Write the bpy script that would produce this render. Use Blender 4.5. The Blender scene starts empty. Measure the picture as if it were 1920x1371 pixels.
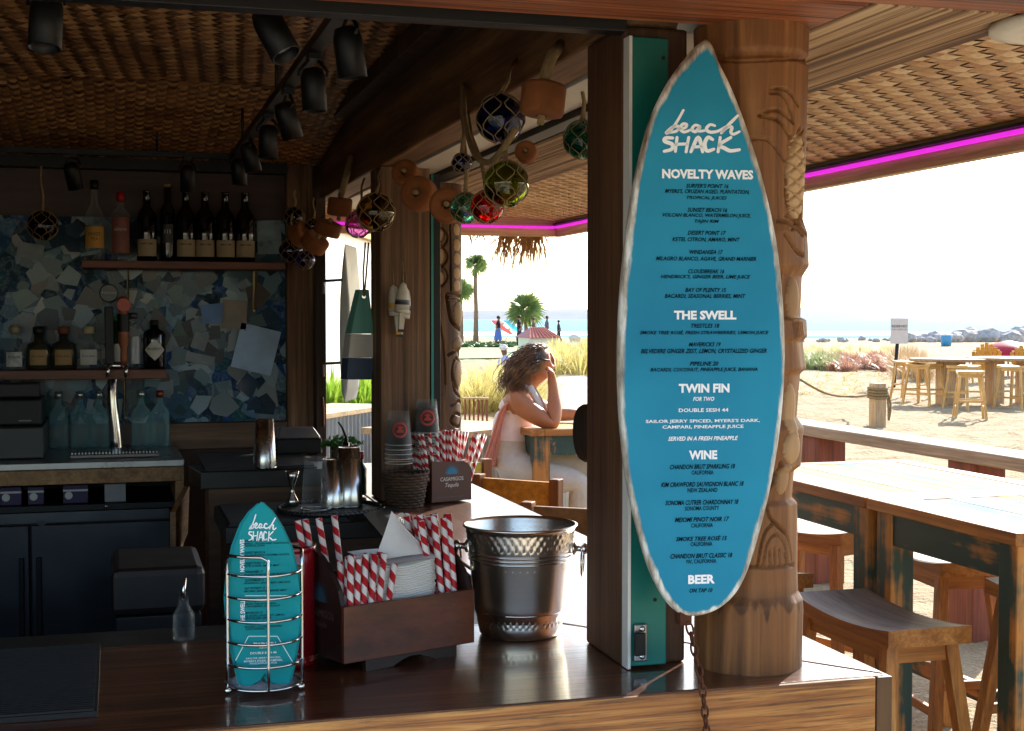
import bpy, bmesh, math, random
import numpy as np
from mathutils import Vector, Matrix, noise as mnoise
HAZE_ON = True
random.seed(7); rng = np.random.default_rng(7)
R = math.radians
S = bpy.context.scene
COL = S.collection
# ------------------------------------------------------------------ camera
F = 2600.0; YAW = R(16); PITCH = math.atan(87.5 / F); CAM = Vector((0, 0, 1.68))
cd = bpy.data.cameras.new('camera'); cam = bpy.data.objects.new('camera', cd); COL.objects.link(cam)
cd.sensor_width = 36; cd.lens = F / 1920 * 36; cd.clip_start = .05; cd.clip_end = 60000
cam.location = CAM; cam.rotation_euler = (R(90) - PITCH, 0, -YAW)
S.camera = cam
# ------------------------------------------------------------------ sky, sun, exposure
SUN_AZ, SUN_EL = R(45), R(28)          # azimuth from +Y towards +X
w = bpy.data.worlds.new('World'); S.world = w; w.use_nodes = True
nt = w.node_tree; bg = nt.nodes['Background']
sky = nt.nodes.new('ShaderNodeTexSky'); sky.sky_type = 'NISHITA'; sky.sun_disc = False
sky.sun_elevation = SUN_EL; sky.sun_rotation = SUN_AZ; sky.dust_density = 1.0; sky.air_density = 1.0; sky.ozone_density = 1.0
nt.links.new(sky.outputs[0], bg.inputs[0]); bg.inputs[1].default_value = .15
sd = bpy.data.lights.new('sun', 'SUN'); sun = bpy.data.objects.new('sun', sd); COL.objects.link(sun)
sd.energy = 3.9; sd.angle = R(.6); sd.color = (1, .94, .84)
sdir = Vector((math.sin(SUN_AZ) * math.cos(SUN_EL), math.cos(SUN_AZ) * math.cos(SUN_EL), math.sin(SUN_EL)))
sun.rotation_euler = (-sdir).to_track_quat('-Z', 'Y').to_euler(); sun.location = (6, 6, 8)
S.view_settings.view_transform = 'Standard'; S.view_settings.look = 'None'
S.view_settings.exposure = 1.45; S.view_settings.gamma = 1.0
S.render.engine = 'CYCLES'
S.cycles.max_bounces = 10; S.cycles.diffuse_bounces = 5; S.cycles.glossy_bounces = 4
S.cycles.transmission_bounces = 8; S.cycles.transparent_max_bounces = 12
S.cycles.use_denoising = True; S.cycles.caustics_reflective = False; S.cycles.caustics_refractive = False
S.cycles.sample_clamp_indirect = 6
# ------------------------------------------------------------------ pixel of the photograph -> point
_fw = Vector((math.sin(YAW) * math.cos(PITCH), math.cos(YAW) * math.cos(PITCH), -math.sin(PITCH)))
_rt = Vector((math.cos(YAW), -math.sin(YAW), 0)); _up = _rt.cross(_fw)
def ray(x, y): return _fw + _rt * ((x - 960) / F) - _up * ((y - 685.5) / F)
def Zp(x, y, z): d = ray(x, y); return CAM + d * ((z - CAM.z) / d.z)
def Yp(x, y, v): d = ray(x, y); return CAM + d * (v / d.y)
def Xp(x, y, v): d = ray(x, y); return CAM + d * (v / d.x)
def Dp(x, y, t): return CAM + ray(x, y) * t
def planep(x, y, o, n): d = ray(x, y); return CAM + d * ((o - CAM).dot(n) / d.dot(n))
# ------------------------------------------------------------------ mesh helpers
def V(*a): return Vector(a)
class MB:
    def __init__(s): s.v = []; s.f = []; s.m = []; s.mi = 0; s.sm = False; s.fs = []
    def add(s, vs, fs):
        b = len(s.v); s.v += [tuple(q) for q in vs]
        for f in fs: s.f.append(tuple(b + i for i in f)); s.m.append(s.mi); s.fs.append(s.sm)
        return s
    def box(s, lo, hi, M=None):
        (a, b, c), (d, e, g) = lo, hi
        vs = [(a,b,c),(d,b,c),(d,e,c),(a,e,c),(a,b,g),(d,b,g),(d,e,g),(a,e,g)]
        if M is not None: vs = [M @ Vector(q) for q in vs]
        return s.add(vs, [(0,3,2,1),(4,5,6,7),(0,1,5,4),(1,2,6,5),(2,3,7,6),(3,0,4,7)])
    def beam(s, p, q, wx, wy, up=(0,0,1), taper=1.0):
        p, q = Vector(p), Vector(q); d = (q - p).normalized(); u = Vector(up)
        if abs(d.dot(u)) > .98: u = Vector((1, 0, 0))
        a = d.cross(u).normalized(); b = a.cross(d)
        vs = [];
        for c, k in ((p, 1), (q, taper)):
            for i, j in ((-1,-1),(1,-1),(1,1),(-1,1)): vs.append(c + a * (i * wx / 2 * k) + b * (j * wy / 2 * k))
        return s.add(vs, [(0,1,2,3),(7,6,5,4),(0,4,5,1),(1,5,6,2),(2,6,7,3),(3,7,4,0)])
    def tube(s, pts, r, n=8, closed=False, cap=True):
        pts = [Vector(p) for p in pts]; m = len(pts)
        rs = r if isinstance(r, (list, tuple)) else [r] * m
        t0 = (pts[1] - pts[0]).normalized(); a = t0.orthogonal().normalized()
        vs = []
        for i, p in enumerate(pts):
            if closed: t = (pts[(i+1) % m] - pts[i-1])
            else: t = pts[min(i+1, m-1)] - pts[max(i-1, 0)]
            t = t.normalized() if t.length > 1e-9 else t0
            a = a - t * a.dot(t)
            a = a.normalized() if a.length > 1e-6 else t.orthogonal().normalized()
            b = t.cross(a)
            for k in range(n):
                g = 2 * math.pi * k / n; vs.append(p + (a * math.cos(g) + b * math.sin(g)) * rs[i])
        fs = []
        for i in range(m if closed else m - 1):
            j = (i + 1) % m
            for k in range(n): fs.append((i*n+k, i*n+(k+1) % n, j*n+(k+1) % n, j*n+k))
        if cap and not closed: fs += [tuple(range(n))[::-1], tuple((m-1)*n + k for k in range(n))]
        sm = s.sm; s.sm = True; s.add(vs, fs); s.sm = sm; return s
    def lathe(s, prof, c=(0,0,0), n=24, M=None, capb=True, capt=True):
        vs = []; c = Vector(c)
        for r, z in prof:
            for k in range(n):
                g = 2 * math.pi * k / n; q = Vector((r * math.cos(g), r * math.sin(g), z))
                vs.append((M @ q if M is not None else q) + c)
        fs = []
        for i in range(len(prof) - 1):
            for k in range(n): fs.append((i*n+k, i*n+(k+1) % n, (i+1)*n+(k+1) % n, (i+1)*n+k))
        sm = s.sm; s.sm = True; s.add(vs, fs); s.sm = sm
        b = len(s.v) - len(vs)
        if capb: s.f.append(tuple(b + k for k in range(n))[::-1]); s.m.append(s.mi); s.fs.append(False)
        if capt: s.f.append(tuple(b + (len(prof)-1)*n + k for k in range(n))); s.m.append(s.mi); s.fs.append(False)
        return s
    def sphere(s, c, r, n=20, m=12, sc=(1,1,1)):
        prof = [(max(1e-4, r * math.sin(math.pi * i / m)), -r * math.cos(math.pi * i / m)) for i in range(m + 1)]
        return s.lathe(prof, c, n, Matrix.Diagonal((*sc, 1)), False, False)
    def prism(s, pts, d):
        d = Vector(d); pts = [Vector(p) for p in pts]; n = len(pts)
        return s.add(pts + [p + d for p in pts], [tuple(range(n))[::-1], tuple(range(n, 2*n))] + [(i, (i+1) % n, n+(i+1) % n, n+i) for i in range(n)])
    def build(s, name, mat, parent=None, world=True, bevel=0, attr=None, subdiv=0):
        me = bpy.data.meshes.new(name)
        off = parent_world(parent) if (parent is not None and world) else Vector((0, 0, 0))
        me.from_pydata([(a - off.x, b - off.y, c - off.z) for a, b, c in s.v], [], s.f)
        mats = mat if isinstance(mat, (list, tuple)) else [mat]
        for mm in mats: me.materials.append(mm)
        if len(mats) > 1: me.polygons.foreach_set('material_index', s.m)
        me.polygons.foreach_set('use_smooth', s.fs)
        if attr:
            for an, av in attr.items():
                at = me.attributes.new(an, 'FLOAT', 'POINT'); at.data.foreach_set('value', np.asarray(av, dtype=np.float32))
        me.update()
        o = bpy.data.objects.new(name, me); COL.objects.link(o)
        if parent is not None: o.parent = parent
        if bevel:
            md = o.modifiers.new('bevel', 'BEVEL'); md.width = bevel; md.segments = 2; md.limit_method = 'ANGLE'; md.angle_limit = R(40)
        if subdiv:
            md = o.modifiers.new('sub', 'SUBSURF'); md.levels = md.render_levels = subdiv
        return o
def parent_world(o):
    p = Vector((0, 0, 0))
    while o is not None: p = p + o.location; o = o.parent
    return p
def tag(o, label=None, cat=None, group=None, kind=None):
    if label: o['label'] = label
    if cat: o['category'] = cat
    if group: o['group'] = group
    if kind: o['kind'] = kind
    return o
def thing(name, label, cat, loc=(0,0,0), rotz=0, group=None):
    o = bpy.data.objects.new(name, None); COL.objects.link(o); o.empty_display_size = .1
    o.location = loc; o.rotation_euler = (0, 0, rotz); return tag(o, label, cat, group)
def kids(o): return [c for c in bpy.data.objects if c.parent == o]
def dup(root, loc, rotz=0, label=None, group=None, scale=None, parent=None):
    r = root.copy(); COL.objects.link(r); r.location = loc; r.rotation_euler = (0, 0, rotz); r.parent = parent
    if label: r['label'] = label
    if group: r['group'] = group
    if scale: r.scale = (scale,) * 3
    for ch in kids(root):
        c = ch.copy(); COL.objects.link(c); c.parent = r
        for g in kids(ch):
            d = g.copy(); COL.objects.link(d); d.parent = c
    return r
def bx(name, lo, hi, mat, parent=None, bevel=0, world=True): return MB().box(lo, hi).build(name, mat, parent, world, bevel)
def catmull(pts, n, closed=True):
    out = []; m = len(pts); P = [Vector(p) for p in pts]
    for i in range(m if closed else m - 1):
        p0, p1, p2, p3 = (P[(i-1) % m], P[i], P[(i+1) % m], P[(i+2) % m]) if closed else (P[max(i-1,0)], P[i], P[i+1], P[min(i+2,m-1)])
        for k in range(n):
            t = k / n
            out.append(.5 * ((2*p1) + (p2-p0)*t + (2*p0-5*p1+4*p2-p3)*t*t + (3*p1-p0-3*p2+p3)*t**3))
    if not closed: out.append(P[-1])
    return out
# ------------------------------------------------------------------ materials
def lin(c):
    if isinstance(c, str): c = [int(c[i:i+2], 16) / 255 for i in (0, 2, 4)]
    return tuple((q / 12.92 if q <= .04045 else ((q + .055) / 1.055) ** 2.4) for q in c)
MATS = {}
class NT:
    def __init__(s, name):
        s.mat = bpy.data.materials.new(name); s.mat.use_nodes = True; s.t = s.mat.node_tree
        s.b = s.t.nodes['Principled BSDF']; s.tc = None
    def n(s, typ, **kw):
        nd = s.t.nodes.new('ShaderNode' + typ)
        for k, v in kw.items():
            if k.startswith('_'): setattr(nd, k[1:], v)
        for k, v in kw.items():
            if not k.startswith('_'): nd.inputs[k.replace('__', ' ')].default_value = v
        return nd
    def l(s, a, b): s.t.links.new(a, b)
    def co(s, scale=(1,1,1), rnd=True, rot=(0,0,0)):
        if s.tc is None: s.tc = s.n('TexCoord')
        mp = s.n('Mapping'); mp.inputs['Scale'].default_value = scale; mp.inputs['Rotation'].default_value = rot
        if rnd:
            oi = s.n('ObjectInfo'); ad = s.n('VectorMath', _operation='MULTIPLY_ADD')
            cb = s.n('CombineXYZ')
            for i in range(3): s.l(oi.outputs['Random'], cb.inputs[i])
            s.l(cb.outputs[0], ad.inputs[0]); ad.inputs[1].default_value = (13, 7, 17); s.l(s.tc.outputs['Object'], ad.inputs[2])
            s.l(ad.outputs[0], mp.inputs[0])
        else: s.l(s.tc.outputs['Object'], mp.inputs[0])
        return mp.outputs[0]
    def noise(s, co, scale, detail=4, rough=.55, dist=0):
        nd = s.n('TexNoise', Scale=scale, Detail=detail, Roughness=rough, Distortion=dist); s.l(co, nd.inputs['Vector']); return nd.outputs['Fac']
    def ramp(s, fac, stops):
        r = s.n('ValToRGB'); e = r.color_ramp.elements
        while len(e) < len(stops): e.new(.5)
        for q, (p, c) in zip(e, stops): q.position = p; q.color = (*lin(c), 1) if not isinstance(c, float) else (c, c, c, 1)
        s.l(fac, r.inputs[0]); return r.outputs[0]
    def mix(s, fac, a, b, mode='MIX'):
        m = s.n('Mix', _data_type='RGBA', _blend_type=mode)
        for i, q in ((0, fac), (6, a), (7, b)):
            if hasattr(q, 'links'): s.l(q, m.inputs[i])
            elif i == 0: m.inputs[0].default_value = q
            else: m.inputs[i].default_value = (*lin(q), 1)
        return m.outputs[2]
    def bump(s, h, strength=.3, dist=.01, prev=None):
        b = s.n('Bump', Strength=strength, Distance=dist); s.l(h, b.inputs['Height'])
        if prev: s.l(prev, b.inputs['Normal'])
        s.l(b.outputs[0], s.b.inputs['Normal']); return b.outputs[0]
    def col(s, c):
        if hasattr(c, 'links'): s.l(c, s.b.inputs['Base Color'])
        else: s.b.inputs['Base Color'].default_value = (*lin(c), 1)
    def set(s, **kw):
        for k, v in kw.items():
            k = k.replace('_', ' ').replace('  ', '_'); s.b.inputs[k].default_value = v
        return s
def mat(name, c, rough=.6, metal=0., var=.12, vs=12., bump=0., bs=60., bd=.003, **kw):
    """plain surface with slight colour variation and fine relief"""
    if name in MATS: return MATS[name]
    t = NT(name); t.set(Roughness=rough, Metallic=metal, **kw)
    if var:
        f = t.noise(t.co(), vs, 5, .6)
        c0 = lin(c)
        k = t.n('MapRange'); k.inputs[1].default_value = .3; k.inputs[2].default_value = .7
        k.inputs[3].default_value = 1 - var; k.inputs[4].default_value = 1 + var; t.l(f, k.inputs[0])
        m = t.n('VectorMath', _operation='SCALE'); m.inputs[0].default_value = c0; t.l(k.outputs[0], m.inputs['Scale'])
        t.l(m.outputs[0], t.b.inputs['Base Color'])
        rr = t.n('MapRange'); rr.inputs[3].default_value = max(0, rough - .1); rr.inputs[4].default_value = min(1, rough + .1); t.l(f, rr.inputs[0]); t.l(rr.outputs[0], t.b.inputs['Roughness'])
    else: t.col(c)
    if bump: t.bump(t.noise(t.co(), bs, 6, .65), bump, bd)
    MATS[name] = t.mat; return t.mat
def wood(name, cs, axis='x', grain=22., rough=.55, bump=.5, along=.6, coat=0., knots=True, bd=.004, cross=1.0):
    """cs: dark, mid, light; grain runs along axis"""
    if name in MATS: return MATS[name]
    t = NT(name); t.set(Roughness=rough)
    if coat: t.set(Coat_Weight=coat, Coat_Roughness=.12)
    sc = {'x': (along, grain, grain), 'y': (grain, along, grain), 'z': (grain, grain, along)}[axis]
    co = t.co(sc)
    wv = t.noise(co, 1.0, 6, .62, .6)
    co2 = t.co(tuple(q * 4.5 for q in sc)); fine = t.noise(co2, 1.0, 4, .7)
    col = t.ramp(wv, [(.25, cs[0]), (.5, cs[1]), (.75, cs[2])])
    big = t.noise(t.co((1,1,1)), 3.0 * cross, 3, .5)
    col = t.mix(t.ramp(big, [(.35, 0.0), (.7, .75)]), col, t.ramp(fine, [(.3, cs[0]), (.7, cs[1])]))
    st = t.ramp(fine, [(.35, .72), (.6, 1.0)])
    col = t.mix(1.0, col, st, 'MULTIPLY'); t.col(col)
    if bump: t.bump(fine, bump * .5, bd * .5, t.bump(wv, bump, bd))
    rr = t.n('MapRange'); rr.inputs[3].default_value = rough + .15; rr.inputs[4].default_value = max(.05, rough - .15); t.l(wv, rr.inputs[0]); t.l(rr.outputs[0], t.b.inputs['Roughness'])
    MATS[name] = t.mat; return t.mat
def distress(name, top, under, axis='x', rough=.5, amt=.5, grain=16):
    """paint worn through to wood"""
    if name in MATS: return MATS[name]
    t = NT(name); t.set(Roughness=rough)
    sc = {'x': (.8, grain, grain), 'y': (grain, .8, grain), 'z': (grain, grain, .8)}[axis]
    a = t.noise(t.co(sc), 1.0, 5, .65, .3); b = t.noise(t.co((4, 4, 4)), 1.0, 4, .6)
    m = t.n('Math', _operation='ADD'); t.l(a, m.inputs[0]); t.l(b, m.inputs[1])
    h = t.n('Math', _operation='MULTIPLY'); t.l(m.outputs[0], h.inputs[0]); h.inputs[1].default_value = .5
    f = t.ramp(h.outputs[0], [(amt - .03, 0.0), (amt + .05, 1.0)])
    wd = t.ramp(a, [(.3, under[0]), (.7, under[1])]); pt = t.ramp(a, [(.3, top[0]), (.7, top[1])])
    t.col(t.mix(f, pt, wd)); t.bump(a, .4, .003)
    MATS[name] = t.mat; return t.mat
def glass(name, c, rough=.02, ior=1.45, thin=False):
    if name in MATS: return MATS[name]
    t = NT(name); t.set(Roughness=rough, Transmission_Weight=1.0, IOR=ior); t.col(c); MATS[name] = t.mat; return t.mat
def clear(name, c, alpha=.3, rough=.05, edge=.25):
    """thin clear glass or plastic: mostly see-through with a glossy skin"""
    if name in MATS: return MATS[name]
    t = NT(name); t.col(c); t.set(Roughness=rough); tr = t.n('BsdfTransparent'); lw = t.n('LayerWeight', Blend=.35)
    mr = t.n('MapRange'); mr.inputs[3].default_value = alpha; mr.inputs[4].default_value = min(1, alpha + edge); t.l(lw.outputs['Facing'], mr.inputs[0])
    ms = t.n('MixShader'); t.l(mr.outputs[0], ms.inputs[0]); t.l(tr.outputs[0], ms.inputs[1]); t.l(t.b.outputs[0], ms.inputs[2]); t.l(ms.outputs[0], t.t.nodes['Material Output'].inputs[0]); MATS[name] = t.mat; return t.mat
def emit(name, c, k):
    if name in MATS: return MATS[name]
    t = NT(name); t.col(c); t.b.inputs['Emission Color'].default_value = (*lin(c), 1); t.set(Emission_Strength=k); MATS[name] = t.mat; return t.mat
def leafmat(name, c1, c2, sub=.25):
    if name in MATS: return MATS[name]
    t = NT(name); t.set(Roughness=.5)
    f = t.noise(t.co((1,1,1)), 5.0, 4, .7)
    c = t.ramp(f, [(.3, c1), (.7, c2)]); t.col(c)
    tr = t.n('BsdfTranslucent'); t.l(c, tr.inputs[0]); ms = t.n('MixShader'); ms.inputs[0].default_value = sub
    out = t.t.nodes['Material Output']; t.l(t.b.outputs[0], ms.inputs[1]); t.l(tr.outputs[0], ms.inputs[2]); t.l(ms.outputs[0], out.inputs[0])
    MATS[name] = t.mat; return t.mat
# ------------------------------------------------------------------ lettering
def text2d(s, shear=0., bold=0., space=1.0):
    cu = bpy.data.curves.new('t', 'FONT'); cu.body = s; cu.shear = shear; cu.offset = bold; cu.resolution_u = 2; cu.space_character = space
    o = bpy.data.objects.new('t', cu); COL.objects.link(o); dg = bpy.context.evaluated_depsgraph_get()
    me = bpy.data.meshes.new_from_object(o.evaluated_get(dg))
    vs = np.array([v.co[:2] for v in me.vertices]); fs = [tuple(p.vertices) for p in me.polygons]
    bpy.data.objects.remove(o); bpy.data.curves.remove(cu); bpy.data.meshes.remove(me)
    lo, hi = vs.min(0), vs.max(0); vs = (vs - (lo + hi) / 2); return vs, fs, (hi - lo)
def letter(s, c, rx, ry, width, mt, parent, height=None, shear=0., bold=0., space=1.0, name='lettering', curve=None):
    """text centred at c, running along unit rx with unit ry up, of the given width (and height)"""
    vs, fs, sz = text2d(s, shear, bold, space); kx = width / sz[0]; ky = (height / sz[1]) if height else kx
    c = Vector(c); b = MB()
    pts = [c + rx * (a * kx) + ry * (q * ky) for a, q in vs] if curve is None else [curve(a * kx, q * ky) for a, q in vs]
    b.add(pts, fs); return b.build(name, mt, parent)
def ribbon(b, pts, w, f):
    """flat brush stroke; pts in 2D, f maps 2D to 3D"""
    P = [Vector((p[0], p[1], 0)) for p in pts]; P = catmull(P, 6, False) if len(P) > 2 else P
    L = []; n = len(P)
    for i, p in enumerate(P):
        t = (P[min(i+1, n-1)] - P[max(i-1, 0)]).normalized(); q = Vector((-t.y, t.x, 0))
        k = w / 2 * (.75 + .25 * math.sin(math.pi * i / max(1, n-1)))
        L.append((p + q * k, p - q * k))
    vs = [f(a.x, a.y) for q in L for a in q]
    fs = [(2*i, 2*i+1, 2*i+3, 2*i+2) for i in range(n-1)]
    for end, sg in ((0, -1), (n-1, 1)):
        t = (P[min(end+1, n-1)] - P[max(end-1, 0)]).normalized() * sg; base = len(vs); c = P[end]; k = w / 2 * .75
        a0 = math.atan2(t.y, t.x); vs.append(f(c.x, c.y))
        for j in range(7):
            g = a0 - math.pi/2 + math.pi * j / 6; vs.append(f(c.x + k * math.cos(g), c.y + k * math.sin(g)))
        fs += [(base, base+1+j, base+2+j) for j in range(6)]
    b.add(vs, fs)
# brush-lettered logo, traced in photograph pixels of the large board
LOGO_TOP = [[(1281,207),(1268,230),(1255,247),(1249,249),(1262,238),(1272,238),(1268,246),(1255,249)],
            [(1270,243),(1284,240),(1287,234),(1280,233),(1275,241),(1282,248),(1296,243)],
            [(1312,237),(1303,235),(1297,243),(1304,247),(1312,238),(1310,246),(1322,245)],
            [(1340,236),(1331,234),(1324,242),(1331,248),(1346,246),(1360,238)],
            [(1383,217),(1366,234),(1352,250)],[(1354,247),(1364,239),(1372,239),(1370,248),(1375,252),(1386,247)]]
LOGO_LOW = [[(1261,259),(1248,259),(1246,265),(1260,271),(1259,280),(1245,284)], [(1269,258),(1266,284)], [(1291,258),(1286,285)], [(1267,271),(1288,270)],
            [(1295,285),(1309,258),(1317,285)], [(1300,276),(1315,275)], [(1336,262),(1327,258),(1321,270),(1325,283),(1338,280)],
            [(1350,258),(1346,285)], [(1370,258),(1348,272),(1358,278),(1369,283),(1386,281)]]
# ================================================================== materials used widely
W_HEAD = wood('stained header wood', ('3a170b', '6b3119', '94542f'), 'x', 20, .32, .5, coat=.25)
W_BEAM = wood('dark beam wood', ('3a2413', '74502f', 'a87a4c'), 'y', 16, .7, .9)
def oak(name, dark, mid, light, sc, rough, coat, rot=(0, 0, 0), dark_amt=.45):
    t = NT(name); g = t.noise(t.co(sc, True, rot), 1.0, 6, .62, 1.2); f = t.noise(t.co(tuple(q * 4.2 for q in sc), True, rot), 1.0, 5, .7, .3); p = t.noise(t.co((2.5, 5, 5)), 1.0, 3, .5)
    c = t.mix(t.ramp(p, [(.35, 0.0), (.7, .8)]), t.ramp(g, [(.3, dark), (.45, mid), (.62, light), (.8, mid)]), t.ramp(g, [(.35, dark), (.6, mid)]))
    t.col(t.mix(1., c, t.ramp(f, [(.36, dark_amt), (.5, 1.0)]), 'MULTIPLY')); t.set(Roughness=rough, Coat_Weight=coat, Coat_Roughness=.1); t.bump(f, .3, .002, t.bump(g, .3, .003)); MATS[name] = t.mat; return t.mat
W_APRON = oak('bar apron oak', '4a230c', 'a8692f', 'd8a35c', (1.3, 40, 40), .5, .12, (0, R(9), 0), .3)
W_HEAD = oak('stained header wood', '2a0f06', '84401f', 'bf7340', (.9, 46, 46), .6, .0, (0, 0, 0), .35)
W_TOP = oak('varnished bar top', '1c0c06', '5a2f1a', '84522f', (1.0, 40, 40), .28, .7)
W_POST = wood('weathered post wood', ('2c1a0b', '75543a', 'ad8c66'), 'z', 24, .7, .9)
W_POSTD = wood('dark jamb wood', ('2a1c12', '3f2b1b', '5a402a'), 'z', 24, .65, .7)
t = NT('sunbleached soffit plank'); co_p = t.co((46, .5, 46)); g_ = t.noise(co_p, 1.0, 5, .6, .35); g2_ = t.noise(t.co((130, 1.6, 130)), 1.0, 4, .7); g3_ = t.noise(t.co((3, 1, 3)), 1.0, 3, .5)
c = t.mix(t.ramp(g3_, [(.35, 0.0), (.7, 1.0)]), t.ramp(g_, [(.3, '3a2413'), (.43, '8d6a48'), (.55, 'c3a37c'), (.75, 'd8bd98')]), t.ramp(g_, [(.36, '2e1c10'), (.46, '6e4c30'), (.62, 'ad8a63')]))
t.col(t.mix(1., c, t.ramp(g2_, [(.32, .45), (.5, 1.0)]), 'MULTIPLY')); t.set(Roughness=.75); t.bump(g2_, .5, .004, t.bump(g_, 1.0, .01)); W_PLANK = MATS['sunbleached soffit plank'] = t.mat
W_TAN = wood('tan trim wood', ('6a4a2c', '9c7449', 'bf9763'), 'y', 20, .6, .5)
W_TOPY = wood('varnished side bar top', ('3a2113', '6b4226', '8d6240'), 'y', 9, .4, .25, .5, coat=.7, bd=.002)
W_SHELF = wood('red brown shelf wood', ('3a1c0e', '66351c', '84492a'), 'x', 18, .5, .4)
W_PANEL = wood('dark red wall panel', ('220f09', '3a1a10', '4d2718'), 'x', 6, .5, .3)
W_FLOOR = wood('interior floor', ('17110c', '241b14', '31261c'), 'y', 8, .6, .3)
BLACK = mat('matt black metal', '08080a', .5, 0, 0, Specular_IOR_Level=.35)
BLACKP = mat('black rubber', '0a0a0b', .6, 0, .15, bump=.3)
WHITE = mat('white painted frame', 'd8d6cf', .5, 0, .06)
TEAL = mat('teal painted steel', '0c6f66', .32, .2, .18, 5, bump=.15, bs=25)
CHROME = mat('polished steel', 'c9c9c9', .08, 1.0, .04)
STEEL = mat('brushed steel', '9c9ea2', .3, 1.0, .08)
ROPE = mat('old rope', '8a7350', .9, 0, .25, 60, bump=.8, bs=220)
def weave(name, o, ux, uy, w, h, cell, rot, mt, parent, nrm=-1, lift=.006, tw=0, sk=.0):
    o, ux, uy = Vector(o), Vector(ux), Vector(uy); nz = ux.cross(uy).normalized() * nrm
    b = MB(); tone = []; c, s = math.cos(rot), math.sin(rot); n = int((w + h) / cell) + 2
    for i in range(-n, n):
        for j in range(-n, n):
            a, q = (i + .5) * cell, (j + .5) * cell
            x, y = c * a - s * q, s * a + c * q
            if not (0 <= x <= w and 0 <= y <= h): continue
            over = ((i + j) % 2 == 0) if not tw else ((i + tw * j) % 4 < 2)
            da, dq = (.6, .485) if over else (.485, .6)
            l = lift * (.8 + .5 * random.random()); tl = random.uniform(-.0008, .0008)
            vs = []; arch = ((-1, 0.), (-.45, .8), (0, 1), (.45, .8), (1, 0.))
            for k, hgt in arch:
                for m in (-1, 1):
                    A, Q = (k * da, m * dq) if over else (m * da, k * dq)
                    A, Q = a + A * cell, q + Q * cell
                    X, Y = c * A - s * Q, s * A + c * Q
                    X = min(max(X, 0), w); Y = min(max(Y, 0), h)
                    vs.append(o + ux * X + uy * Y + nz * (l * hgt + tl * m))
            b.add(vs, [(2*k, 2*k+1, 2*k+3, 2*k+2) for k in range(4)])
            t = min(1, max(0, random.random() * .4 + (.55 if over else .08) + .3 * mnoise.noise((x * 2.2, y * 2.2, 3)) - (.25 if random.random() < .04 else 0))); tone += [t] * 10  # over strips lighter, under strips darker: weave shading put into the tone
    bk = [o + ux * p_ + uy * q_ - nz * (lift * .6) for p_, q_ in ((0, 0), (w, 0), (w, h), (0, h))]; b.add(bk, [(0, 1, 2, 3)]); tone += [.3] * 4
    ob = b.build(name, mt, parent, attr={'tone': tone}); ob['kind'] = 'stuff'; return ob
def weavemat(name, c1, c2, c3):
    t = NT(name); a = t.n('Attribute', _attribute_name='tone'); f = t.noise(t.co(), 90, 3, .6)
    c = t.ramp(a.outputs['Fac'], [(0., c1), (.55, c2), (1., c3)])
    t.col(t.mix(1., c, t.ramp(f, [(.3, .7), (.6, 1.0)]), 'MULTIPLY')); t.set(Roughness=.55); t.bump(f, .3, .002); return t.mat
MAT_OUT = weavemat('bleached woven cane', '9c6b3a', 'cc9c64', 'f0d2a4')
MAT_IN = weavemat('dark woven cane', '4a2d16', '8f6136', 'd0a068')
# ================================================================== ground, sea, far land
def graded(a, b, step, ends):
    v = list(np.arange(a, b, step)); lo, hi = [], []; k = step
    x = a
    while x > ends[0]: k *= 1.35; x -= k; lo.append(x)
    k = step; x = v[-1]
    while x < ends[1]: k *= 1.35; x += k; hi.append(x)
    return np.array(lo[::-1] + v + hi)
gx = graded(-3, 24, .16, (-30000, 30000)); gy = graded(2.6, 34, .16, (-2000, 40000))
def shore(x, y):          # metres inland of the waterline (waterline faces the camera)
    d = x * math.sin(YAW) + y * math.cos(YAW); s_ = x * math.cos(YAW) - y * math.sin(YAW)
    return 150 + .08 * s_ - d
verts = []
for y in gy:
    for x in gx:
        n = mnoise.noise((x * 1.3, y * 1.3, 0)) * .04 + mnoise.noise((x * 4.2, y * 4.2, 3)) * .03 + abs(mnoise.noise((x * 2.6, y * 2.6, 9))) * .07
        far = 1 if (2 < x < 40 and 3 < y < 60) else .3
        if x < 1.3 and y < 7: n = -.03; far = 1
        sh = shore(x, y); z = n * far - .02
        if sh < 12: z -= min(6, (12 - sh) * .06)
        verts.append((x, y, z))
nx = len(gx); fs = [(j*nx+i, j*nx+i+1, (j+1)*nx+i+1, (j+1)*nx+i) for j in range(len(gy)-1) for i in range(nx-1)]
t = NT('pale beach sand'); f1 = t.noise(t.co((1,1,1), False), 1.6, 6, .6); f2 = t.noise(t.co((1,1,1), False), 40, 4, .7)
c = t.ramp(f1, [(.3, '93784f'), (.5, 'ad946c'), (.7, 'c2ac85')]); t.col(t.mix(.35, c, t.ramp(f2, [(.3, '8f7b5c'), (.7, 'd2c4a8')])))
t.set(Roughness=.95); t.bump(f2, .6, .012, t.bump(t.noise(t.co((1,1,1), False), 5, 6, .65), 1.0, .09)); SAND = t.mat
tag(bx('patio', (-6, -6, -.1), (1.9, 2.19, .02), mat('pale patio concrete', 'cbbfa8', .8, 0, .1, 3, bump=.3, bs=40)), 'pale concrete patio in front of the bar', 'patio', kind='structure')  # unseen pale slab, added to bounce light onto the bar front
b = MB(); b.sm = True; b.add(verts, fs); o = b.build('ground', SAND); tag(o, 'pale dry beach sand with footprints', 'sand', kind='structure')
t = NT('pacific water'); t.col('86bcd2'); t.set(Roughness=.8, IOR=1.33, Specular_IOR_Level=.04)
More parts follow.
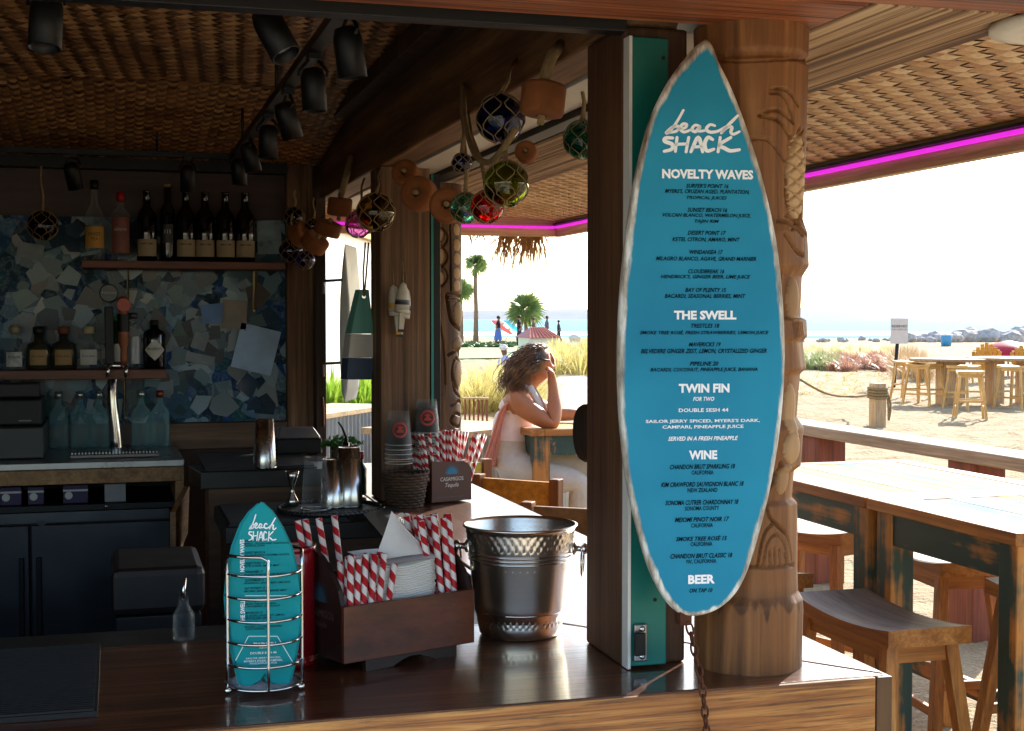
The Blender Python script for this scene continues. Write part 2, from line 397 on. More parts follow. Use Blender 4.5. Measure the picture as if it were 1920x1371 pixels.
wv = t.n('TexWave', Scale=.12, Distortion=6, Detail=4); t.l(t.co((1, 1, 1), False, (0, 0, YAW)), wv.inputs[0]); t.bump(t.noise(t.co((.25, .6, 1), False), 1.0, 8, .7), .9, .5, t.bump(wv.outputs['Fac'], .3, .5)); SEA = t.mat
b = MB(); b.add([(-30000, -1000, -.55), (30000, -1000, -.55), (30000, 40000, -.55), (-30000, 40000, -.55)], [(0, 1, 2, 3)])
tag(b.build('sea', SEA), 'calm pale blue sea reaching the horizon', 'sea', kind='structure')
# foam lines where the swell breaks
b = MB(); FOAM = mat('sea foam', 'eef2f2', .8, 0, .05)
for d0, wd, z in ((163, 5.0, -.30), (178, 4, -.33), (205, 4, -.35)):
    P = []; Q = []
    for i in range(140):
        s_ = -60 + i * 1.6; d = d0 + .08 * s_ + 2 * mnoise.noise((s_ * .06, d0, 0)); wdt = wd * max(.05, .7 + 1.2 * mnoise.noise((s_ * .12, d0, 5)))
        q = Vector((math.sin(YAW) * d + math.cos(YAW) * s_, math.cos(YAW) * d - math.sin(YAW) * s_, z)); P.append(q); Q.append(q + Vector((math.sin(YAW), math.cos(YAW), 0)) * wdt + Vector((0, 0, .1)))
    n = len(P); b.add(P + Q, [(i, i+1, n+i+1, n+i) for i in range(n-1)])
o = b.build('surf_foam', FOAM); tag(o, 'white surf breaking along the shore', 'surf', kind='stuff')
# far headland
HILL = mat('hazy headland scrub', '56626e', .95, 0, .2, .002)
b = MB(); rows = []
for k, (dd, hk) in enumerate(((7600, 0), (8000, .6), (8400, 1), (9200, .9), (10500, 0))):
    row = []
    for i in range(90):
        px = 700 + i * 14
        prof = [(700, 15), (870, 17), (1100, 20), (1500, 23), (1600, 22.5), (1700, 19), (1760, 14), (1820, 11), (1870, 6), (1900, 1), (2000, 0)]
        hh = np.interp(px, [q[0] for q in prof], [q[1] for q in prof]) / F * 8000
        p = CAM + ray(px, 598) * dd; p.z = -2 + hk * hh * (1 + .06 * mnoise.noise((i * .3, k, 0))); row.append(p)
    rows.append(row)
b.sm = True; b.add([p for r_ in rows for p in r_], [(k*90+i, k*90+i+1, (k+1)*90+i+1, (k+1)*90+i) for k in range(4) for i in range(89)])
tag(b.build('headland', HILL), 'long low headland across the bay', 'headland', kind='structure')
# ================================================================== the hut
hut = thing('beach_bar_hut', 'open timber beach bar hut with woven ceiling and dark beams', 'bar hut', (0, 4, 0))
ZB = 2.187
# interior floor
tag(bx('floor', (-2.6, 2.2, -.2), (1.2, 6.0, .012), W_FLOOR), 'dark interior bar floor', 'floor', kind='structure')
bx('post', (.85, 2.27, 1.07), (.972, 2.46, ZB), wood('red brown corner post', ('331d10', '5f3c23', '835c39'), 'z', 20, .65, .8), hut, .006)
bx('post', (.85, 4.55, 1.07), (1.02, 4.73, ZB), W_POST, hut, .006)
bx('post', (.70, 5.87, 0), (.81, 6.0, 2.33), W_POST, hut, .005)
bx('jamb', (.812, 5.8, 0), (.853, 6.0, ZB), W_POSTD, hut, .003)
bx('header_beam', (-2.8, 2.002, ZB - .004), (1.176, 2.215, 2.5), W_HEAD, hut, .008)
bx('soffit_board', (-2.8, 1.2, ZB - .002), (2.09, 1.998, 2.25), W_HEAD, hut, .006)
bx('shutter_track', (-2.6, 2.219, 2.166), (.84, 2.258, 2.2), BLACK, hut, .002)
bx('side_beam', (.85, 2.262, ZB + .001), (.953, 6.6, 2.44), W_BEAM, hut, .008)
bx('side_beam_lining', (.955, 2.28, 2.182), (1.069, 6.55, 2.3), WHITE, hut, .002)
bx('side_shutter_track', (1.071, 2.28, 2.166), (1.125, 6.55, 2.25), BLACK, hut, .002)
bx('inner_plate', (.78, 2.3, 2.42), (.848, 5.86, 2.5), W_POSTD, hut, .004)
for x0, x1, y0 in ((1.18, 1.315, 2.002), (1.318, 1.447, 2.002), (1.452, 1.518, 2.002)):
    bx('plank', (x0, y0, ZB + random.uniform(-.003, .003)), (x1, 6.55, 2.26), W_PLANK, hut, .005)
bx('light_block_slab', (-2.9, 1.1, 2.62), (2.2, 6.75, 2.7), W_PANEL, hut)  # unseen slab added over the ceiling to block light from above
bx('roof_curb', (-2.9, 1.12, 2.15), (2.116, 1.198, 2.62), W_HEAD, hut)  # unseen overhang edge, pulled back to let skylight onto the bar front
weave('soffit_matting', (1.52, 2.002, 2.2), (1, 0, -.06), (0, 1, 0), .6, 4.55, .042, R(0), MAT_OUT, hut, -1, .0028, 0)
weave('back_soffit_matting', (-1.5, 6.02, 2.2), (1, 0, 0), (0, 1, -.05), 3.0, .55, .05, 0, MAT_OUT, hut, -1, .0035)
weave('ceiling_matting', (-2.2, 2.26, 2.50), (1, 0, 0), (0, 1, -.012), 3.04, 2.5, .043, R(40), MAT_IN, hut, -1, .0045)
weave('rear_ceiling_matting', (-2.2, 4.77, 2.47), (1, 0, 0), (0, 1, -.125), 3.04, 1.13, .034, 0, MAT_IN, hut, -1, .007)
# fascia with the lit strip under the eaves
W_FAS = wood('fascia board', ('b08c66', 'e2c09a', 'f0d8b8'), 'y', 16, .6, .4)
W_FASX = wood('far fascia board', ('b08c66', 'e2c09a', 'f0d8b8'), 'x', 16, .6, .4)
bx('fascia', (2.118, 1.12, 2.088), (2.15, 6.62, 2.62), W_FAS, hut, .003)
bx('fascia', (-2.9, 6.585, 2.088), (2.116, 6.62, 2.62), W_FASX, hut, .003)
LED = emit('magenta strip light', 'e02ae0', .36)
b = MB(); b.box((2.106, 1.2, 2.128), (2.1165, 6.57, 2.139)); b.build('strip_light', LED, hut)
b = MB(); b.box((1.0, 6.574, 2.128), (2.105, 6.584, 2.139)); b.build('strip_light', LED, hut)
bx('light_channel', (2.094, 1.2, 2.1435), (2.1165, 6.57, 2.152), BLACK, hut)
# back, left and low walls
bx('back_wall', (-2.8, 5.93, 0), (.70, 6.0, 2.62), W_PANEL, hut)
bx('left_wall', (-2.8, 2.0, 0), (-2.3, 5.93, 2.62), W_PANEL, hut)
bx('ceiling_edge_beam', (-2.3, 5.84, 2.285), (.70, 5.928, 2.345), BLACK, hut)
# low wall under the side counter and below the front counter
W_LOW = wood('bar front boards', ('3a2415', '5d3f26', '7a573a'), 'z', 12, .6, .5)
for i in range(12): bx('board', (-2.6 + i * .305, 2.2, 0), (-2.6 + i * .305 + .3, 2.23, .9), W_LOW, hut, .003)
for i in range(12): bx('board', (1.10, 2.232 + i * .31, 0), (1.13, 2.232 + i * .31 + .305, .9), W_LOW, hut, .003)
# thatch fringe at the far eave
TH = leafmat('dry palm thatch', '7a5a34', 'b0854f', .3)
b = MB()
for i in range(230):
    cl = random.choice((885, 905, 945, 955, 960, 985, 990, 995, 1000, 1010, 1015)); px = cl + random.gauss(0, 8); L = random.uniform(.05, .16) * (1.6 if 935 < px < 1015 else .7)
    p = Yp(px, 430, 6.64); p.z = 2.13; dx = random.gauss(-.02, .05); q = p + Vector((dx, random.gauss(0, .02), -L)); wdt = random.uniform(.0015, .005); m = (p + q) / 2 + Vector((dx * .2, 0, -.01))
    b.add([p + V(-wdt, 0, 0), p + V(wdt, 0, 0), m + V(wdt * .8, 0, 0), m + V(-wdt * .8, 0, 0), q], [(0, 1, 2, 3), (3, 2, 4)])
o = b.build('thatch_fringe', TH, hut); o['kind'] = 'stuff'
# steel channels the shutters run in
ch = thing('shutter_channel', 'tall teal steel shutter channel beside the surfboard menu', 'shutter track', (.89, 2.25, 1.07))
MB().box((.857, 2.244, 1.075), (.925, 2.268, 2.164)).build('channel', TEAL, ch, bevel=.002)
MB().box((.851, 2.24, 1.072), (.8565, 2.268, 2.164)).build('edge_strip', WHITE, ch)
br = MB(); br.box((.862, 2.236, 1.085), (.886, 2.2435, 1.15)); br.build('bracket', STEEL, ch, bevel=.002)
b = MB(); b.beam((.868, 2.2255, 1.098), (.868, 2.2255, 1.138), .008, .02); b.build('latch', BLACK, ch, bevel=.002)
for z in (1.094, 1.142): MB().lathe([(.005, 0), (.005, .003), (.002, .004)], (.876, 2.236, z), 12, Matrix.Rotation(R(90), 4, 'X')).build('screw', CHROME, ch)
for x, z in ((.903, 1.222), (.903, 1.19), (.915, 2.13)): MB().lathe([(.0035, 0), (.0035, .001)], (x, 2.2438, z), 10, Matrix.Rotation(R(90), 4, 'X')).build('bolt_hole', BLACK, ch)
ch = thing('shutter_channel', 'dark narrow shutter channel between the buoy post and far tiki pole', 'shutter track', (1.03, 4.5, 1.07))
MB().box((1.022, 4.55, 1.075), (1.055, 4.6, 2.164)).build('channel', BLACK, ch, bevel=.002)
MB().box((1.022, 4.546, 1.075), (1.03, 4.5495, 2.164)).build('edge_strip', TEAL, ch)
# ================================================================== bar counter, L-shaped
bar = thing('bar_counter', 'long varnished dark wood bar counter wrapping the corner', 'bar counter', (.3, 2.3, 0))
CT = 1.07
b = MB(); b.prism([(-2.6, 2.092, 1.03), (1.27, 2.092, 1.03), (.832, 2.655, 1.03), (-2.6, 2.655, 1.03)], (0, 0, .04)); b.build('front_top', W_TOP, bar, bevel=.004)
b = MB(); b.prism([(1.272, 2.097, 1.03), (1.272, 5.8, 1.03), (.835, 5.8, 1.03), (.835, 2.66, 1.03)], (0, 0, .0395)); b.build('side_top', W_TOPY, bar, bevel=.004)
bx('apron', (-2.6, 2.086, .86), (1.245, 2.118, 1.068), W_APRON, bar, .003)
bx('apron', (1.247, 2.086, .86), (1.277, 5.8, 1.068), wood('side apron oak', ('2b1a10', '53361f', '70502f'), 'z', 10, .5, .4), bar, .003)
bx('inner_edge', (-2.6, 2.656, 1.0), (.83, 2.672, 1.069), W_TOP, bar, .003)
bx('inner_edge', (.815, 2.674, 1.0), (.833, 5.7, 1.066), W_TOP, bar, .003)
# ================================================================== carved tiki poles
def tiki(name, label, c, r0, z0, z1, prof, grooves, patches, cs, stain=None, nth=260, nz=460):
    root = thing(name, label, 'tiki pole', (c[0], c[1], z0))
    face = math.atan2(-c[1], -c[0])                                   # direction from the pole to the camera
    th = np.linspace(-math.pi, math.pi, nth, endpoint=False); zs = np.linspace(z0, z1, nz)
    TH, ZZ = np.meshgrid(th, zs); SS = TH * r0
    rad = np.interp(ZZ, [p[0] for p in prof], [p[1] for p in prof]); tone = np.zeros_like(rad)
    def uv(px, py):
        d = ray(px, py); a = d.x**2 + d.y**2; bb = -2 * (d.x * c[0] + d.y * c[1]); cc = c[0]**2 + c[1]**2 - r0**2
        q = max(0, bb * bb - 4 * a * cc); tt = (-bb - math.sqrt(q)) / (2 * a); p = CAM + d * tt
        ang = math.atan2(p.y - c[1], p.x - c[0]) - face; ang = (ang + math.pi) % (2 * math.pi) - math.pi
        return ang * r0, p.z
    def dist(poly):
        D = np.full(SS.shape, 9.)
        for (a, b_), (e, f) in zip(poly[:-1], poly[1:]):
            vx, vy = e - a, f - b_; L = vx * vx + vy * vy + 1e-12
            t_ = np.clip(((SS - a) * vx + (ZZ - b_) * vy) / L, 0, 1); D = np.minimum(D, np.hypot(SS - a - t_ * vx, ZZ - b_ - t_ * vy))
        return D
    for g in grooves:
        pts, wd, dp = g[:3]
        P = [uv(*p) for p in pts]
        if len(P) > 2: P = [(q.x, q.y) for q in catmull([Vector((a, b_, 0)) for a, b_ in P], 5, False)]
        D = dist(P); rad -= 1.6 * dp * np.exp(-(D / wd) ** 4)
    for (px, py), (rx, ry), hgt, tn, pw in patches:
        u0, v0 = uv(px, py); u1 = uv(px - rx, py)[0]; v1 = uv(px, py - ry)[1]
        a = abs(u1 - u0); b_ = abs(v1 - v0); e = ((SS - u0) / a) ** 2 + ((ZZ - v0) / b_) ** 2
        if hgt > 0: rad += hgt * np.clip(1 - e, 0, 1) ** pw
        else:
            rad += hgt * (1 / (1 + np.exp((e - 1) * 14)))
        tone = np.maximum(tone, tn * (e < 1.0))
    wob = np.array([[mnoise.noise((math.cos(a) * 2.2, math.sin(a) * 2.2, z * 5)) for a in th] for z in zs[::4]])
    wob = np.repeat(wob, 4, axis=0)[:nz]; rad += wob * .004
    X = c[0] + rad * np.cos(TH + face); Y = c[1] + rad * np.sin(TH + face)
    st = np.zeros_like(rad)
    if stain is not None: st = stain(SS, ZZ)
    vs = np.stack([X, Y, ZZ], -1).reshape(-1, 3); fs = []
    for i in range(nz - 1):
        for k in range(nth): fs.append((i*nth+k, i*nth+(k+1) % nth, (i+1)*nth+(k+1) % nth, (i+1)*nth+k))
    fs.append(tuple((nz-1)*nth + k for k in range(nth)))
    b = MB(); b.sm = True; b.add(vs.tolist(), fs)
    t = NT(name + ' wood'); co = t.co((30, 30, 1.2)); g = t.noise(co, 1.0, 6, .6, .5); big = t.noise(t.co((6, 6, 5)), 1.0, 4, .6)
    col = t.ramp(g, [(.28, cs[0]), (.5, cs[1]), (.72, cs[2])])
    col = t.mix(t.ramp(big, [(.4, 0.0), (.65, .7)]), col, cs[1])
    a1 = t.n('Attribute', _attribute_name='tone'); col = t.mix(a1.outputs['Fac'], col, cs[3])
    a2 = t.n('Attribute', _attribute_name='stain'); col = t.mix(a2.outputs['Fac'], col, cs[0])
    t.col(col); t.set(Roughness=.62, Specular_IOR_Level=.35); ck = t.ramp(t.noise(t.co((60, 60, 1.6)), 1.0, 5, .7, .4), [(.3, 0.0), (.38, 1.0)]); t.col(t.mix(1., col, t.mix(.55, 'ffffff', ck), 'MULTIPLY')); t.bump(ck, .6, .004, t.bump(g, .6, .005))
    b.build('trunk', t.mat, root, attr={'tone': tone.ravel(), 'stain': st.ravel()}); return root
T1 = (1.076, 2.234)
zt = lambda y, d=2.45: 1.68 - (y - 598) / F * d
def stain1(s, z):
    edge = zt(1128) + .01 * np.sin(s * 140) + .012 * np.sin(s * 310 + 1) * (np.sin(s * 60) > 0)
    return np.clip((z - edge) / .006, 0, 1) * np.clip((zt(1085) - z) / .05, 0, 1) * .8
prof1 = [(1.07, .0955), (zt(1140), .0955), (zt(1120), .094), (zt(1105), .086), (zt(1060), .084), (zt(1000), .084), (zt(940), .083), (zt(930), .074), (zt(880), .078),
         (zt(870), .09), (zt(800), .095), (zt(780), .083), (zt(700), .088), (zt(690), .098), (zt(640), .092), (zt(630), .1), (zt(600), .098), (zt(595), .087), (zt(520), .09),
         (zt(500), .102), (zt(440), .1), (zt(415), .092), (zt(300), .094), (zt(160), .098), (zt(135), .099), (zt(128), .094), (zt(120), .094), (zt(112), .098), (zt(70), .099)]
g1 = [([(1444,174),(1466,176),(1480,200),(1488,224)], .0022, .006), ([(1446,168),(1475,169),(1497,198)], .0022, .006),
      ([(1424,215),(1456,206),(1489,230)], .0022, .006), ([(1424,216),(1464,229),(1487,268)], .0024, .007),
      ([(1402,262),(1440,262),(1472,300)], .002, .004),
      ([(1500,240),(1484,288),(1476,331),(1479,384),(1498,420)], .0025, .008),
      ([(1461,413),(1480,418),(1500,440)], .003, .006), ([(1470,440),(1488,470),(1500,478)], .003, .006),
      ([(1422,1062),(1436,1005),(1462,984),(1486,1008),(1495,1052)], .0022, .005), ([(1434,1062),(1444,1020),(1464,1004),(1480,1022),(1487,1060)], .002, .004),
      ([(1448,1035),(1450,1062)], .0016, .006), ([(1459,1030),(1461,1062)], .0016, .006), ([(1470,1032),(1472,1062)], .0016, .006), ([(1481,1038),(1483,1060)], .0016, .006),
      ([(1400,1064),(1440,1066),(1500,1060)], .0025, .005), ([(1440,950),(1452,975),(1480,1000)], .0025, .006), ([(1445,925),(1460,905),(1468,870)], .004, .008),
      ([(1300,112),(1400,116),(1512,112)], .0015, .003)]
for k in range(7):
    y = 255 + k * 26
    g1.append(([(1476 + (6 if k in (0, 6) else 0), y + 20), (1506, y - 12)], .0014, .005)); g1.append(([(1478, y - 8), (1506, y + 30)], .0014, .005))
for k in range(5): g1.append(([(1484 + k * 4, 605), (1486 + k * 4, 632)], .0014, .004))
p1_ = [((1490, 560), (12, 42), .012, .3, .5), ((1488, 770), (14, 50), .01, .45, .5), ((1486, 840), (16, 30), .012, .45, .5), ((1480, 900), (14, 30), .01, .3, .6), ((1496, 330), (18, 80), .005, .55, .4)]
tk1 = tiki('tiki_pole', 'thick carved tiki pole standing behind the blue surfboard menu', T1, .0955, 1.07, 2.186, prof1, g1, p1_, ('2e1a0c', '7c502c', 'ac7c4c', 'd8b486'), stain1)
T2 = (1.12, 4.93)
g2 = []
eight = [(827 + 9.5 * math.sin(math.pi * 2 * k / 48 * 1.5 + 0), 427 + k * 110 / 48) for k in range(49)]
g2 += [([(827 + s * (10 * abs(math.sin(math.pi * k / 16)) + 1), 428 + k * 108 / 48) for k in range(49)], .0028, .007) for s in (-1, 1)]
g2 += [([(811, 420), (812, 545)], .0025, .006), ([(843, 420), (844, 545)], .003, .008), ([(866, 420), (867, 545)], .003, .006),
       ([(838, 556), (846, 600), (858, 615), (872, 618)], .006, .012), ([(836, 552), (872, 556)], .004, .008), ([(840, 562), (872, 565)], .003, .006),
       ([(842, 665), (860, 655), (873, 668)], .006, .01), ([(850, 700), (856, 735), (873, 745)], .006, .01), ([(870, 680), (856, 672), (850, 700), (860, 728), (872, 722)], .004, .008),
       ([(846, 760), (862, 752), (872, 770), (860, 800), (846, 792), (852, 776), (862, 778)], .005, .009), ([(812, 560), (830, 640), (836, 720)], .004, .005)]
p2_ = [((827, 440), (5, 11), -.004, .7, 1), ((827, 481), (6, 14), -.004, .7, 1), ((827, 522), (5, 12), -.004, .7, 1)]
p2_ += [((855, y), (6, 11), .006, .85, .6) for y in (431, 460, 486, 513, 536)] + [((861, 588), (10, 24), .012, .5, .5), ((864, 700), (8, 26), .01, .6, .5), ((862, 645), (12, 14), .008, .3, .6)]
prof2 = [(1.07, .095), (zt(745, 5.03), .095), (zt(735, 5.03), .088), (zt(660, 5.03), .09), (zt(640, 5.03), .095), (zt(560, 5.03), .092), (zt(545, 5.03), .1), (zt(420, 5.03), .098), (2.165, .1)]
tk2 = tiki('tiki_pole', 'carved tiki pole with looped figure and shells beside the buoy post', T2, .095, 1.07, 2.165, prof2, g2, p2_, ('24150b', '5c3f25', '86633f', 'c2a27a'), None, 220, 360)
# ================================================================== the big surfboard menu
br_ = V(math.cos(R(8)), -math.sin(R(8)), 0); bn = V(-math.sin(R(8)), -math.cos(R(8)), 0); bo = V(1.03, 2.148, 1.6) + bn * .036
def bp(x, y, off=0.): return planep(x, y, bo, bn) + bn * off
OUT = [(1326,73),(1352,118),(1378,172),(1407,250),(1436,345),(1460,455),(1472,570),(1475,680),(1468,790),(1451,900),(1427,1000),(1402,1078),(1376,1122),(1342,1148),(1300,1158),(1268,1147),
       (1239,1112),(1213,1055),(1189,968),(1172,880),(1162,780),(1159,680),(1163,560),(1176,430),(1196,312),(1226,208),(1271,128)]
ring = [p for i, p in enumerate(catmull([V(x, y, 0) for x, y in OUT], 6))]
ring[0] = V(1326, 71, 0)
m = len(ring)
def inset(r_, d):
    cx, cy = 1317, 630; return [V(cx + (p.x - cx) * (1 - d / 158), cy + (p.y - cy) * (1 - d * (1.0 if p.y > cy else 1.6) / 540), 0) for p in r_]
def board(rings, P, name, mt, root, extra=None):
    b = MB(); b.sm = False; base = []; ed = []
    for pts, off, e in rings:
        base.append(len(b.v)); b.v += [tuple(P(p.x, p.y, off)) for p in pts]; ed += [e] * len(pts)
    n = len(rings[0][0])
    for k in range(len(rings) - 1):
        for i in range(n): b.f.append((base[k]+i, base[k]+(i+1) % n, base[k+1]+(i+1) % n, base[k+1]+i)); b.m.append(0); b.fs.append(True)
    b.f.append(tuple(base[-1] + i for i in range(n))); b.m.append(0); b.fs.append(False)
    b.f.append(tuple(base[0] + i for i in range(n))[::-1]); b.m.append(0); b.fs.append(False)
    return b.build(name, mt, root, attr={'edge': ed})
sb = thing('surfboard_menu', 'tall blue surfboard drink menu hanging on the carved corner pole', 'menu board', bp(1300, 1158))
t = NT('worn blue board paint'); a1 = t.n('Attribute', _attribute_name='edge')
n1 = t.noise(t.co((14, 14, 3.5), False), 1.0, 5, .62, .4); n2 = t.noise(t.co((45, 45, 10), False), 1.0, 4, .65); n3 = t.noise(t.co((3, 3, 3), False), 1.0, 3, .5)
ma = t.n('Math', _operation='MULTIPLY_ADD'); t.l(n1, ma.inputs[0]); ma.inputs[1].default_value = 1.5; t.l(a1.outputs['Fac'], ma.inputs[2])
mb_ = t.n('Math', _operation='MULTIPLY_ADD'); t.l(n2, mb_.inputs[0]); mb_.inputs[1].default_value = .5; t.l(ma.outputs[0], mb_.inputs[2])
blue = t.ramp(n3, [(.3, '1a7a9c'), (.7, '2894b4')])
wear = t.ramp(n2, [(.3, '6b4a35'), (.5, 'b8b2a6'), (.62, 'e2e2dd')])
t.col(t.mix(t.ramp(mb_.outputs[0], [(.60, 0.0), (.70, 1.0)]) if False else t.ramp(mb_.outputs[0], [(.0, 0.0), (1., 0.0)]), blue, wear))
mr = t.n('MapRange'); mr.inputs[1].default_value = 1.66; mr.inputs[2].default_value = 1.9; t.l(mb_.outputs[0], mr.inputs[0])
t.col(t.mix(mr.outputs[0], blue, wear)); t.set(Roughness=.6, Specular_IOR_Level=.2); t.bump(n2, .12, .002)
board([(inset(ring, 5), -.022, 1.4), (inset(ring, 1), -.017, 1.4), (ring, -.011, 1.4), (inset(ring, 2.5), -.004, 1.2), (inset(ring, 7), -.0005, 1.0), (inset(ring, 16), 0, .55), (inset(ring, 30), 0, .18), (inset(ring, 48), 0, -.3)], bp, 'board', t.mat, sb)
INKW = mat('white lettering paint', 'f3f5f8', .5, 0, .05); INKN = mat('navy lettering paint', '040912', .7, 0, .05, Specular_IOR_Level=.1)
for grp in (LOGO_TOP, LOGO_LOW):
    b = MB()
    for st in grp: ribbon(b, st, 7.6 if grp is LOGO_LOW else 6.2, lambda x, y: bp(x, y, .0012))
    b.build('lettering', INKW, sb)
MENU = """h|NOVELTY WAVES|1327|327|171|18
k|SURFER'S POINT 16|1326|349|80|8
k|MYERS'S, CRUZAN AGED, PLANTATION,|1326|360|158|9
k|TROPICAL JUICES|1325|372|76|8
k|SUNSET BEACH 16|1326|394|75|8
k|VOLCAN BLANCO, WATERMELON JUICE,|1325|405|165|9
k|TAJIN RIM|1325|416|46|8
k|DESERT POINT 17|1325|437|72|8
k|KETEL CITRON, AMARO, MINT|1324|450|127|9
k|WINDANSEA 17|1324|473|63|8
k|MILAGRO BLANCO, AGAVE, GRAND MARNIER|1324|486|188|9
k|CLOUDBREAK 16|1324|509|68|8
k|HENDRICK'S, GINGER BEER, LIME JUICE|1323|520|168|9
k|BAY OF PLENTY 15|1323|544|77|8
k|BACARDI, SEASONAL BERRIES, MINT|1322|556|152|9
h|THE SWELL|1322|591|117|17
k|TRESTLES 18|1322|611|53|8
k|SMOKE TREE ROSÉ, FRESH STRAWBERRIES, LEMON JUICE|1321|624|242|10
k|MAVERICKS 19|1321|646|60|8
k|BELVEDERE GINGER ZEST, LEMON, CRYSTALIZED GINGER|1320|659|236|10
k|PIPELINE 20|1320|682|54|8
k|BACARDI, COCONUT, PINEAPPLE JUICE, BANANA|1320|694|201|9
h|TWIN FIN|1320|728|95|17
w|FOR TWO|1319|748|40|8
s|DOUBLE SESH 44|1319|769|93|7
s|SAILOR JERRY SPICED, MYERS'S DARK,|1318|790|214|8
s|CAMPARI, PINEAPPLE JUICE|1318|801|152|8
w|SERVED IN A FRESH PINEAPPLE|1318|822|131|8
h|WINE|1318|853|53|17
k|CHANDON BRUT SPARKLING 18|1317|875|122|9
c|CALIFORNIA|1317|886|41|8
k|KIM CRAWFORD SAUVIGNON BLANC 18|1317|908|155|9
c|NEW ZEALAND|1317|919|56|8
k|SONOMA CUTRER CHARDONNAY 18|1316|942|137|9
c|SONOMA COUNTY|1316|953|64|8
k|MEIOMI PINOT NOIR 17|1316|974|102|9
c|CALIFORNIA|1316|985|41|8
k|SMOKE TREE ROSÉ 15|1315|1009|96|10
c|CALIFORNIA|1315|1020|41|8
k|CHANDON BRUT CLASSIC 18|1315|1042|116|9
c|NV, CALIFORNIA|1315|1053|56|9
h|BEER|1315|1086|50|17
k|ON TAP 10|1314|1107|43|8"""
for ln in MENU.split('\n'):
    st, tx, cx, cy, wd, hh = ln.split('|'); cx, cy, wd, hh = float(cx), float(cy), float(wd), float(hh)
    c0 = bp(cx, cy, .0012); wid = (bp(cx + wd/2, cy) - bp(cx - wd/2, cy)).length; hgt = (bp(cx, cy + hh/2) - bp(cx, cy - hh/2)).length
    sh, bo_ = {'h': (0, .045), 'k': (.3, .02), 'w': (.3, .025), 's': (0, .02), 'c': (0, .012)}[st]
    letter(tx, c0, br_, V(0, 0, 1), wid, INKW if st in 'hws' else INKN, sb, hgt, sh, bo_)
RUST = mat('rusty iron', '5b3320', .85, .4, .35, 40, bump=.6, bs=160)
b = MB(); q = bp(1288, 1150, -.01); b.box((q.x - .012, q.y - .006, q.z - .022), (q.x + .01, q.y + .02, q.z + .012)); b.build('hanger', RUST, sb, bevel=.002)
chn = thing('rusty_chain', 'rusty chain hanging from the surfboard menu over the bar edge', 'chain', Yp(1310, 1262, 2.07))
path = [(1288, 1160, 2.10), (1296, 1190, 2.095), (1305, 1235, 2.083), (1312, 1262, 2.072), (1318, 1300, 2.07), (1322, 1340, 2.07), (1326, 1385, 2.07), (1328, 1420, 2.07)]
P = catmull([Yp(*p) for p in path], 30, False); acc = 0; last = P[0]; cents = []
for p, q in zip(P[:-1], P[1:]):
    acc += (q - p).length
    if acc > .0165: cents.append((q, (q - p).normalized())); acc = 0
for i, (c, d) in enumerate(cents):
    a = d.cross(V(0, 1, 0)).normalized() if i % 2 == 0 else d.cross(V(1, 0, .2)).normalized()
    pts = [c + d * (.0115 * math.sin(g) if abs(math.sin(g)) < 2 else 0) + a * (.0055 * math.cos(g)) for g in np.linspace(0, 2 * math.pi, 14, endpoint=False)]
    MB().tube(pts, .0019, 6, True).build('link', RUST, chn)
# ================================================================== wire rack with menu cards
rk = thing('wire_menu_rack', 'round chrome wire rack holding teal menu cards on the bar', 'menu rack', (.232, 2.295, CT))
rc = V(.232, 2.295, 0); RR = .062
def ringpts(z, r_=RR, n=40): return [(rc.x + r_ * math.cos(g), rc.y + r_ * math.sin(g), z) for g in np.linspace(0, 2 * math.pi, n, endpoint=False)]
rz = [CT + .012 + k * .037 for k in range(6)]
for z in rz: MB().tube(ringpts(z), .0026, 8, True).build('hoop', CHROME, rk)
def fr(g, z, r_=RR + .001): return V(rc.x + r_ * math.cos(g), rc.y + r_ * math.sin(g), z)
f0 = math.atan2(-rc.y, -rc.x)
for a0, a1 in ((f0 - 1.15, f0 + .12), (f0 + 1.45, f0 + 2.7)):
    arc = [fr(a0 + (a1 - a0) * k / 8, CT + .228) for k in range(9)]
    MB().tube([fr(a0, CT + .006)] + [fr(a0, CT + .05 * k) for k in range(1, 5)] + [fr(a0, CT + .222)] + arc[1:-1] + [fr(a1, CT + .222)] + [fr(a1, CT + .2 - .05 * k) for k in range(4)] + [fr(a1, CT + .012)], .0028, 8).build('upright', CHROME, rk)
for g in (f0 - 1.15, f0 + 1.25, f0 + 3.0): MB().sphere(fr(g, CT + .0065), .0065, 14, 8).build('ball_foot', CHROME, rk)
b = MB()
for k in range(-10, 11):
    h_ = math.sqrt(max(0, RR**2 - (k * .0058)**2)); b.tube([(rc.x + k * .0058, rc.y - h_, rz[0]), (rc.x + k * .0058, rc.y + h_, rz[0])], .0009, 5); b.tube([(rc.x - h_, rc.y + k * .0058, rz[0] + .001), (rc.x + h_, rc.y + k * .0058, rz[0] + .001)], .0009, 5)
b.build('mesh_base', STEEL, rk)
cn = V(-math.sin(R(6)), -math.cos(R(6)), .06).normalized(); co_ = V(.232, 2.272, 1.17)
cr_ = V(math.cos(R(6)), -math.sin(R(6)), 0); cu_ = cr_.cross(V(0, 1, 0)) if False else cn.cross(cr_) * 1.0
if cu_.z < 0: cu_ = -cu_
CARD = [(490,941),(508,957),(528,988),(545,1025),(557,1070),(564,1120),(562,1170),(556,1215),(549,1255),(541,1287),(520,1284),(505,1275),(497,1262),(488,1275),(470,1286),(456,1290),(446,1255),(437,1215),(430,1165),(426,1120),(430,1070),(440,1022),(456,980),(472,957)]
CARDM = mat('teal printed card', '008f96', .55, 0, .05, Specular_IOR_Level=.2)
LINEW = mat('pale card print', 'c9efe9', .5, 0, 0)
def cp(x, y, off=0.): return planep(x, y, co_, cn) + cn * off
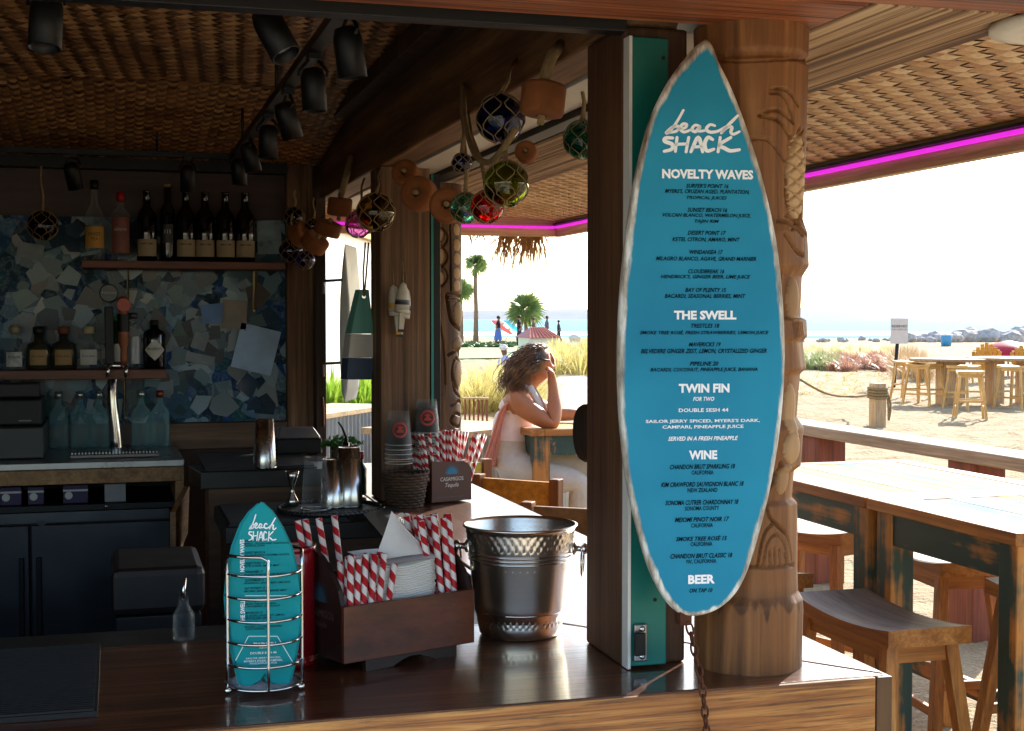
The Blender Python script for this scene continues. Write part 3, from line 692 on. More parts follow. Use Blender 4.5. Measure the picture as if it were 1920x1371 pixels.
for k, (dx, dy, off) in enumerate(((0, 0, 0.), (-7, 3, -.006), (4, 2, -.012), (-3, 5, -.018))):
    cdm = thing('menu_card', ['front teal surfboard menu card printed with drinks in the wire rack', 'teal menu card just behind the front card in the rack, peeking out at its edge', 'third teal menu card from the front in the wire rack', 'rearmost teal menu card in the wire rack'][k], 'menu card', cp(495 + dx, 1280 + dy, off - .001), 0, 'menu cards in the wire rack')
    b = MB(); pts = [cp(x + dx, y + dy, off) for x, y in CARD]; b.prism(pts, cn * -.002); b.build('card', CARDM, cdm)
    if k == 0:
        def tx(s, x, y, wd, hh, mt, sh=0., bo_=.01, rx=None, ry=None):
            c0 = cp(x, y, .0006); letter(s, c0, rx or cr_, ry or cu_, wd * .00091, mt, cdm, hh * .00091, sh, bo_)
        b = MB()
        for grp in (LOGO_TOP, LOGO_LOW):
            for st in grp: ribbon(b, [((x - 1315) * .36 + 492, (y - 247) * .66 * .95 + 990) for x, y in st], 2.7, lambda x, y: cp(x, y, .0006))
        b.build('lettering', INKW, cdm)
        tx('NOVELTY WAVES', 454, 1042, 58, 8, INKW, 0, .03, cu_, -cr_); tx('THE SWELL', 455, 1147, 42, 8, INKW, 0, .03, cu_, -cr_)
        rows = [("SURFER'S POINT 16", 478, 1014, 38), ("MYERS'S, CRUZAN AGED, PLANTATION,", 500, 1019, 80), ('TROPICAL JUICES', 478, 1024, 36), ('SUNSET BEACH 16', 478, 1036, 36), ('VOLCAN BLANCO, WATERMELON JUICE,', 500, 1041, 80), ('TAJIN RIM', 472, 1046, 22),
                ('DESERT POINT 17', 478, 1056, 36), ('KETEL CITRON, AMARO, MINT', 491, 1061, 62), ('WINDANSEA 17', 476, 1072, 32), ('MILAGRO BLANCO, AGAVE, GRAND MARNIER', 506, 1077, 92), ('CLOUDBREAK 16', 477, 1088, 33), ("HENDRICK'S, GINGER BEER, LIME JUICE", 501, 1093, 82),
                ('BAY OF PLENTY 15', 478, 1103, 36), ('BACARDI, SEASONAL BERRIES, MINT', 498, 1108, 76), ('TRESTLES 18', 474, 1127, 26), ('SMOKE TREE ROSÉ, FRESH', 488, 1132, 56), ('STRAWBERRIES, LEMON JUICE', 492, 1137, 62),
                ('MAVERICKS 19', 476, 1149, 30), ('BELVEDERE GINGER ZEST, LEMON,', 496, 1154, 70), ('CRYSTALIZED GINGER', 484, 1159, 46), ('PIPELINE 20', 474, 1170, 26), ('BACARDI, COCONUT, PINEAPPLE', 494, 1175, 66), ('JUICE, BANANA', 478, 1180, 34)]
        for s, x, y, wd in rows: tx(s, x, y, wd, 4.2, INKN, .3, .01)
        tx('TWIN FIN', 496, 1208, 40, 7, INKW, 0, .03); tx('FOR TWO', 496, 1214, 18, 4, INKW, .3, .01); tx('DOUBLE SESH 44', 494, 1224, 46, 4, INKW); tx("SAILOR JERRY SPICED,", 494, 1234, 62, 4, INKW); tx("MYERS'S DARK, CAMPARI,", 494, 1239, 68, 4, INKW); tx('PINEAPPLE JUICE', 494, 1244, 48, 4, INKW); tx('SERVED IN A FRESH PINEAPPLE', 494, 1252, 64, 4, INKW, .3)
        b = MB()
        for l in ([(460, 1117), (552, 1117)], [(442, 1238), (466, 1193), (520, 1193), (548, 1240)]):
            for p, q in zip(l[:-1], l[1:]): ribbon(b, [p, q], 2.2, lambda x, y: cp(x, y, .0006))
        b.build('printed_rule', LINEW, cdm)
# ================================================================== napkin caddy
W_CAD = wood('caddy stained ply', ('38180b', '632f1a', '84482a'), 'x', 9, .4, .25, .9, coat=.2)
W_CADD = mat('caddy dark brown sides', '23130f', .45, 0, .15, 8)
FAN = mat('blue agave print', '1f7fa8', .5, 0, .1); INKP = mat('pale print', 'd9d6d2', .5, 0, .05)
def frame(o, ang, flip=1):
    u = V(math.cos(ang), math.sin(ang), 0); v = V(-math.sin(ang), math.cos(ang), 0); return lambda a, b_, z: o + u * a + v * b_ + V(0, 0, z)
def box8(b, T, lo, hi):
    (a, c, e), (d, g, h_) = lo, hi
    return b.add([T(*q) for q in [(a,c,e),(d,c,e),(d,g,e),(a,g,e),(a,c,h_),(d,c,h_),(d,g,h_),(a,g,h_)]], [(0,3,2,1),(4,5,6,7),(0,1,5,4),(1,2,6,5),(2,3,7,6),(3,0,4,7)])
def agave(T, ax, c, s, mt, parent):
    b = MB()
    for k in range(15):
        g = R(8 + 164 * k / 14); L = s * (1 - .18 * abs(k - 7) / 7); b.add([T(c[0] + q[0], c[1] + q[1]) for q in ((0, 0), (L * .55 * math.cos(g - .09), L * .55 * math.sin(g - .09)), (L * math.cos(g), L * math.sin(g)), (L * .55 * math.cos(g + .09), L * .55 * math.sin(g + .09)))], [(0, 1, 2, 3)])
    b.build('agave_print', mt, parent)
ang = math.atan2(2.433 - 2.337, .627 - .372); ko = V(.372, 2.337, CT); KT = frame(ko, ang); KW, KD = .272, .165
kd = thing('napkin_caddy', 'dark wooden napkin and straw caddy on the bar front', 'caddy', ko)
b = MB(); box8(b, KT, (0, 0, .02), (KW, .010, .118)); b.build('front_panel', W_CAD, kd, bevel=.0015)
b = MB(); box8(b, KT, (0, KD - .01, .02), (KW, KD, .15)); b.build('back_panel', W_CADD, kd, bevel=.0015)
b = MB(); box8(b, KT, (.010, .011, .02), (KW - .01, KD - .011, .03)); b.build('floor_panel', W_CADD, kd)
def side(a0, mt):
    pr = [(0.0105, .02), (KD - .0105, .02), (KD - .0105, .19)] + [(KD * (1 - k / 8), .195 + .012 * math.sin(math.pi * k / 8) - .075 * max(0, (k - 2) / 6) ** 1.6) for k in range(1, 8)] + [(.0105, .119)]
    b = MB(); b.prism([KT(a0, y, z) for y, z in pr], KT(a0 + .009, 0, 0) - KT(a0, 0, 0)); return b.build('side_panel', mt, kd)
s1 = side(0, W_CADD); s2 = side(KW - .009, W_CADD)
b = MB(); arch = [(.045, 0)] + [(.10 + .09 * k / 8, .001 + .014 * math.sin(math.pi * k / 8)) for k in range(9)] + [(.235, 0), (.235, .0195), (.045, .0195)]
b.prism([KT(x, .004, z) for x, z in arch], KT(0, .012, 0) - KT(0, 0, 0)); b.build('foot', W_CADD, kd)
b = MB(); box8(b, KT, (.02, KD - .03, 0), (KW - .02, KD - .015, .0195)); b.build('foot', W_CADD, kd)
SP = lambda y, z: KT(-.0006, y, z)
FAND = mat('dim blue agave print', '1d4d60', .5, 0, .1)
agave(lambda a, z: SP(.085 - a, .115 + z), 0, (0, 0), .04, FAND, kd)
letter('CASAMIGOS', SP(.085, .095), -(KT(0, 1, 0) - KT(0, 0, 0)), V(0, 0, 1), .1, mat('dim print', '5a4a45', .6, 0, 0), kd, .012)
letter('Tequila', SP(.085, .075), -(KT(0, 1, 0) - KT(0, 0, 0)), V(0, 0, 1), .05, MATS['dim print'], kd, .012, .3)
# striped straws
def strawmat(name, red):
    t = NT(name); tc = t.n('TexCoord'); sp = t.n('SeparateXYZ'); t.l(tc.outputs['Object'], sp.inputs[0])
    at = t.n('Math', _operation='ARCTAN2'); t.l(sp.outputs[1], at.inputs[0]); t.l(sp.outputs[0], at.inputs[1])
    m1 = t.n('Math', _operation='MULTIPLY'); t.l(at.outputs[0], m1.inputs[0]); m1.inputs[1].default_value = 1 / (2 * math.pi)
    m2 = t.n('Math', _operation='MULTIPLY_ADD'); t.l(sp.outputs[2], m2.inputs[0]); m2.inputs[1].default_value = 1 / .031; t.l(m1.outputs[0], m2.inputs[2])
    fr_ = t.n('Math', _operation='FRACT'); t.l(m2.outputs[0], fr_.inputs[0]); gt = t.n('Math', _operation='GREATER_THAN'); t.l(fr_.outputs[0], gt.inputs[0]); gt.inputs[1].default_value = .5
    t.col(t.mix(gt.outputs[0], 'e4dcd4', red)); t.set(Roughness=.6); return t.mat
STRAW = strawmat('red striped paper', 'b5121b')
def strawmesh(L, r_=.0058):
    b = MB(); b.lathe([(r_, 0), (r_, L), (r_ * .86, L), (r_ * .86, 0)], (0, 0, 0), 12, None, False, False); o = b.build('straw', STRAW); me = o.data; bpy.data.objects.remove(o); return me
ST = strawmesh(.225); STS = strawmesh(.172)
def straw(me, p, q, label, group):
    o = bpy.data.objects.new('paper_straw', me); COL.objects.link(o); o.location = p
    o.rotation_mode = 'QUATERNION'; o.rotation_quaternion = (Vector(q) - Vector(p)).to_track_quat('Z', 'Y') @ Matrix.Rotation(random.uniform(0, 6), 3, 'Z').to_quaternion()
    return tag(o, label, 'straw', group)
lab = 'red and white striped paper straw in the short bundle at the front left of the napkin caddy'
for i in range(15):
    a, c = .018 + (i % 5) * .0122 + random.uniform(0, .003), .018 + (i // 5) * .0125
    straw(STS, KT(a, c, .031 - random.uniform(0, .016)), KT(a + random.uniform(-.004, .004) + .012 + (a - .03) * .35, c + .006 + random.uniform(-.004, .004), .031 + .172), 'short striped paper straw in the front left bundle of the napkin caddy', 'short straws in the napkin caddy')
straw(STS, KT(.079, .0185, .01), KT(.108, .0195, .15), 'short striped straw leaning alone against the napkin stack', 'short straws in the napkin caddy')
for i, (a, c, da) in enumerate(((.02, .12, -.03), (.033, .12, -.028), (.055, .115, -.026), (.078, .12, -.016))):
    straw(ST, KT(a, c, .031), KT(a + da, c + .015, .031 + .19), 'long striped paper straw at the rear left of the napkin caddy', 'long straws at the rear left of the caddy')
k = 0
for c in (.03, .043, .056, .07, .085, .1):
    for a in (.218, .230, .242, .2545):
        k += 1
        if k % 6 == 0: continue
        straw(ST, KT(a + random.uniform(-.001, .001), c, .031 - random.uniform(0, .014)), KT(a - .016 + (a - .236) * .35 + random.uniform(-.008, .008), c + .012, .031 + .19), 'long striped paper straw in the right hand bunch of the napkin caddy', 'long straws at the right of the caddy')
straw(ST, KT(.208, .1, .031), KT(.176, .11, .22), 'striped straw tilting left out of the right hand bunch in the caddy', 'long straws at the right of the caddy')
# napkins: a stack of folded sheets, the top one standing up
NAP = mat('white paper napkin', 'd8d5d0', .9, 0, .06, 30, bump=.2, bs=80)
nk = thing('napkin_stack', 'stack of white paper napkins in the wooden caddy, top one peaked', 'napkins', KT(.14, .08, .03))
for i in range(34):
    z = .031 + i * .0042; j = random.uniform(-.002, .002); sag = .003; nn = 8
    top, bot = [], []
    for a in range(nn + 1):
        x = .081 + j + (.205 - .081) * a / nn; s_ = .004 * math.cos(math.pi * a / nn * 2) * (i / 34) + random.uniform(-.0003, .0003)
        for c in (.028 + random.uniform(0, .002), .14): top.append(KT(x, c, z + s_ + .0036)); bot.append(KT(x, c, z + s_))
    n2_ = len(top); b = MB(); b.sm = True; b.add(top + bot, [(2*a, 2*a+2, 2*a+3, 2*a+1) for a in range(nn)] + [(n2_+2*a, n2_+2*a+1, n2_+2*a+3, n2_+2*a+2) for a in range(nn)] + [(2*a, n2_+2*a, n2_+2*a+2, 2*a+2) for a in range(nn)] + [(2*a+1, 2*a+3, n2_+2*a+3, n2_+2*a+1) for a in range(nn)] + [(0, 1, n2_+1, n2_), (2*nn, n2_+2*nn, n2_+2*nn+1, 2*nn+1)])
    b.build('napkin', NAP, nk)
zt_ = .031 + 34 * .0042 + .003
A = KT(.095, .06, zt_ + .002); B = KT(.21, .10, zt_ + .012); C = KT(.205, .016, zt_ + .004); Dq = KT(.078, .125, zt_ + .012); TIP = KT(.148, .085, zt_ + .085)
b = MB(); b.sm = True
def sheet(p0, p1, tip, bow, n=8):
    vs = []; nv = (p1 - p0).cross(tip - p0).normalized()
    for i in range(n + 1):
        for j2 in range(n + 1):
            s_, h_ = i / n, j2 / n; q = (p0.lerp(p1, s_)).lerp(tip, h_); q = q + nv * (bow * math.sin(math.pi * s_) * (1 - h_) + bow * .8 * math.sin(math.pi * h_) * (.5 - s_)); vs.append(q)
    b.add(vs, [(i*(n+1)+j2, (i+1)*(n+1)+j2, (i+1)*(n+1)+j2+1, i*(n+1)+j2+1) for i in range(n) for j2 in range(n)])
sheet(A, C.lerp(B, .35), TIP, .012); sheet(C.lerp(B, .35), B, TIP, -.006); sheet(A, Dq, TIP.lerp(A, .75), .004)
b.add([A, C, B, KT(.12, .1, zt_ + .004)], [(0, 1, 2, 3)]); b.add([A, KT(.08, .016, zt_ + .003), C], [(0, 1, 2)])
b.build('peaked_napkin', NAP, nk)
# ================================================================== ice bucket
t = NT('hammered steel'); t.col('ece2d2'); t.set(Metallic=1.0, Roughness=.27)
tc = t.n('TexCoord'); sp = t.n('SeparateXYZ'); t.l(tc.outputs['Object'], sp.inputs[0]); at = t.n('Math', _operation='ARCTAN2'); t.l(sp.outputs[1], at.inputs[0]); t.l(sp.outputs[0], at.inputs[1])
cb = t.n('CombineXYZ'); m1 = t.n('Math', _operation='MULTIPLY'); t.l(at.outputs[0], m1.inputs[0]); m1.inputs[1].default_value = .095; t.l(m1.outputs[0], cb.inputs[0]); t.l(sp.outputs[2], cb.inputs[1])
vo = t.n('TexVoronoi', Scale=88, Randomness=.35, _feature='SMOOTH_F1'); vo.voronoi_dimensions = '2D'; t.l(cb.outputs[0], vo.inputs['Vector']); t.bump(vo.outputs['Distance'], .03, .004); HAM = t.mat
bk = thing('ice_bucket', 'hammered steel ice bucket with ring handles on the bar', 'ice bucket', (.752, 2.565, CT))
BH = .213; prof = [(.02, 0), (.074, 0), (.079, .006)]
for z in np.linspace(.02, BH - .01, 90):
    r_ = .08 + .026 * (z / BH) ** 1.1
    prof.append((r_, z))
prof += [(.108, BH - .004), (.111, BH - .002), (.111, BH + .001), (.107, BH + .002), (.104, BH - .004), (.09, .06), (.078, .012), (.02, .01)]
nb = 176; b = MB(); b.lathe(prof, (0, 0, 0), nb)
for i, (x, y, z) in enumerate(b.v):
    g = math.atan2(y, x); rr = math.hypot(x, y); k_ = i // nb
    if 5 < k_ < len(prof) - 9 and not (.042 < z < .072 or .14 < z < .17):
        row = int(z / .0108); a_ = (.0018 if .07 < z < .145 else .001) * math.cos(g * 44 + math.pi * (row % 2)) * math.cos(math.pi * (z / .0108 - row - .5)) ; b.v[i] = (x * (1 + a_ / rr), y * (1 + a_ / rr), z)
b.build('pail', HAM, bk, world=False)
for zc in (.05, .057, .064, .148, .155, .162): MB().tube([((.0815 + .026 * (zc / BH) ** 1.1) * math.cos(g), (.0815 + .026 * (zc / BH) ** 1.1) * math.sin(g), zc) for g in np.linspace(0, 2 * math.pi, 64, endpoint=False)], .0017, 8, True).build('band', CHROME, bk, world=False)
for sg in (1, -1):
    hd = V(math.cos(R(-24)), math.sin(R(-24)), 0) * sg; tn = V(-hd.y, hd.x, 0); zc = .168; c = hd * .102 + V(0, 0, zc)
    h = MB(); M = hd.to_track_quat('Z', 'Y').to_matrix().to_4x4(); h.lathe([(.012, 0), (.013, .004), (.006, .008), (.006, .016), (.011, .02), (.011, .026), (.006, .031)], c, 20, M); ho = h.build('handle', CHROME, bk, world=False)
    MB().tube([c + hd * .019 + V(0, 0, -.026) + tn * (.026 * math.sin(g)) + V(0, 0, .026 * math.cos(g)) for g in np.linspace(0, 2 * math.pi, 32, endpoint=False)], .0024, 8, True).build('ring', CHROME, ho, world=False)
# red canister behind the rack, black bar mat
rcn = thing('red_canister', 'tall glossy red canister behind the wire menu rack', 'canister', (.296, 2.45, CT))
REDM = mat('red enamel', '7d0a14', .18, 0, .08, Coat_Weight=.5)
MB().lathe([(.04, 0), (.044, .004), (.044, .012), (.042, .016), (.042, .02), (.044, .024), (.044, .195), (.0425, .198), (.0425, .202), (.045, .205), (.045, .21), (.043, .212), (.041, .208), (.041, .02), (.01, .018)], (0, 0, 0), 40).build('can', REDM, rcn, world=False)
MB().lathe([(.0405, .021), (.0405, .207)], (0, 0, 0), 40, None, True, False).build('lining', mat('cream enamel', 'b9a48c', .4), rcn, world=False)
b = MB(); q0 = Zp(0, 1216, CT); b.box((-.5, 2.20, CT + .001), (-.03, 2.66, CT + .009))
for i in range(40): b.box((-.49, 2.205 + i * .0113, CT + .009), (-.035, 2.205 + i * .0113 + .004, CT + .0125))
tag(b.build('bar_mat', BLACKP), 'black ribbed rubber bar mat at the left end of the bar', 'bar mat')
# ================================================================== back wall: collage of torn photographs
BY = 5.93
col = thing('collage_panel', 'blue photo collage panel covering the back wall of the bar', 'wall panel', (-.6, BY, 1.25))
t = NT('collage backing'); vo = t.n('TexVoronoi', Scale=17, Randomness=1.0); t.l(t.co((1, 1, 1), False), vo.inputs['Vector']); sp = t.n('SeparateColor'); t.l(vo.outputs['Color'], sp.inputs[0])
t.col(t.mix(.25, t.ramp(sp.outputs[0], [(0, '03080d'), (.2, '0b3048'), (.35, '8fb0c4'), (.45, '154f80'), (.58, '071a1c'), (.7, '173f86'), (.82, '0f4a4c'), (.92, 'a8bcc8'), (1., '0b1420')]), t.ramp(t.noise(t.co((1, 1, 1), False), 24, 4, .6, 1.5), [(.3, '0a1420'), (.5, '1f4f70'), (.65, '9fb8c8')]))); t.set(Roughness=.45, Specular_IOR_Level=.12)
b = MB(); b.box((-2.2, BY - .014, 1.25), (.698, BY - .002, 2.095)); b.build('backing', t.mat, col)
t = NT('torn photo paper'); oi = t.n('ObjectInfo'); c = t.ramp(oi.outputs['Random'], [(0, '03080d'), (.1, '0b3048'), (.2, 'a8c4d4'), (.28, '28506a'), (.36, '7ba0ae'), (.44, '031614'), (.52, '2a4a6c'), (.6, 'cdd6d6'), (.68, '060e20'), (.76, '2a5a54'), (.84, 'a4b8c0'), (.92, '08141c'), (1., '6a5c4c')])
t.t.nodes[-1].color_ramp.interpolation = 'CONSTANT' if False else 'LINEAR'
f = t.noise(t.co((1, 1, 1)), 22, 4, .6, 1.5); t.col(t.mix(.22, c, t.ramp(f, [(.3, '0a1420'), (.47, '1f4f70'), (.6, '9fb8c8'), (.72, '14383a')]))); t.set(Roughness=.45, Specular_IOR_Level=.2, Coat_Weight=.22, Coat_Roughness=.04); t.bump(f, .5, .02); SCR = t.mat
shp = []
for k in range(14):
    n = random.randint(4, 7); b = MB(); pts = [V(math.cos(2 * math.pi * (i + random.uniform(-.3, .3)) / n) * random.uniform(.7, 1.15), 0, math.sin(2 * math.pi * (i + random.uniform(-.3, .3)) / n) * random.uniform(.55, 1.1)) for i in range(n)]
    b.prism(pts, (0, -.03, 0)); o = b.build('scrap', SCR); shp.append(o.data); bpy.data.objects.remove(o)
for k in range(290):
    o = bpy.data.objects.new('photo_scrap', random.choice(shp)); COL.objects.link(o); o.parent = col
    s = random.uniform(.026, .066); o.scale = (s, .03 + .0004 * k, s); x = -.38 + 1.06 * random.random(); z = 1.28 + .79 * random.random()
    o.location = (min(x, .698 - s * 1.15) + .6, -.0141, min(max(z, 1.25 + s * 1.1), 2.095 - s * 1.1) - 1.25); o.rotation_euler = (0, random.uniform(0, 6.28), 0)
PHO = mat('faded photo', '6f7c84', .5, 0, .3, 14); PHO2 = mat('blue photo', '4f78ad', .5, 0, .35, 9)
for px, py, w_, h_, mt, rt_ in ((57, 471, .1, .062, PHO, 8), (400, 588, .1, .08, PHO2, -6), (480, 655, .17, .19, mat('pale sky photo', '8fb0d4', .5, 0, .25, 7), 14), (375, 640, .06, .07, PHO, 20), (375, 673, .12, .04, PHO, 12), (505, 445, .1, .14, mat('beach crowd photo', '6e8894', .3, 0, .4, 16), -2), (440, 590, .1, .12, mat('sepia photo', '6f675c', .4, 0, .4, 12), 4)):
    p = Yp(px, py, BY - .03); Mx = Matrix.Translation(p) @ Matrix.Rotation(R(rt_), 4, 'Y'); b = MB(); b.box((-w_/2, -.002, -h_/2), (w_/2, .002, h_/2), Mx); b.build('photo', mt, col)
bx('ledge', (.2, BY - .06, 1.14), (.698, BY - .003, 1.248), wood('ledge wood', ('3a2618', '5e442c', '7c6042'), 'x', 14, .6, .4), hut, .003)
# ================================================================== shelves and bottles
SY = 5.70
def shelf(label, x0, x1, z0, z1, brk):
    s = thing('wall_shelf', label, 'shelf', ((x0 + x1) / 2, SY + .1, z0)); bx('board', (x0, SY, z0), (x1, BY - .016, z1), W_SHELF, s, .003)
    for x in brk:
        b = MB(); b.beam((x, BY - .02, z0 - .17), (x, BY - .02, z0 - .001), .022, .008, (1, 0, 0)); b.beam((x, BY - .028, z0 - .16), (x, SY + .06, z0 - .004), .012, .006, (1, 0, 0)); b.build('bracket', mat('brass bracket', '8a7a55', .35, .8), s)
SZ1 = Yp(350, 490, SY).z; SZ0 = Yp(350, 504, SY).z
shelf('red brown upper shelf of wine and spirit bottles', Yp(153, 495, SY).x, Yp(549, 495, SY).x - .03, SZ0, SZ1, (Yp(240, 505, 5.85).x, Yp(478, 505, 5.85).x))
LZ1 = Yp(150, 694, SY).z; LZ0 = Yp(150, 712, SY).z
shelf('dark lower shelf of squat tequila bottles', -1.2, Yp(312, 700, SY).x, LZ0, LZ1, (Yp(235, 720, 5.85).x,))
def patch(r, z0, z1, arc, n=10, face=-math.pi/2 - .02):
    b = MB(); b.sm = True; vs = []
    for i in range(n + 1):
        g = face - arc / 2 + arc * i / n
        for z in (z0, z1): vs.append((r * math.cos(g), r * math.sin(g), z))
    b.add(vs, [(2*i, 2*i+2, 2*i+3, 2*i+1) for i in range(n)]); return b
def wrap_text(s, r, zc, wd, hh, mt, root, bold=.01, face=-math.pi/2 - .02):
    def cv(a, q): g = face + a / r; return V(r * math.cos(g), r * math.sin(g), zc + q)
    vs, fs, sz = text2d(s, 0, bold); b = MB(); b.add([cv(a * wd / sz[0], q * hh / sz[1]) for a, q in vs], fs); return b.build('lettering', mt, root, world=False)
GL_DK = mat('dark green bottle glass', '07090a', .08, 0, 0, Coat_Weight=.6)
GL_CL = clear('clear bottle glass', 'aab6b8', .015, .05, .2); GL_BL = clear('pale blue bottle glass', '8cc4ca', .06, .05, .34); GL_GR = mat('smoked bottle glass', '2b2d26', .1, 0, .1, Coat_Weight=.5)
CREAM = mat('cream label', '9a8a70', .7, 0, .08); GOLDL = mat('yellow label', 'b5893a', .6, 0, .1); WHL = mat('white label', 'b9b9b4', .6, 0, .06); TANL = mat('tan label', '94764a', .6, 0, .1)
REDC = mat('red cap', '9c0d16', .4, 0, .05); DKI = mat('dark print', '1a1614', .6, 0, 0); CORK_ = mat('cork stopper', '8a6a45', .8, 0, .2, 60)
def hollow(prof, th=.0035): return prof + [(max(.002, r - th), z + (th if i == 0 else 0)) for i, (r, z) in reversed(list(enumerate(prof)))]
def bottle(label, p, prof, gm, cap=None, capm=None, lab=None, group=None, sq=None, texts=(), hol=False, cat='bottle'):
    o = thing('bottle', label, cat, p, 0, group)
    b = MB(); n = 28
    if sq:
        M = Matrix.Diagonal((1, sq, 1, 1)); b.lathe(hollow(prof) if hol else prof, (0, 0, 0), n, M)
    else: b.lathe(hollow(prof) if hol else prof, (0, 0, 0), n, None, True, True)
    b.build('body', gm, o, world=False)
    if cap: MB().lathe(cap, (0, 0, 0), 20).build('cap', capm, o, world=False)
    if lab:
        r, z0, z1, arc, lm = lab; q = patch(r, z0, z1, arc).build('label', lm, o, world=False)
        if sq: q.scale = (1, sq, 1)
    for s, r, zc, wd, hh, mt in texts:
        q = wrap_text(s, r, zc, wd, hh, mt, o)
        if sq: q.scale = (1, sq, 1)
    return o
def wine(h=.29, r=.0395): return [(.01, .004), (r - .004, 0), (r, .006), (r, h * .6), (r * .85, h * .68), (.0155, h * .78), (.0145, h * .97), (.016, h * .975), (.016, h), (.006, h)]
def sxp(px): return V(Yp(px, 486, 5.79).x, 5.79, SZ1 + .001)
ord_ = {276: 'dark wine bottle with cream label left of the slim black bottle', 349: 'first cream labelled wine bottle right of the slim black bottle', 385: 'second cream labelled wine bottle right of the slim black bottle', 423: 'third cream labelled wine bottle right of the slim black bottle', 460: 'rightmost cream labelled wine bottle on the upper shelf'}
for px, lb in ord_.items():
    bottle(lb, sxp(px), wine(.285), GL_DK, None, None, (.0402, .02, .088, 2.3, CREAM), 'cream labelled wine bottles', texts=(('MEIOMI', .0406, .07, .045, .007, DKI),))
bottle('slim black bottle numbered 115 with a cork among the wine bottles', sxp(315), [(.01, .004), (.027, 0), (.029, .005), (.029, .21), (.0145, .235), (.014, .3), (.006, .3)], GL_DK, [(.013, .3), (.0135, .312), (.004, .312)], CORK_, (.0293, .075, .15, 1.6, mat('charcoal label', '25282c', .5, 0, 0)), texts=(('115', .0297, .12, .026, .016, WHL),))
bottle('clear sweet tea vodka bottle with yellow label on the upper shelf', sxp(178), [(.01, .004), (.036, 0), (.039, .006), (.039, .17), (.03, .2), (.0145, .225), (.014, .3), (.006, .3)], GL_CL, [(.016, .285), (.016, .32), (.004, .32)], BLACK, (.0395, .05, .135, 2.2, GOLDL), texts=(('SWEET', .0399, .105, .05, .013, DKI), ('TEA', .0399, .086, .03, .013, DKI)), hol=True)
bottle('clear gin bottle with red cap on the upper shelf', sxp(227), [(.01, .004), (.034, 0), (.037, .006), (.037, .18), (.03, .2), (.0135, .215), (.013, .24), (.006, .24)], GL_CL, [(.0155, .238), (.0155, .275), (.004, .275)], REDC, (.0375, .03, .175, 2.2, mat('reddish label', '7c4a44', .6, 0, .3, 40)), texts=(('BEEFEATER', .0379, .125, .052, .010, WHL),), hol=True)
def lxp(px): return V(Yp(px, 692, 5.79).x, 5.79, LZ1 + .001)
SQT = [(.01, .003), (.045, 0), (.05, .006), (.05, .075), (.044, .1), (.02, .112), (.017, .14), (.006, .14)]
bottle('squat clear tequila bottle with round stopper at the end of the lower shelf', lxp(28), [(a * .85, z) for a, z in SQT], GL_CL, [(.012, .14), (.02, .148), (.022, .162), (.014, .176), (.003, .178)], mat('pale stopper', '8a8468', .5, 0, .2), (.0432, .012, .07, 1.5, mat('frosted label', '9ea3a5', .5, 0, .3, 70)), None, .8, texts=(('PATRON', .0436, .05, .045, .011, DKI),), hol=True)
for px, lm, gm, cm, lb in ((73, TANL, GL_GR, BLACK, 'squat dark tequila bottle with tan oval label and black stopper'), (120, TANL, GL_GR, mat('wood stopper', '6b3b24', .6), 'squat dark tequila bottle with tan label and wood stopper'), (167, WHL, GL_CL, mat('cream stopper', 'a59a78', .6), 'squat clear tequila bottle with white label and cream stopper')):
    bottle(lb, lxp(px), SQT, gm, [(.019, .14), (.022, .145), (.022, .165), (.016, .17), (.003, .17)], cm, (.0506, .018, .078, 1.35, lm), 'squat tequila bottles', .8, texts=(('Don Julio', .051, .052, .05, .01, DKI),), hol=gm is GL_CL)
bottle('grey ribbed gin bottle just right of the tap handles', lxp(250), [(.01, .003), (.032, 0), (.035, .005), (.035, .14), (.02, .16), (.014, .175), (.014, .2), (.005, .2)], GL_CL, [(.018, .2), (.018, .225), (.004, .225)], mat('grey cap', '4a4d52', .4, .4), (.0354, .02, .13, 2.4, mat('silver label', '8b9096', .4, .3, .1)), hol=True)
hb = bottle('black apothecary gin bottle with silver diamond label', lxp(290), [(.01, .003), (.041, 0), (.045, .005), (.045, .135), (.041, .15), (.02, .16), (.018, .175), (.005, .175)], GL_DK, [(.014, .176), (.017, .18), (.017, .195), (.004, .195)], BLACK)
b = MB(); b.sm = True; vs = [];
for i in range(9):
    g = -math.pi/2 + (i - 4) / 4 * .98; hh = .043 * (1 - abs(i - 4) / 4); vs += [(.0455 * math.cos(g), .0455 * math.sin(g), .075 - hh), (.0455 * math.cos(g), .0455 * math.sin(g), .075 + hh)]
b.add(vs, [(2*i, 2*i+2, 2*i+3, 2*i+1) for i in range(8)]); b.build('label', WHL, hb, world=False); wrap_text("HENDRICK'S", .046, .08, .06, .01, DKI, hb)
bottle('green and white bottle behind the tap handles', lxp(217), [(.01, .003), (.03, 0), (.033, .005), (.033, .12), (.014, .15), (.013, .19), (.005, .19)], mat('green bottle glass', '0d3a22', .1, 0, .05), [(.016, .19), (.016, .21), (.004, .21)], mat('green cap', '2b7a3c', .4), (.0336, .03, .1, 2.0, WHL))
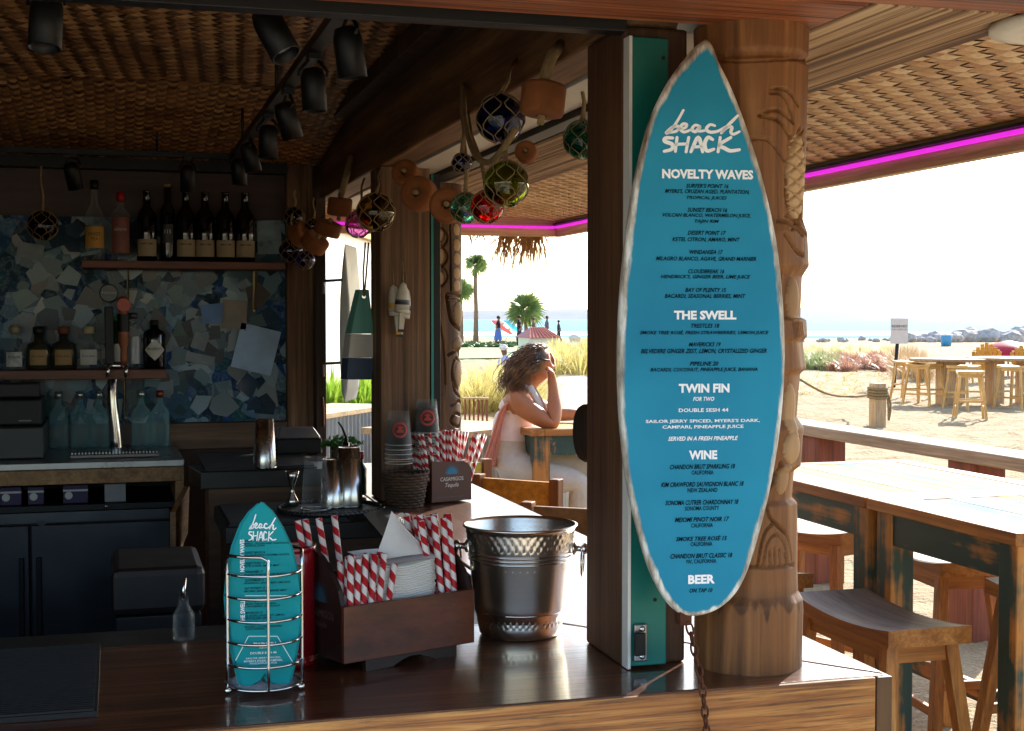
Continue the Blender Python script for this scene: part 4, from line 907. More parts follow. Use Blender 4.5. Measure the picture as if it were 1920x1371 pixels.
# ================================================================== back counter, fridge, tap tower
BZ = Yp(170, 866, 5.25).z; FX1 = Yp(345, 866, 5.25).x
bc = thing('back_counter', 'stainless steel topped back counter along the rear wall', 'counter', (-.6, 5.6, 0))
bx('steel_top', (-2.25, 5.25, BZ - .026), (FX1, BY - .016, BZ), STEEL, bc, .003)
bx('wood_band', (-2.25, 5.27, BZ - .082), (FX1, 5.3, BZ - .028), W_TAN, bc, .002)
bx('end_panel', (FX1 - .03, 5.302, 0), (FX1, BY - .02, BZ - .028), W_TAN, bc, .002)
bx('niche_back', (-2.25, 5.86, .2), (FX1 - .032, 5.88, BZ - .03), BLACK, bc)
bx('niche_floor', (-2.25, 5.32, BZ - .185), (FX1 - .032, 5.858, BZ - .165), BLACK, bc)
frg = thing('bar_fridge', 'grey steel undercounter fridge with two doors behind the bar', 'fridge', (-.2, 5.3, 0))
FRS = mat('dark fridge steel', '4d5157', .32, .85, .12, 5); fx0 = -1.1; fx1 = FX1 - .05; zt1 = BZ - .187; seam = Yp(56, 1000, 5.3).x
bx('cabinet', (fx0, 5.33, .02), (fx1, 5.85, zt1 - .002), BLACK, frg); bx('top_strip', (fx0, 5.31, zt1 - .04), (fx1, 5.329, zt1), FRS, frg, .002)
for a, c in ((fx0, seam - .004), (seam + .004, fx1)): bx('door', (a, 5.30, .1), (c, 5.328, zt1 - .045), FRS, frg, .003)
for x in (seam - .03, seam + .03): bx('handle', (x - .009, 5.285, .25), (x + .009, 5.299, zt1 - .16), BLACK, frg, .003)
MB().lathe([(.008, 0), (.008, .004), (.003, .006)], Yp(199, 950, 5.31), 14, Matrix.Rotation(R(90), 4, 'X')).build('lock', CHROME, frg)
MB().lathe([(.03, 0), (.03, .0015)], Yp(78, 981, 5.2995), 24, Matrix.Rotation(R(90), 4, 'X') @ Matrix.Diagonal((.5, .34, 1, 1))).build('badge', mat('badge', '3c4046', .4, .5), frg)
PUR = mat('purple carton', '2a1a45', .6, 0, .2); nz = BZ - .164
for px0, px1, lb, mt in ((0, 40, 'dark purple carton at the left end of the niche under the counter', PUR), (52, 82, 'small purple carton under the counter beside the left carton', PUR), (118, 165, 'purple carton with a white round sticker under the counter', PUR), (196, 236, 'plain grey white box under the back counter', mat('grey carton', '8b8b8e', .7))):
    a, c = Yp(px0, 920, 5.36).x, Yp(px1, 920, 5.36).x; o = thing('carton', lb, 'box', ((a + c) / 2, 5.4, nz)); bx('box', (a, 5.36, nz + .001), (c, 5.5, nz + .06 + (c - a) * .1), mt, o, .002)
    if mt is PUR: bx('flap', (a, 5.3585, nz + .045), (c, 5.3598, nz + .052), WHL, o); MB().lathe([(.014, 0), (.014, .001)], (a + .02, 5.3595, nz + .03), 18, Matrix.Rotation(R(90), 4, 'X')).build('sticker', WHL, o)
# tap tower
tp = thing('tap_tower', 'curved chrome beer tap tower with two tap handles', 'beer tap', Zp(214, 842, BZ)); q = tp.location.copy(); q.z = 0; ty = q.y
def tpx(px, py, dy=0.): return Yp(px, py, ty + dy)
MB().tube(catmull([tpx(218, 842), tpx(216, 810), tpx(212, 770), tpx(210, 730), tpx(213, 700, -.01), tpx(214, 690, -.03)], 6, False), [.026 - .0003 * k for k in range(31)], 20).build('column', CHROME, tp)
b = MB(); b.tube([tpx(196, 686, -.04), tpx(240, 686, -.04)], .017, 16); b.build('manifold', CHROME, tp)
for px in (202, 236):
    f = MB(); f.tube([tpx(px, 684, -.05), tpx(px, 690, -.085), tpx(px, 708, -.09)], [.011, .010, .006], 12); fo = f.build('faucet', CHROME, tp)
h = MB(); h.beam(tpx(206, 684, -.05), tpx(204, 575, -.05), .034, .02, (0, 1, 0)); ho = h.build('tap_handle', BLACK, tp, bevel=.004); bdg = MB().lathe([(.034, 0), (.036, .004), (.036, .012), (.032, .014)], tpx(204, 550, -.05), 28, Matrix.Rotation(R(90), 4, 'X')).build('badge', mat('black badge', '0a0a0b', .3), ho)
letter('MISSION', tpx(204, 549, -.068), V(1, 0, 0), V(0, 0, 1), .05, WHL, ho, .009)
h = MB(); h.lathe([(.01, 0), (.014, .02), (.012, .06), (.02, .09), (.022, .16), (.015, .2), (.024, .23), (.022, .262), (.008, .27)], tpx(232, 684, -.05), 18); ho = h.build('tap_handle', [mat('tap handle wood', '8a4a22', .4)], tp); MB().lathe([(.0235, .13), (.024, .20)], tpx(232, 684, -.05), 18, None, False, False).build('handle_band', BLACK, ho)
MB().lathe([(.026, 0), (.028, .01), (.026, .02)], tpx(232, 572, -.06), 20, Matrix.Rotation(R(90), 4, 'X')).build('badge', mat('orange badge', 'a5381c', .4, 0, .2, 40), ho)
dt = thing('drip_tray', 'slatted steel drip tray below the beer tap', 'drip tray', Zp(215, 850, BZ)); a, c = Zp(132, 858, BZ), Zp(296, 850, BZ)
bx('tray', (a.x, 5.36, BZ + .001), (c.x, 5.52, BZ + .016), mat('tray steel', '5d5a58', .4, .8), dt, .003)
for i in range(26): x = a.x + .008 + i * (c.x - a.x - .016) / 25; bx('slat', (x - .0025, 5.37, BZ + .0165), (x + .0025, 5.51, BZ + .022), STEEL, dt)
CB = [(.01, .004), (.036, 0), (.039, .006), (.039, .13), (.036, .145), (.016, .17), (.0135, .18), (.0135, .2), (.005, .2)]
for i, px in enumerate((110, 150, 186, 265, 300)):
    p = Zp(px, 836, BZ); p.y = 5.82; p.x = Yp(px, 800, 5.82).x
    bottle(['leftmost pale blue glass bottle on the back counter', 'second pale blue glass bottle from the left on the back counter', 'pale blue glass bottle half behind the tap column', 'pale blue glass bottle just right of the tap column', 'rightmost pale blue glass bottle, with a copper cap, on the back counter'][i], p, CB, GL_BL, [(.0155, .198), (.0155, .228), (.004, .229)], mat('copper cap', '8c4a35', .3, .7) if i == 4 else mat('steel cap', 'a9b4b4', .25, .8), None, 'pale blue bottles on the back counter', hol=True)
pos = thing('till_printer', 'black receipt printer and till at the left edge of the back counter', 'till', (-.4, 5.4, BZ)); e = Yp(85, 800, 5.45).x
bx('cash_drawer', (e - .42, 5.4, BZ + .001), (e - .004, 5.8, BZ + .12), mat('charcoal plastic', '1b1d20', .45), pos, .006); bx('printer', (e - .4, 5.46, BZ + .121), (e - .012, 5.75, BZ + .22), BLACK, pos, .008); bx('screen', (e - .36, 5.5, BZ + .221), (e - .02, 5.56, BZ + .28), BLACK, pos, .008)
bx('maker_mark', (e - .095, 5.4582, BZ + .137), (e - .05, 5.4597, BZ + .142), mat('grey mark', '6a6e70', .5), pos)
# open cabinet door and dark stool-like bin
od = thing('cabinet_door', 'tan wooden cabinet door standing open beside the fridge', 'door', Yp(330, 1055, 5.1)); b = MB(); b.prism([Yp(319, 960, 5.06), Yp(345, 912, 5.28), Yp(342, 1000, 5.28), Yp(319, 1056, 5.06)], (.02, 0, 0)); b.build('panel', W_TAN, od)
# ================================================================== inner stations by the side counter
stn = thing('drain_station', 'raised dark drink station with rubber drain mat at the back corner', 'bar station', (.55, 5.2, 0)); sz = 1.14
s0 = Zp(343, 842, sz); s1_ = Zp(376, 886, sz)
b = MB(); b.prism([(s1_.x, s1_.y, sz - .06), (.81, s1_.y, sz - .06), (.81, 5.24, sz - .06), (s1_.x - .03, 5.24, sz - .06)], (0, 0, .06)); b.build('deck', mat('dark slate deck', '171614', .45, 0, .2), stn, bevel=.003)
bx('cabinet', (s1_.x + .03, s1_.y + .03, 0), (.80, 5.23, sz - .062), wood('station wood', ('3a2414', '5c3c22', '75512f'), 'x', 12, .6, .3), stn)
b = MB(); b.box((s1_.x + .015, s1_.y + .02, sz + .001), (.7, 5.2, sz + .006))
for i in range(34): b.box((s1_.x + .02, s1_.y + .025 + i * .0165, sz + .006), (.69, s1_.y + .025 + i * .0165 + .008, sz + .014))
b.build('drain_mat', BLACKP, stn)
st2 = thing('drain_station', 'lower dark drink station with ribbed mat behind the napkin caddy', 'bar station', (.6, 4.0, 0)); z2 = 1.05
a = Zp(402, 950, z2); e = Zp(423, 990, z2)
b = MB(); b.box((e.x, e.y, z2 - .05), (.812, a.y + .02, z2)); b.build('deck', mat('dark slate deck', '171614'), st2, bevel=.003); bx('cabinet', (e.x + .02, e.y + .02, 0), (.80, a.y, z2 - .052), MATS['station wood'], st2)
b = MB(); b.box((e.x + .01, e.y + .015, z2 + .001), (.7, a.y - .01, z2 + .006))
for i in range(30):
    y_ = e.y + .02 + i * (a.y - e.y - .05) / 30; b.box((e.x + .015, y_, z2 + .006), (.69, y_ + .007, z2 + .013))
b.build('drain_mat', BLACKP, st2)
ml = thing('service_mat', 'black service mat with white print lying along the side counter', 'bar mat', Zp(735, 985, CT)); MT = [Zp(682, 968, CT), Zp(742, 1040, CT), Zp(800, 1010, CT), Zp(740, 950, CT)]
b = MB(); b.prism([p + V(0, 0, .001) for p in MT], (0, 0, .006)); b.build('mat', BLACKP, ml)
u_ = (MT[2] - MT[1]).normalized(); b = MB()
for k in range(9): ribbon(b, [(730 + k * 4.4 + random.uniform(-2, 2), 977 + random.uniform(-3, 3)), (733 + k * 4.4, 973 + random.uniform(-3, 3)), (735 + k * 4.4 + random.uniform(-2, 3), 979 + random.uniform(-3, 3))], 1.3, lambda x, y: Zp(x, y, CT + .0085))
b.build('print', WHL, ml)
TIN = mat('shaker tin', 'd6d6d2', .26, 1.0, .05)
def tin(px, pyb, z, hpx, wt, wb, label, m=TIN, cat='shaker', bands=()):
    p = Zp(px, pyb, z); d = (p - CAM).dot(_fw); k = d / F; o = thing('shaker_tin', label, cat, p); h_ = hpx * k; b = MB(); b.lathe([(.005, 0), (wb * k, 0), (wb * k * 1.02, .004), (wt * k, h_), (wt * k * .95, h_ - .001), (wt * k * .5, h_ - .004), (.003, h_ - .004)], (0, 0, 0), 32); b.build('cup', m, o, world=False)
    MB().tube([(wb * k * 1.03 * math.cos(g), wb * k * 1.03 * math.sin(g), .004) for g in np.linspace(0, 6.283, 32, endpoint=False)], .0016, 6, True).build('rim', CHROME, o, world=False); return o
tin(496, 878, sz + .014, 92, 17, 21, 'tall steel shaker tin upside down on the raised station')
tin(655, 950, z2 + .02, 112, 20, 25, 'steel shaker tin upside down on the round tray, right hand one')
tin(592, 956, z2 + .02, 100, 20, 27, 'mixing glass upside down on the round tray', clear('mixing glass', 'c6cccc', .02, .05, .3), 'glass'); tin(622, 952, z2 + .02, 92, 17, 21, 'steel shaker tin standing between mixing glass and right hand tin')
jg = thing('jigger', 'slender steel jigger standing on the round tray', 'jigger', Zp(548, 948, z2 + .02)); k = 4.3 / F
MB().lathe([(14 * k, 0), (11 * k, 12 * k), (4 * k, 26 * k), (3.4 * k, 32 * k), (5 * k, 38 * k), (10 * k, 55 * k), (14 * k, 68 * k), (12.5 * k, 68 * k), (4 * k, 42 * k)], (0, 0, 0), 24).build('cup', TIN, jg, world=False)
tr = thing('round_tray', 'black round tray with coiled rim under the shaker tins', 'tray', Zp(620, 957, z2 + .014)); MB().lathe([(.155, 0), (.16, .003), (.155, .005)], (0, 0, 0), 40).build('plate', BLACKP, tr, world=False)
MB().tube([(.165 * math.cos(g), .165 * math.sin(g), .008 + .0035 * math.sin(g * 60)) for g in np.linspace(0, 6.283, 360, endpoint=False)], .006, 6, True).build('coil_rim', mat('coil rim', '3a3a3c', .3, .6), tr, world=False)
gb = thing('garnish_box', 'black garnish box with clear domed lid beside the tall shaker', 'garnish box', Zp(563, 850, sz)); q = Zp(563, 852, sz + .014); bx('tub', (q.x - .09, q.y, sz + .015), (q.x + .085, q.y + .14, sz + .075), BLACK, gb, .006)
b = MB(); b.prism([(q.x - .088, q.y + .002, sz + .076), (q.x + .083, q.y + .002, sz + .076), (q.x + .06, q.y + .07, sz + .115), (q.x - .07, q.y + .07, sz + .115)], (0, .06, 0)); b.build('lid', mat('smoky acrylic', '8d9498', .15, 0, .05, Transmission_Weight=.6), gb, bevel=.006)
rd = thing('rimmer_dish', 'round black salt rimmer dish on the raised station', 'dish', Zp(424, 832, sz + .014)); MB().lathe([(.03, 0), (.04, .008), (.02, .02), (.06, .034), (.062, .044), (.055, .04), (.01, .036)], (0, 0, 0), 32).build('dish', BLACK, rd, world=False)
hp = thing('herb_tin', 'steel tin of mint sprigs at the foot of the narrow window', 'herb pot', Zp(636, 858, CT)); hp.location = (.80, 5.05, 1.075); MB().lathe([(.045, 0), (.045, .14), (.043, .14), (.043, .01)], (0, 0, 0), 24).build('tin', TIN, hp, world=False)
MINT = leafmat('mint leaf', '1f4d1c', '3f7a2e', .3); b = MB()
for i in range(150):
    g = random.uniform(0, 6.28); r_ = .07 * math.sqrt(random.random()); c = V(r_ * math.cos(g), r_ * math.sin(g), .14 + .05 * random.random() * (1 - r_ / .09)); d = V(random.gauss(0, 1), random.gauss(0, 1), random.gauss(.3, .6)).normalized(); s = d.orthogonal().normalized(); L = random.uniform(.015, .03)
    b.add([c, c + d * L * .5 + s * L * .3, c + d * L, c + d * L * .5 - s * L * .3], [(0, 1, 2, 3)])
o = b.build('mint_sprig', MINT, hp, world=False); o['kind'] = 'stuff'
bottle('small green bitters bottle with red cap near the mint tin', V(.815, 4.75, 1.071), [(.005, .002), (.02, 0), (.022, .004), (.022, .09), (.01, .11), (.01, .125), (.004, .125)], mat('green bottle glass', '0d3a22'), [(.013, .124), (.013, .15), (.003, .15)], REDC)
b = MB(); q = V(.79, 4.9, 1.07); o = thing('pour_bottle', 'dark bottle with slanted steel pourer near the mint tin', 'bottle', q); MB().lathe([(.005, .002), (.028, 0), (.03, .004), (.03, .1), (.012, .13), (.011, .17), (.004, .17)], (0, 0, 0), 24).build('body', GL_DK, o, world=False); MB().tube([(0, 0, .165), (0, 0, .19), (-.015, -.01, .225), (-.03, -.015, .245)], [.008, .005, .004, .003], 8).build('pourer', BLACK, o, world=False)
# wicker basket of stacked cups
bs = thing('wicker_basket', 'small dark wicker basket of plastic cups on the side counter', 'basket', (.905, 4.42, CT)); WIC = wood('dark wicker', ('2a1c12', '4a3422', '6b5038'), 'x', 30, .7, .5); b = MB()
for k in range(12):
    z = .004 + k * .0095; r_ = .055 + .02 * k / 12
    b.tube([(r_ * math.cos(g) * 1.0 + .0025 * math.cos(g) * math.cos(12 * g + math.pi * k), r_ * math.sin(g) + .0025 * math.sin(g) * math.cos(12 * g + math.pi * k), z) for g in np.linspace(0, 6.283, 72, endpoint=False)], .005, 5, True)
b.build('weave', WIC, bs, world=False)
for k in range(24):
    g = 6.283 * k / 24; MB().tube([(.055 * math.cos(g), .055 * math.sin(g), 0), (.076 * math.cos(g), .076 * math.sin(g), .118)], .0025, 5).build('stake', WIC, bs, world=False)
PLA = clear('clear plastic cup', 'dededc', .008, .1, .1); PLR = clear('cup rim', 'f2f2f0', .3, .1, .4); RLOG = mat('red cup print', 'b0261c', .5, 0, .1)
def cups(px, pyt, pyb, wt, d, n, label, logo=True):
    p = Dp(px, pyb, d); k = d / F; o = thing('cup_stack', label, 'cups', p); H = (pyb - pyt) * k; hc = min(.11, H * .7); rt_, rb = wt / 2 * k * 1.12, wt / 2 * k * .86
    for i in range(n):
        z = i * (H - hc) / max(1, n - 1); f = 1; MB().lathe([(rt_, z), (rb, z + hc), (rb * .96, z + hc), (rt_ * .985, z)], (0, 0, 0), 28, None, False, False).build('cup', PLA, o, world=False)
        if i < n: MB().tube([(rt_ * 1.01 * math.cos(g), rt_ * 1.01 * math.sin(g), z) for g in np.linspace(0, 6.283, 28, endpoint=False)], .0013, 5, True).build('rim', PLR, o, world=False)
    if logo:
        zc = (n - 1) * (H - hc) / max(1, n - 1) + hc * .45; fc = math.atan2(-p.y, -p.x) + .1; b = MB(); rr = (rt_ * .55 + rb * .45) * 1.02
        pts = []; R0 = .026
        for i in range(24): g = 6.283 * i / 24; a = fc + R0 * math.cos(g) / rr; pts.append((rr * math.cos(a), rr * math.sin(a), zc + R0 * math.sin(g)))
        inn = [];
        for i in range(24): g = 6.283 * i / 24; a = fc + R0 * .74 * math.cos(g) / rr; inn.append((rr * math.cos(a), rr * math.sin(a), zc + R0 * .74 * math.sin(g)))
        b.add(pts + inn, [(i, (i + 1) % 24, 24 + (i + 1) % 24, 24 + i) for i in range(24)]); bar_ = []
        for w0, z0_, z1_ in ((.5, -.35, -.05), (.22, -.05, .5), (.45, .25, .4)):
            q = [(-w0, z0_), (w0, z0_), (w0, z1_), (-w0, z1_)]; b.add([(rr * 1.001 * math.cos(fc + R0 * x * .9 / rr), rr * 1.001 * math.sin(fc + R0 * x * .9 / rr), zc + R0 * z) for x, z in q], [(0, 1, 2, 3)])
        b.build('logo', RLOG, o, world=False)
    return o
cups(748, 770, 868, 46, 4.55, 5, 'shorter stack of clear plastic cups with red round logo in the basket')
cups(800, 748, 850, 44, 4.62, 8, 'taller stack of clear plastic cups with red logo beside the tiki pole')
cups(768, 755, 850, 40, 4.75, 5, 'clear plastic cup stack half hidden between the two logo stacks', False)
# second caddy with straws
c0 = Zp(810, 946, CT); c1 = Zp(884, 940, CT); a2 = math.atan2(c1.y - c0.y, c1.x - c0.x); K2 = frame(c0, a2); w2 = (c1 - c0).length; D2 = .13
k2 = thing('straw_caddy', 'brown printed straw caddy on the side counter near the far tiki pole', 'caddy', c0)
CADB = mat('printed brown caddy', '4f2c1f', .45, 0, .12)
b = MB(); b.prism([K2(x, 0, z) for x, z in ((0, .006), (w2, .006), (w2, .11), (w2 - .012, .128), (w2 - .03, .136), (0, .14))], K2(0, .008, 0) - K2(0, 0, 0)); b.build('front_panel', CADB, k2)
b = MB(); b.prism([K2(0, y, z) for y, z in [(.0085, .004), (D2, .004), (D2, .13), (D2 - .03, .165), (D2 - .06, .178), (D2 - .09, .165), (.03, .145), (.0085, .14)]], K2(.008, 0, 0) - K2(0, 0, 0)); b.build('side_panel', CADB, k2)
b = MB(); b.prism([K2(w2 - .008, y, z) for y, z in [(.0085, .004), (D2, .004), (D2, .13), (.0085, .10)]], K2(.008, 0, 0) - K2(0, 0, 0)); b.build('side_panel', CADB, k2)
b = MB(); box8(b, K2, (.0085, D2 - .008, .004), (w2 - .0085, D2, .12)); b.build('back_panel', CADB, k2)
fp = lambda x, z: K2(x, -.0006, z); uu = (K2(1, 0, 0) - K2(0, 0, 0)); vv = K2(0, 1, 0) - K2(0, 0, 0)
agave(lambda x, z: fp(w2 * .5 + x, .095 + z), 0, (0, 0), .036, FAN, k2)
letter('CASAMIGOS', fp(w2 * .5, .08), uu, V(0, 0, 1), .088, INKP, k2, .013); letter('Tequila', fp(w2 * .5, .058), uu, V(0, 0, 1), .05, INKP, k2, .018, .35); b = MB()
for x0, x1 in ((.02, .035), (.04, .046), (.05, .057), (.061, .066), (.071, .083), (.087, .094), (.099, .11), (.114, .118)): b.add([fp(x0, .019), fp(x1, .019), fp(x1, .0225), fp(x0, .0225)], [(0, 1, 2, 3)])
b.build('fine_print', MATS['dim print'], k2)
sp_ = lambda y, z: K2(-.0006, y, z); agave(lambda y, z: sp_(D2 * .5 - y, .1 + z), 0, (0, 0), .035, FAND, k2); letter('CASAMIGOS', sp_(D2 * .5, .086), -vv, V(0, 0, 1), .07, MATS['dim print'], k2, .011); letter('Tequila', sp_(D2 * .5, .066), -vv, V(0, 0, 1), .04, MATS['dim print'], k2, .014, .3)
for i in range(44):
    a, c = .014 + (i % 9) / 8 * (w2 - .028), .02 + (i // 9) * .022; la = (a / w2 - .42) * .1
    straw(ST, K2(a, c, .01), K2(a + la + (.03 if i % 9 > 6 else 0) * random.random(), c + .005, .01 + .19 - .03 * (i % 9 > 6) + random.uniform(-.006, .012)), 'striped paper straw crammed in the printed caddy on the side counter', 'straws in the side counter caddy')
# clutter low behind the bar
bn_ = thing('dark_bin', 'dark upholstered bin in the shadow behind the bar', 'bin', (.3, 3.55, 0)); p0, p1 = Yp(208, 1070, 3.6), Yp(385, 1070, 3.6)
bx('cushion', (p0.x, 3.6, p0.z - .12), (p1.x, 3.95, p0.z), mat('dark leather', '1c1512', .5, 0, .2), bn_, .02); bx('base', (p0.x + .01, 3.61, 0), (p1.x - .01, 3.94, p0.z - .122), BLACKP, bn_, .005)
ld = thing('speed_rail', 'steel bottle rail just inside the front counter', 'bottle rail', (.2, 2.8, 0)); lz = Yp(350, 1195, 2.9).z; bx('tray', (-.5, 2.72, lz - .02), (.8, 3.0, lz), mat('rail steel', '3a3b3d', .35, .8), ld, .003); bx('support', (-.4, 2.74, 0), (.7, 2.98, lz - .021), BLACK, ld)
for px, hgt, lb in ((345, .085, 'clear syrup bottle with chrome pourer in the speed rail'),):
    p = Yp(px, 1195, 2.88); p.z = lz + .001; o = thing('pour_bottle', lb, 'bottle', p, 0, 'speed rail bottles'); MB().lathe(hollow([(.005, .002), (.02, 0), (.022, .004), (.022, hgt * .6), (.01, hgt * .85), (.01, hgt)]), (0, 0, 0), 20).build('body', GL_CL, o, world=False); MB().tube([(0, 0, hgt - .005), (0, 0, hgt + .015), (.003, 0, hgt + .04)], [.007, .004, .003], 8).build('pourer', CHROME, o, world=False)
# ================================================================== track lights
GLB = emit('dim lamp lens', 'cfd4da', .0) if False else mat('lamp lens', 'b9bcc0', .1, .6, .2, 90)
def track(label, p, q):
    o = thing('light_track', label, 'light track', p); MB().beam(p, q, .035, .022).build('rail', BLACK, o, bevel=.002); L = (Vector(q) - Vector(p)).length
    for f in (.12, .5, .88):
        m_ = Vector(p).lerp(Vector(q), f); MB().tube([m_ + V(0, 0, .01), m_ + V(0, 0, .16)], .005, 8).build('hanger_rod', BLACK, o)
    return o
TX, TZ = .447, 2.30
track('black light track running back along the woven ceiling', (TX, 2.55, TZ), (TX, 5.39, TZ)); track('black light track crossing the ceiling above the back bar', (-2.1, 5.42, TZ), (.47, 5.42, TZ)); track('black light track just inside the front header', (-2.1, 2.72, 2.31), (.5, 2.72, 2.31))
def spot(px, py, p, s, aim, label):
    o = thing('spotlight', label, 'spotlight', p + V(0, 0, 0), 0, 'black track spotlights')
    d = Vector(aim).normalized(); M = (d).to_track_quat('Z', 'Y').to_matrix().to_4x4(); r_ = .03 * s; L = .105 * s; c = -d * (L * .5)
    b = MB(); b.lathe([(r_ * .35, 0), (r_ * .8, .004), (r_ * .98, L * .22), (r_, L * .3), (r_, L), (r_ * .92, L), (r_ * .86, L * .8)], c, 24, M, True, False); h = b.build('lamp_head', BLACK, o, world=False)
    MB().lathe([(.002, L * .8), (r_ * .86, L * .8)], c, 24, M, False, False).build('lens', GLB, h, world=False)
    top = V(0, 0, .075 * s); sd_ = d.cross(V(0, 0, 1)); sd_ = sd_.normalized() if sd_.length > .05 else V(1, 0, 0)
    for k in (-1, 1): MB().tube([c * .6 + sd_ * (r_ + .004) * k, V(0, 0, .045 * s) + sd_ * (r_ + .004) * k, top + sd_ * .008 * k], .004 * s, 6).build('yoke', BLACK, o, world=False)
    MB().box((-.014, -.03, .07 * s), (.014, .03, TZ - p.z - .012 if TZ - p.z - .012 > .08 * s else .09 * s)).build('adapter', BLACK, o, world=False)
for i, (px, py, dep) in enumerate(((86, 40, 2.72), (514, 62, 2.72))): spot(px, py, Yp(px, py, dep), 1.0, (-.05, -.2, -1) if i == 0 else (.38, -.3, -.8), ('black spotlight at the upper left, pointing straight down near the front header', 'black spotlight with its lens showing, tilted right near the front header')[i])
for i, (px, py) in enumerate(((655, 98), (588, 168), (540, 226), (503, 266), (469, 295), (448, 322))):
    spot(px, py, Xp(px, py, TX), .95, ((.15, .05, -1), (.05, 0, -1), (.3, .1, -1), (0, 0, -1), (.25, 0, -1), (.05, 0, -1))[i], ('nearest spotlight on the ceiling track that runs back', 'second spotlight along the ceiling track that runs back', 'third spotlight along the ceiling track, tilted right', 'fourth spotlight along the ceiling track', 'fifth spotlight along the ceiling track', 'farthest spotlight at the end of the ceiling track')[i])
for i, (px, py) in enumerate(((137, 330), (352, 335))): spot(px, py, Yp(px, py, 5.42), .95, (.2, .3, -1) if i == 0 else (0, .2, -1), ('spotlight on the back track above the sweet tea bottle', 'spotlight on the back track above the wine bottles')[i])
# ================================================================== glass and cork fishing floats
def gfloat(px, py, rp, pl, c, label, hang=None, dark=.0):
    p = pl(px, py); d = (p - CAM).dot(_fw); r_ = rp * d / F; o = thing('glass_float', label, 'fishing float', p, 0, 'netted glass fishing floats')
    gm = glass('float glass ' + c, c, .03); b = MB(); b.sphere((0, 0, 0), r_, 36, 22); n0 = len(b.f); b2 = MB(); b2.sphere((0, 0, 0), r_ * .955, 36, 22); b.add(b2.v, [f[::-1] for f in b2.f]); b.fs[n0:] = [True] * len(b2.f); b.build('ball', gm, o, world=False)
    MB().sphere((r_ * .2, -r_ * .3, -r_ * .93), r_ * .16, 12, 8, (1, 1, .6)).build('glass_seal', gm, o, world=False)
    b = MB(); n = 6; tw = random.uniform(0, 6)
    for k in range(n):
        for s in (-1, 1):
            pts = []
            for i in range(17):
                v = math.pi * (.06 + .88 * i / 16); zz = math.cos(v); g = tw + 6.283 * k / n + s * .5 * abs(((i / 16 * 3) % 1) * 2 - 1) * 1.05; R1 = r_ * 1.02
                pts.append((R1 * math.sin(v) * math.cos(g), R1 * math.sin(v) * math.sin(g), R1 * zz))
            b.tube(pts, max(.0011, r_ * .026), 5)
    b.build('net', ROPE, o, world=False); tp_ = Vector(hang) - p if hang is not None else V(0, 0, r_ + .12)
    MB().tube([(0, 0, r_ * .98), V(0, 0, r_ * .98).lerp(tp_, .35) + V(.004, 0, 0), V(0, 0, r_ * .98).lerp(tp_, .7) - V(.004, 0, 0), tp_], [.006, .0045, .004, .0045], 7).build('hanging_cord', ROPE, o, world=False); return o
XS = lambda x: (lambda px, py: Xp(px, py, x)); YS = lambda y: (lambda px, py: Yp(px, py, y))
FL = [(938, 222, 46, XS(.775), '3a5a96', 'large navy blue glass float high beside the big cork', Xp(968, 112, .846)), (866, 306, 19, XS(.79), '3550a8', 'small cobalt glass float left of the green one', Xp(868, 175, .846)),
      (949, 345, 43, XS(.76), '9aa53a', 'large olive green glass float below the navy one', Xp(925, 180, .846)), (913, 388, 31, XS(.775), 'd01622', 'red glass float hanging lowest in the near bunch', Xp(878, 215, .846)), (873, 390, 29, XS(.80), '8fd0c4', 'pale aqua glass float left of the red one', Xp(872, 210, .846)),
      (705, 398, 36, XS(.79), 'a08a2c', 'amber glass float in front of the buoy post', Xp(712, 318, .846)), (672, 421, 25, XS(.80), 'd79ac8', 'pink glass float behind the amber one', Xp(683, 335, .846)), (1092, 262, 36, XS(1.0), '2f9c90', 'teal glass float half hidden behind the front post', None),
      (80, 423, 28, YS(5.5), '2a3350', 'dark glass float hanging alone at the left of the back wall', Yp(77, 312, 5.5)), (552, 407, 19, YS(5.55), '2b3d66', 'dark blue glass float at the far end of the beam', Yp(553, 385, 5.55) + V(0, 0, .06)), (545, 470, 22, YS(5.5), '2b49a8', 'cobalt glass float beside the end of the upper shelf', Yp(548, 400, 5.5)), (572, 488, 18, YS(5.45), '3b5cc0', 'lowest cobalt glass float in the far bunch', Yp(570, 400, 5.45)), (588, 424, 14, YS(5.4), '2a42a0', 'small cobalt glass float among the far corks', Yp(588, 370, 5.4))]
for a in FL: gfloat(*a)
CK = mat('cork float', '7d4820', .85, 0, .2, 30, bump=.5, bs=140)
def cork(px, py, rp, lp, pl, ax, label, knot=True):
    p = pl(px, py); d = (p - CAM).dot(_fw); k = d / F; r_, L = rp * k, lp * k; o = thing('cork_float', label, 'cork float', p, 0, 'cork net floats'); M = Vector(ax).normalized().to_track_quat('Z', 'Y').to_matrix().to_4x4()
    MB().lathe([(r_ * .26, -L / 2), (r_ * .8, -L / 2), (r_ * .95, -L * .46), (r_, -L * .36), (r_, L * .36), (r_ * .95, L * .46), (r_ * .8, L / 2), (r_ * .26, L / 2), (r_ * .24, L * .4), (r_ * .24, -L * .4), (r_ * .26, -L / 2)], (0, 0, 0), 28, M, False, False).build('disc', CK, o, world=False)
    a = Vector(ax).normalized(); q = a.orthogonal().normalized() * r_ * .06
    MB().tube([a * (-L * .75), a * (-L * .3) + q, a * (L * .3) - q, a * (L * .75)], r_ * .17, 8).build('rope', ROPE, o, world=False); return o
up_ = (.08, -.12, 1); vw = (-.45, -.85, .15)
o = cork(1018, 187, 42, 62, XS(.80), (.12, .02, 1), 'biggest cork float, hanging from a thick rope near the front post')
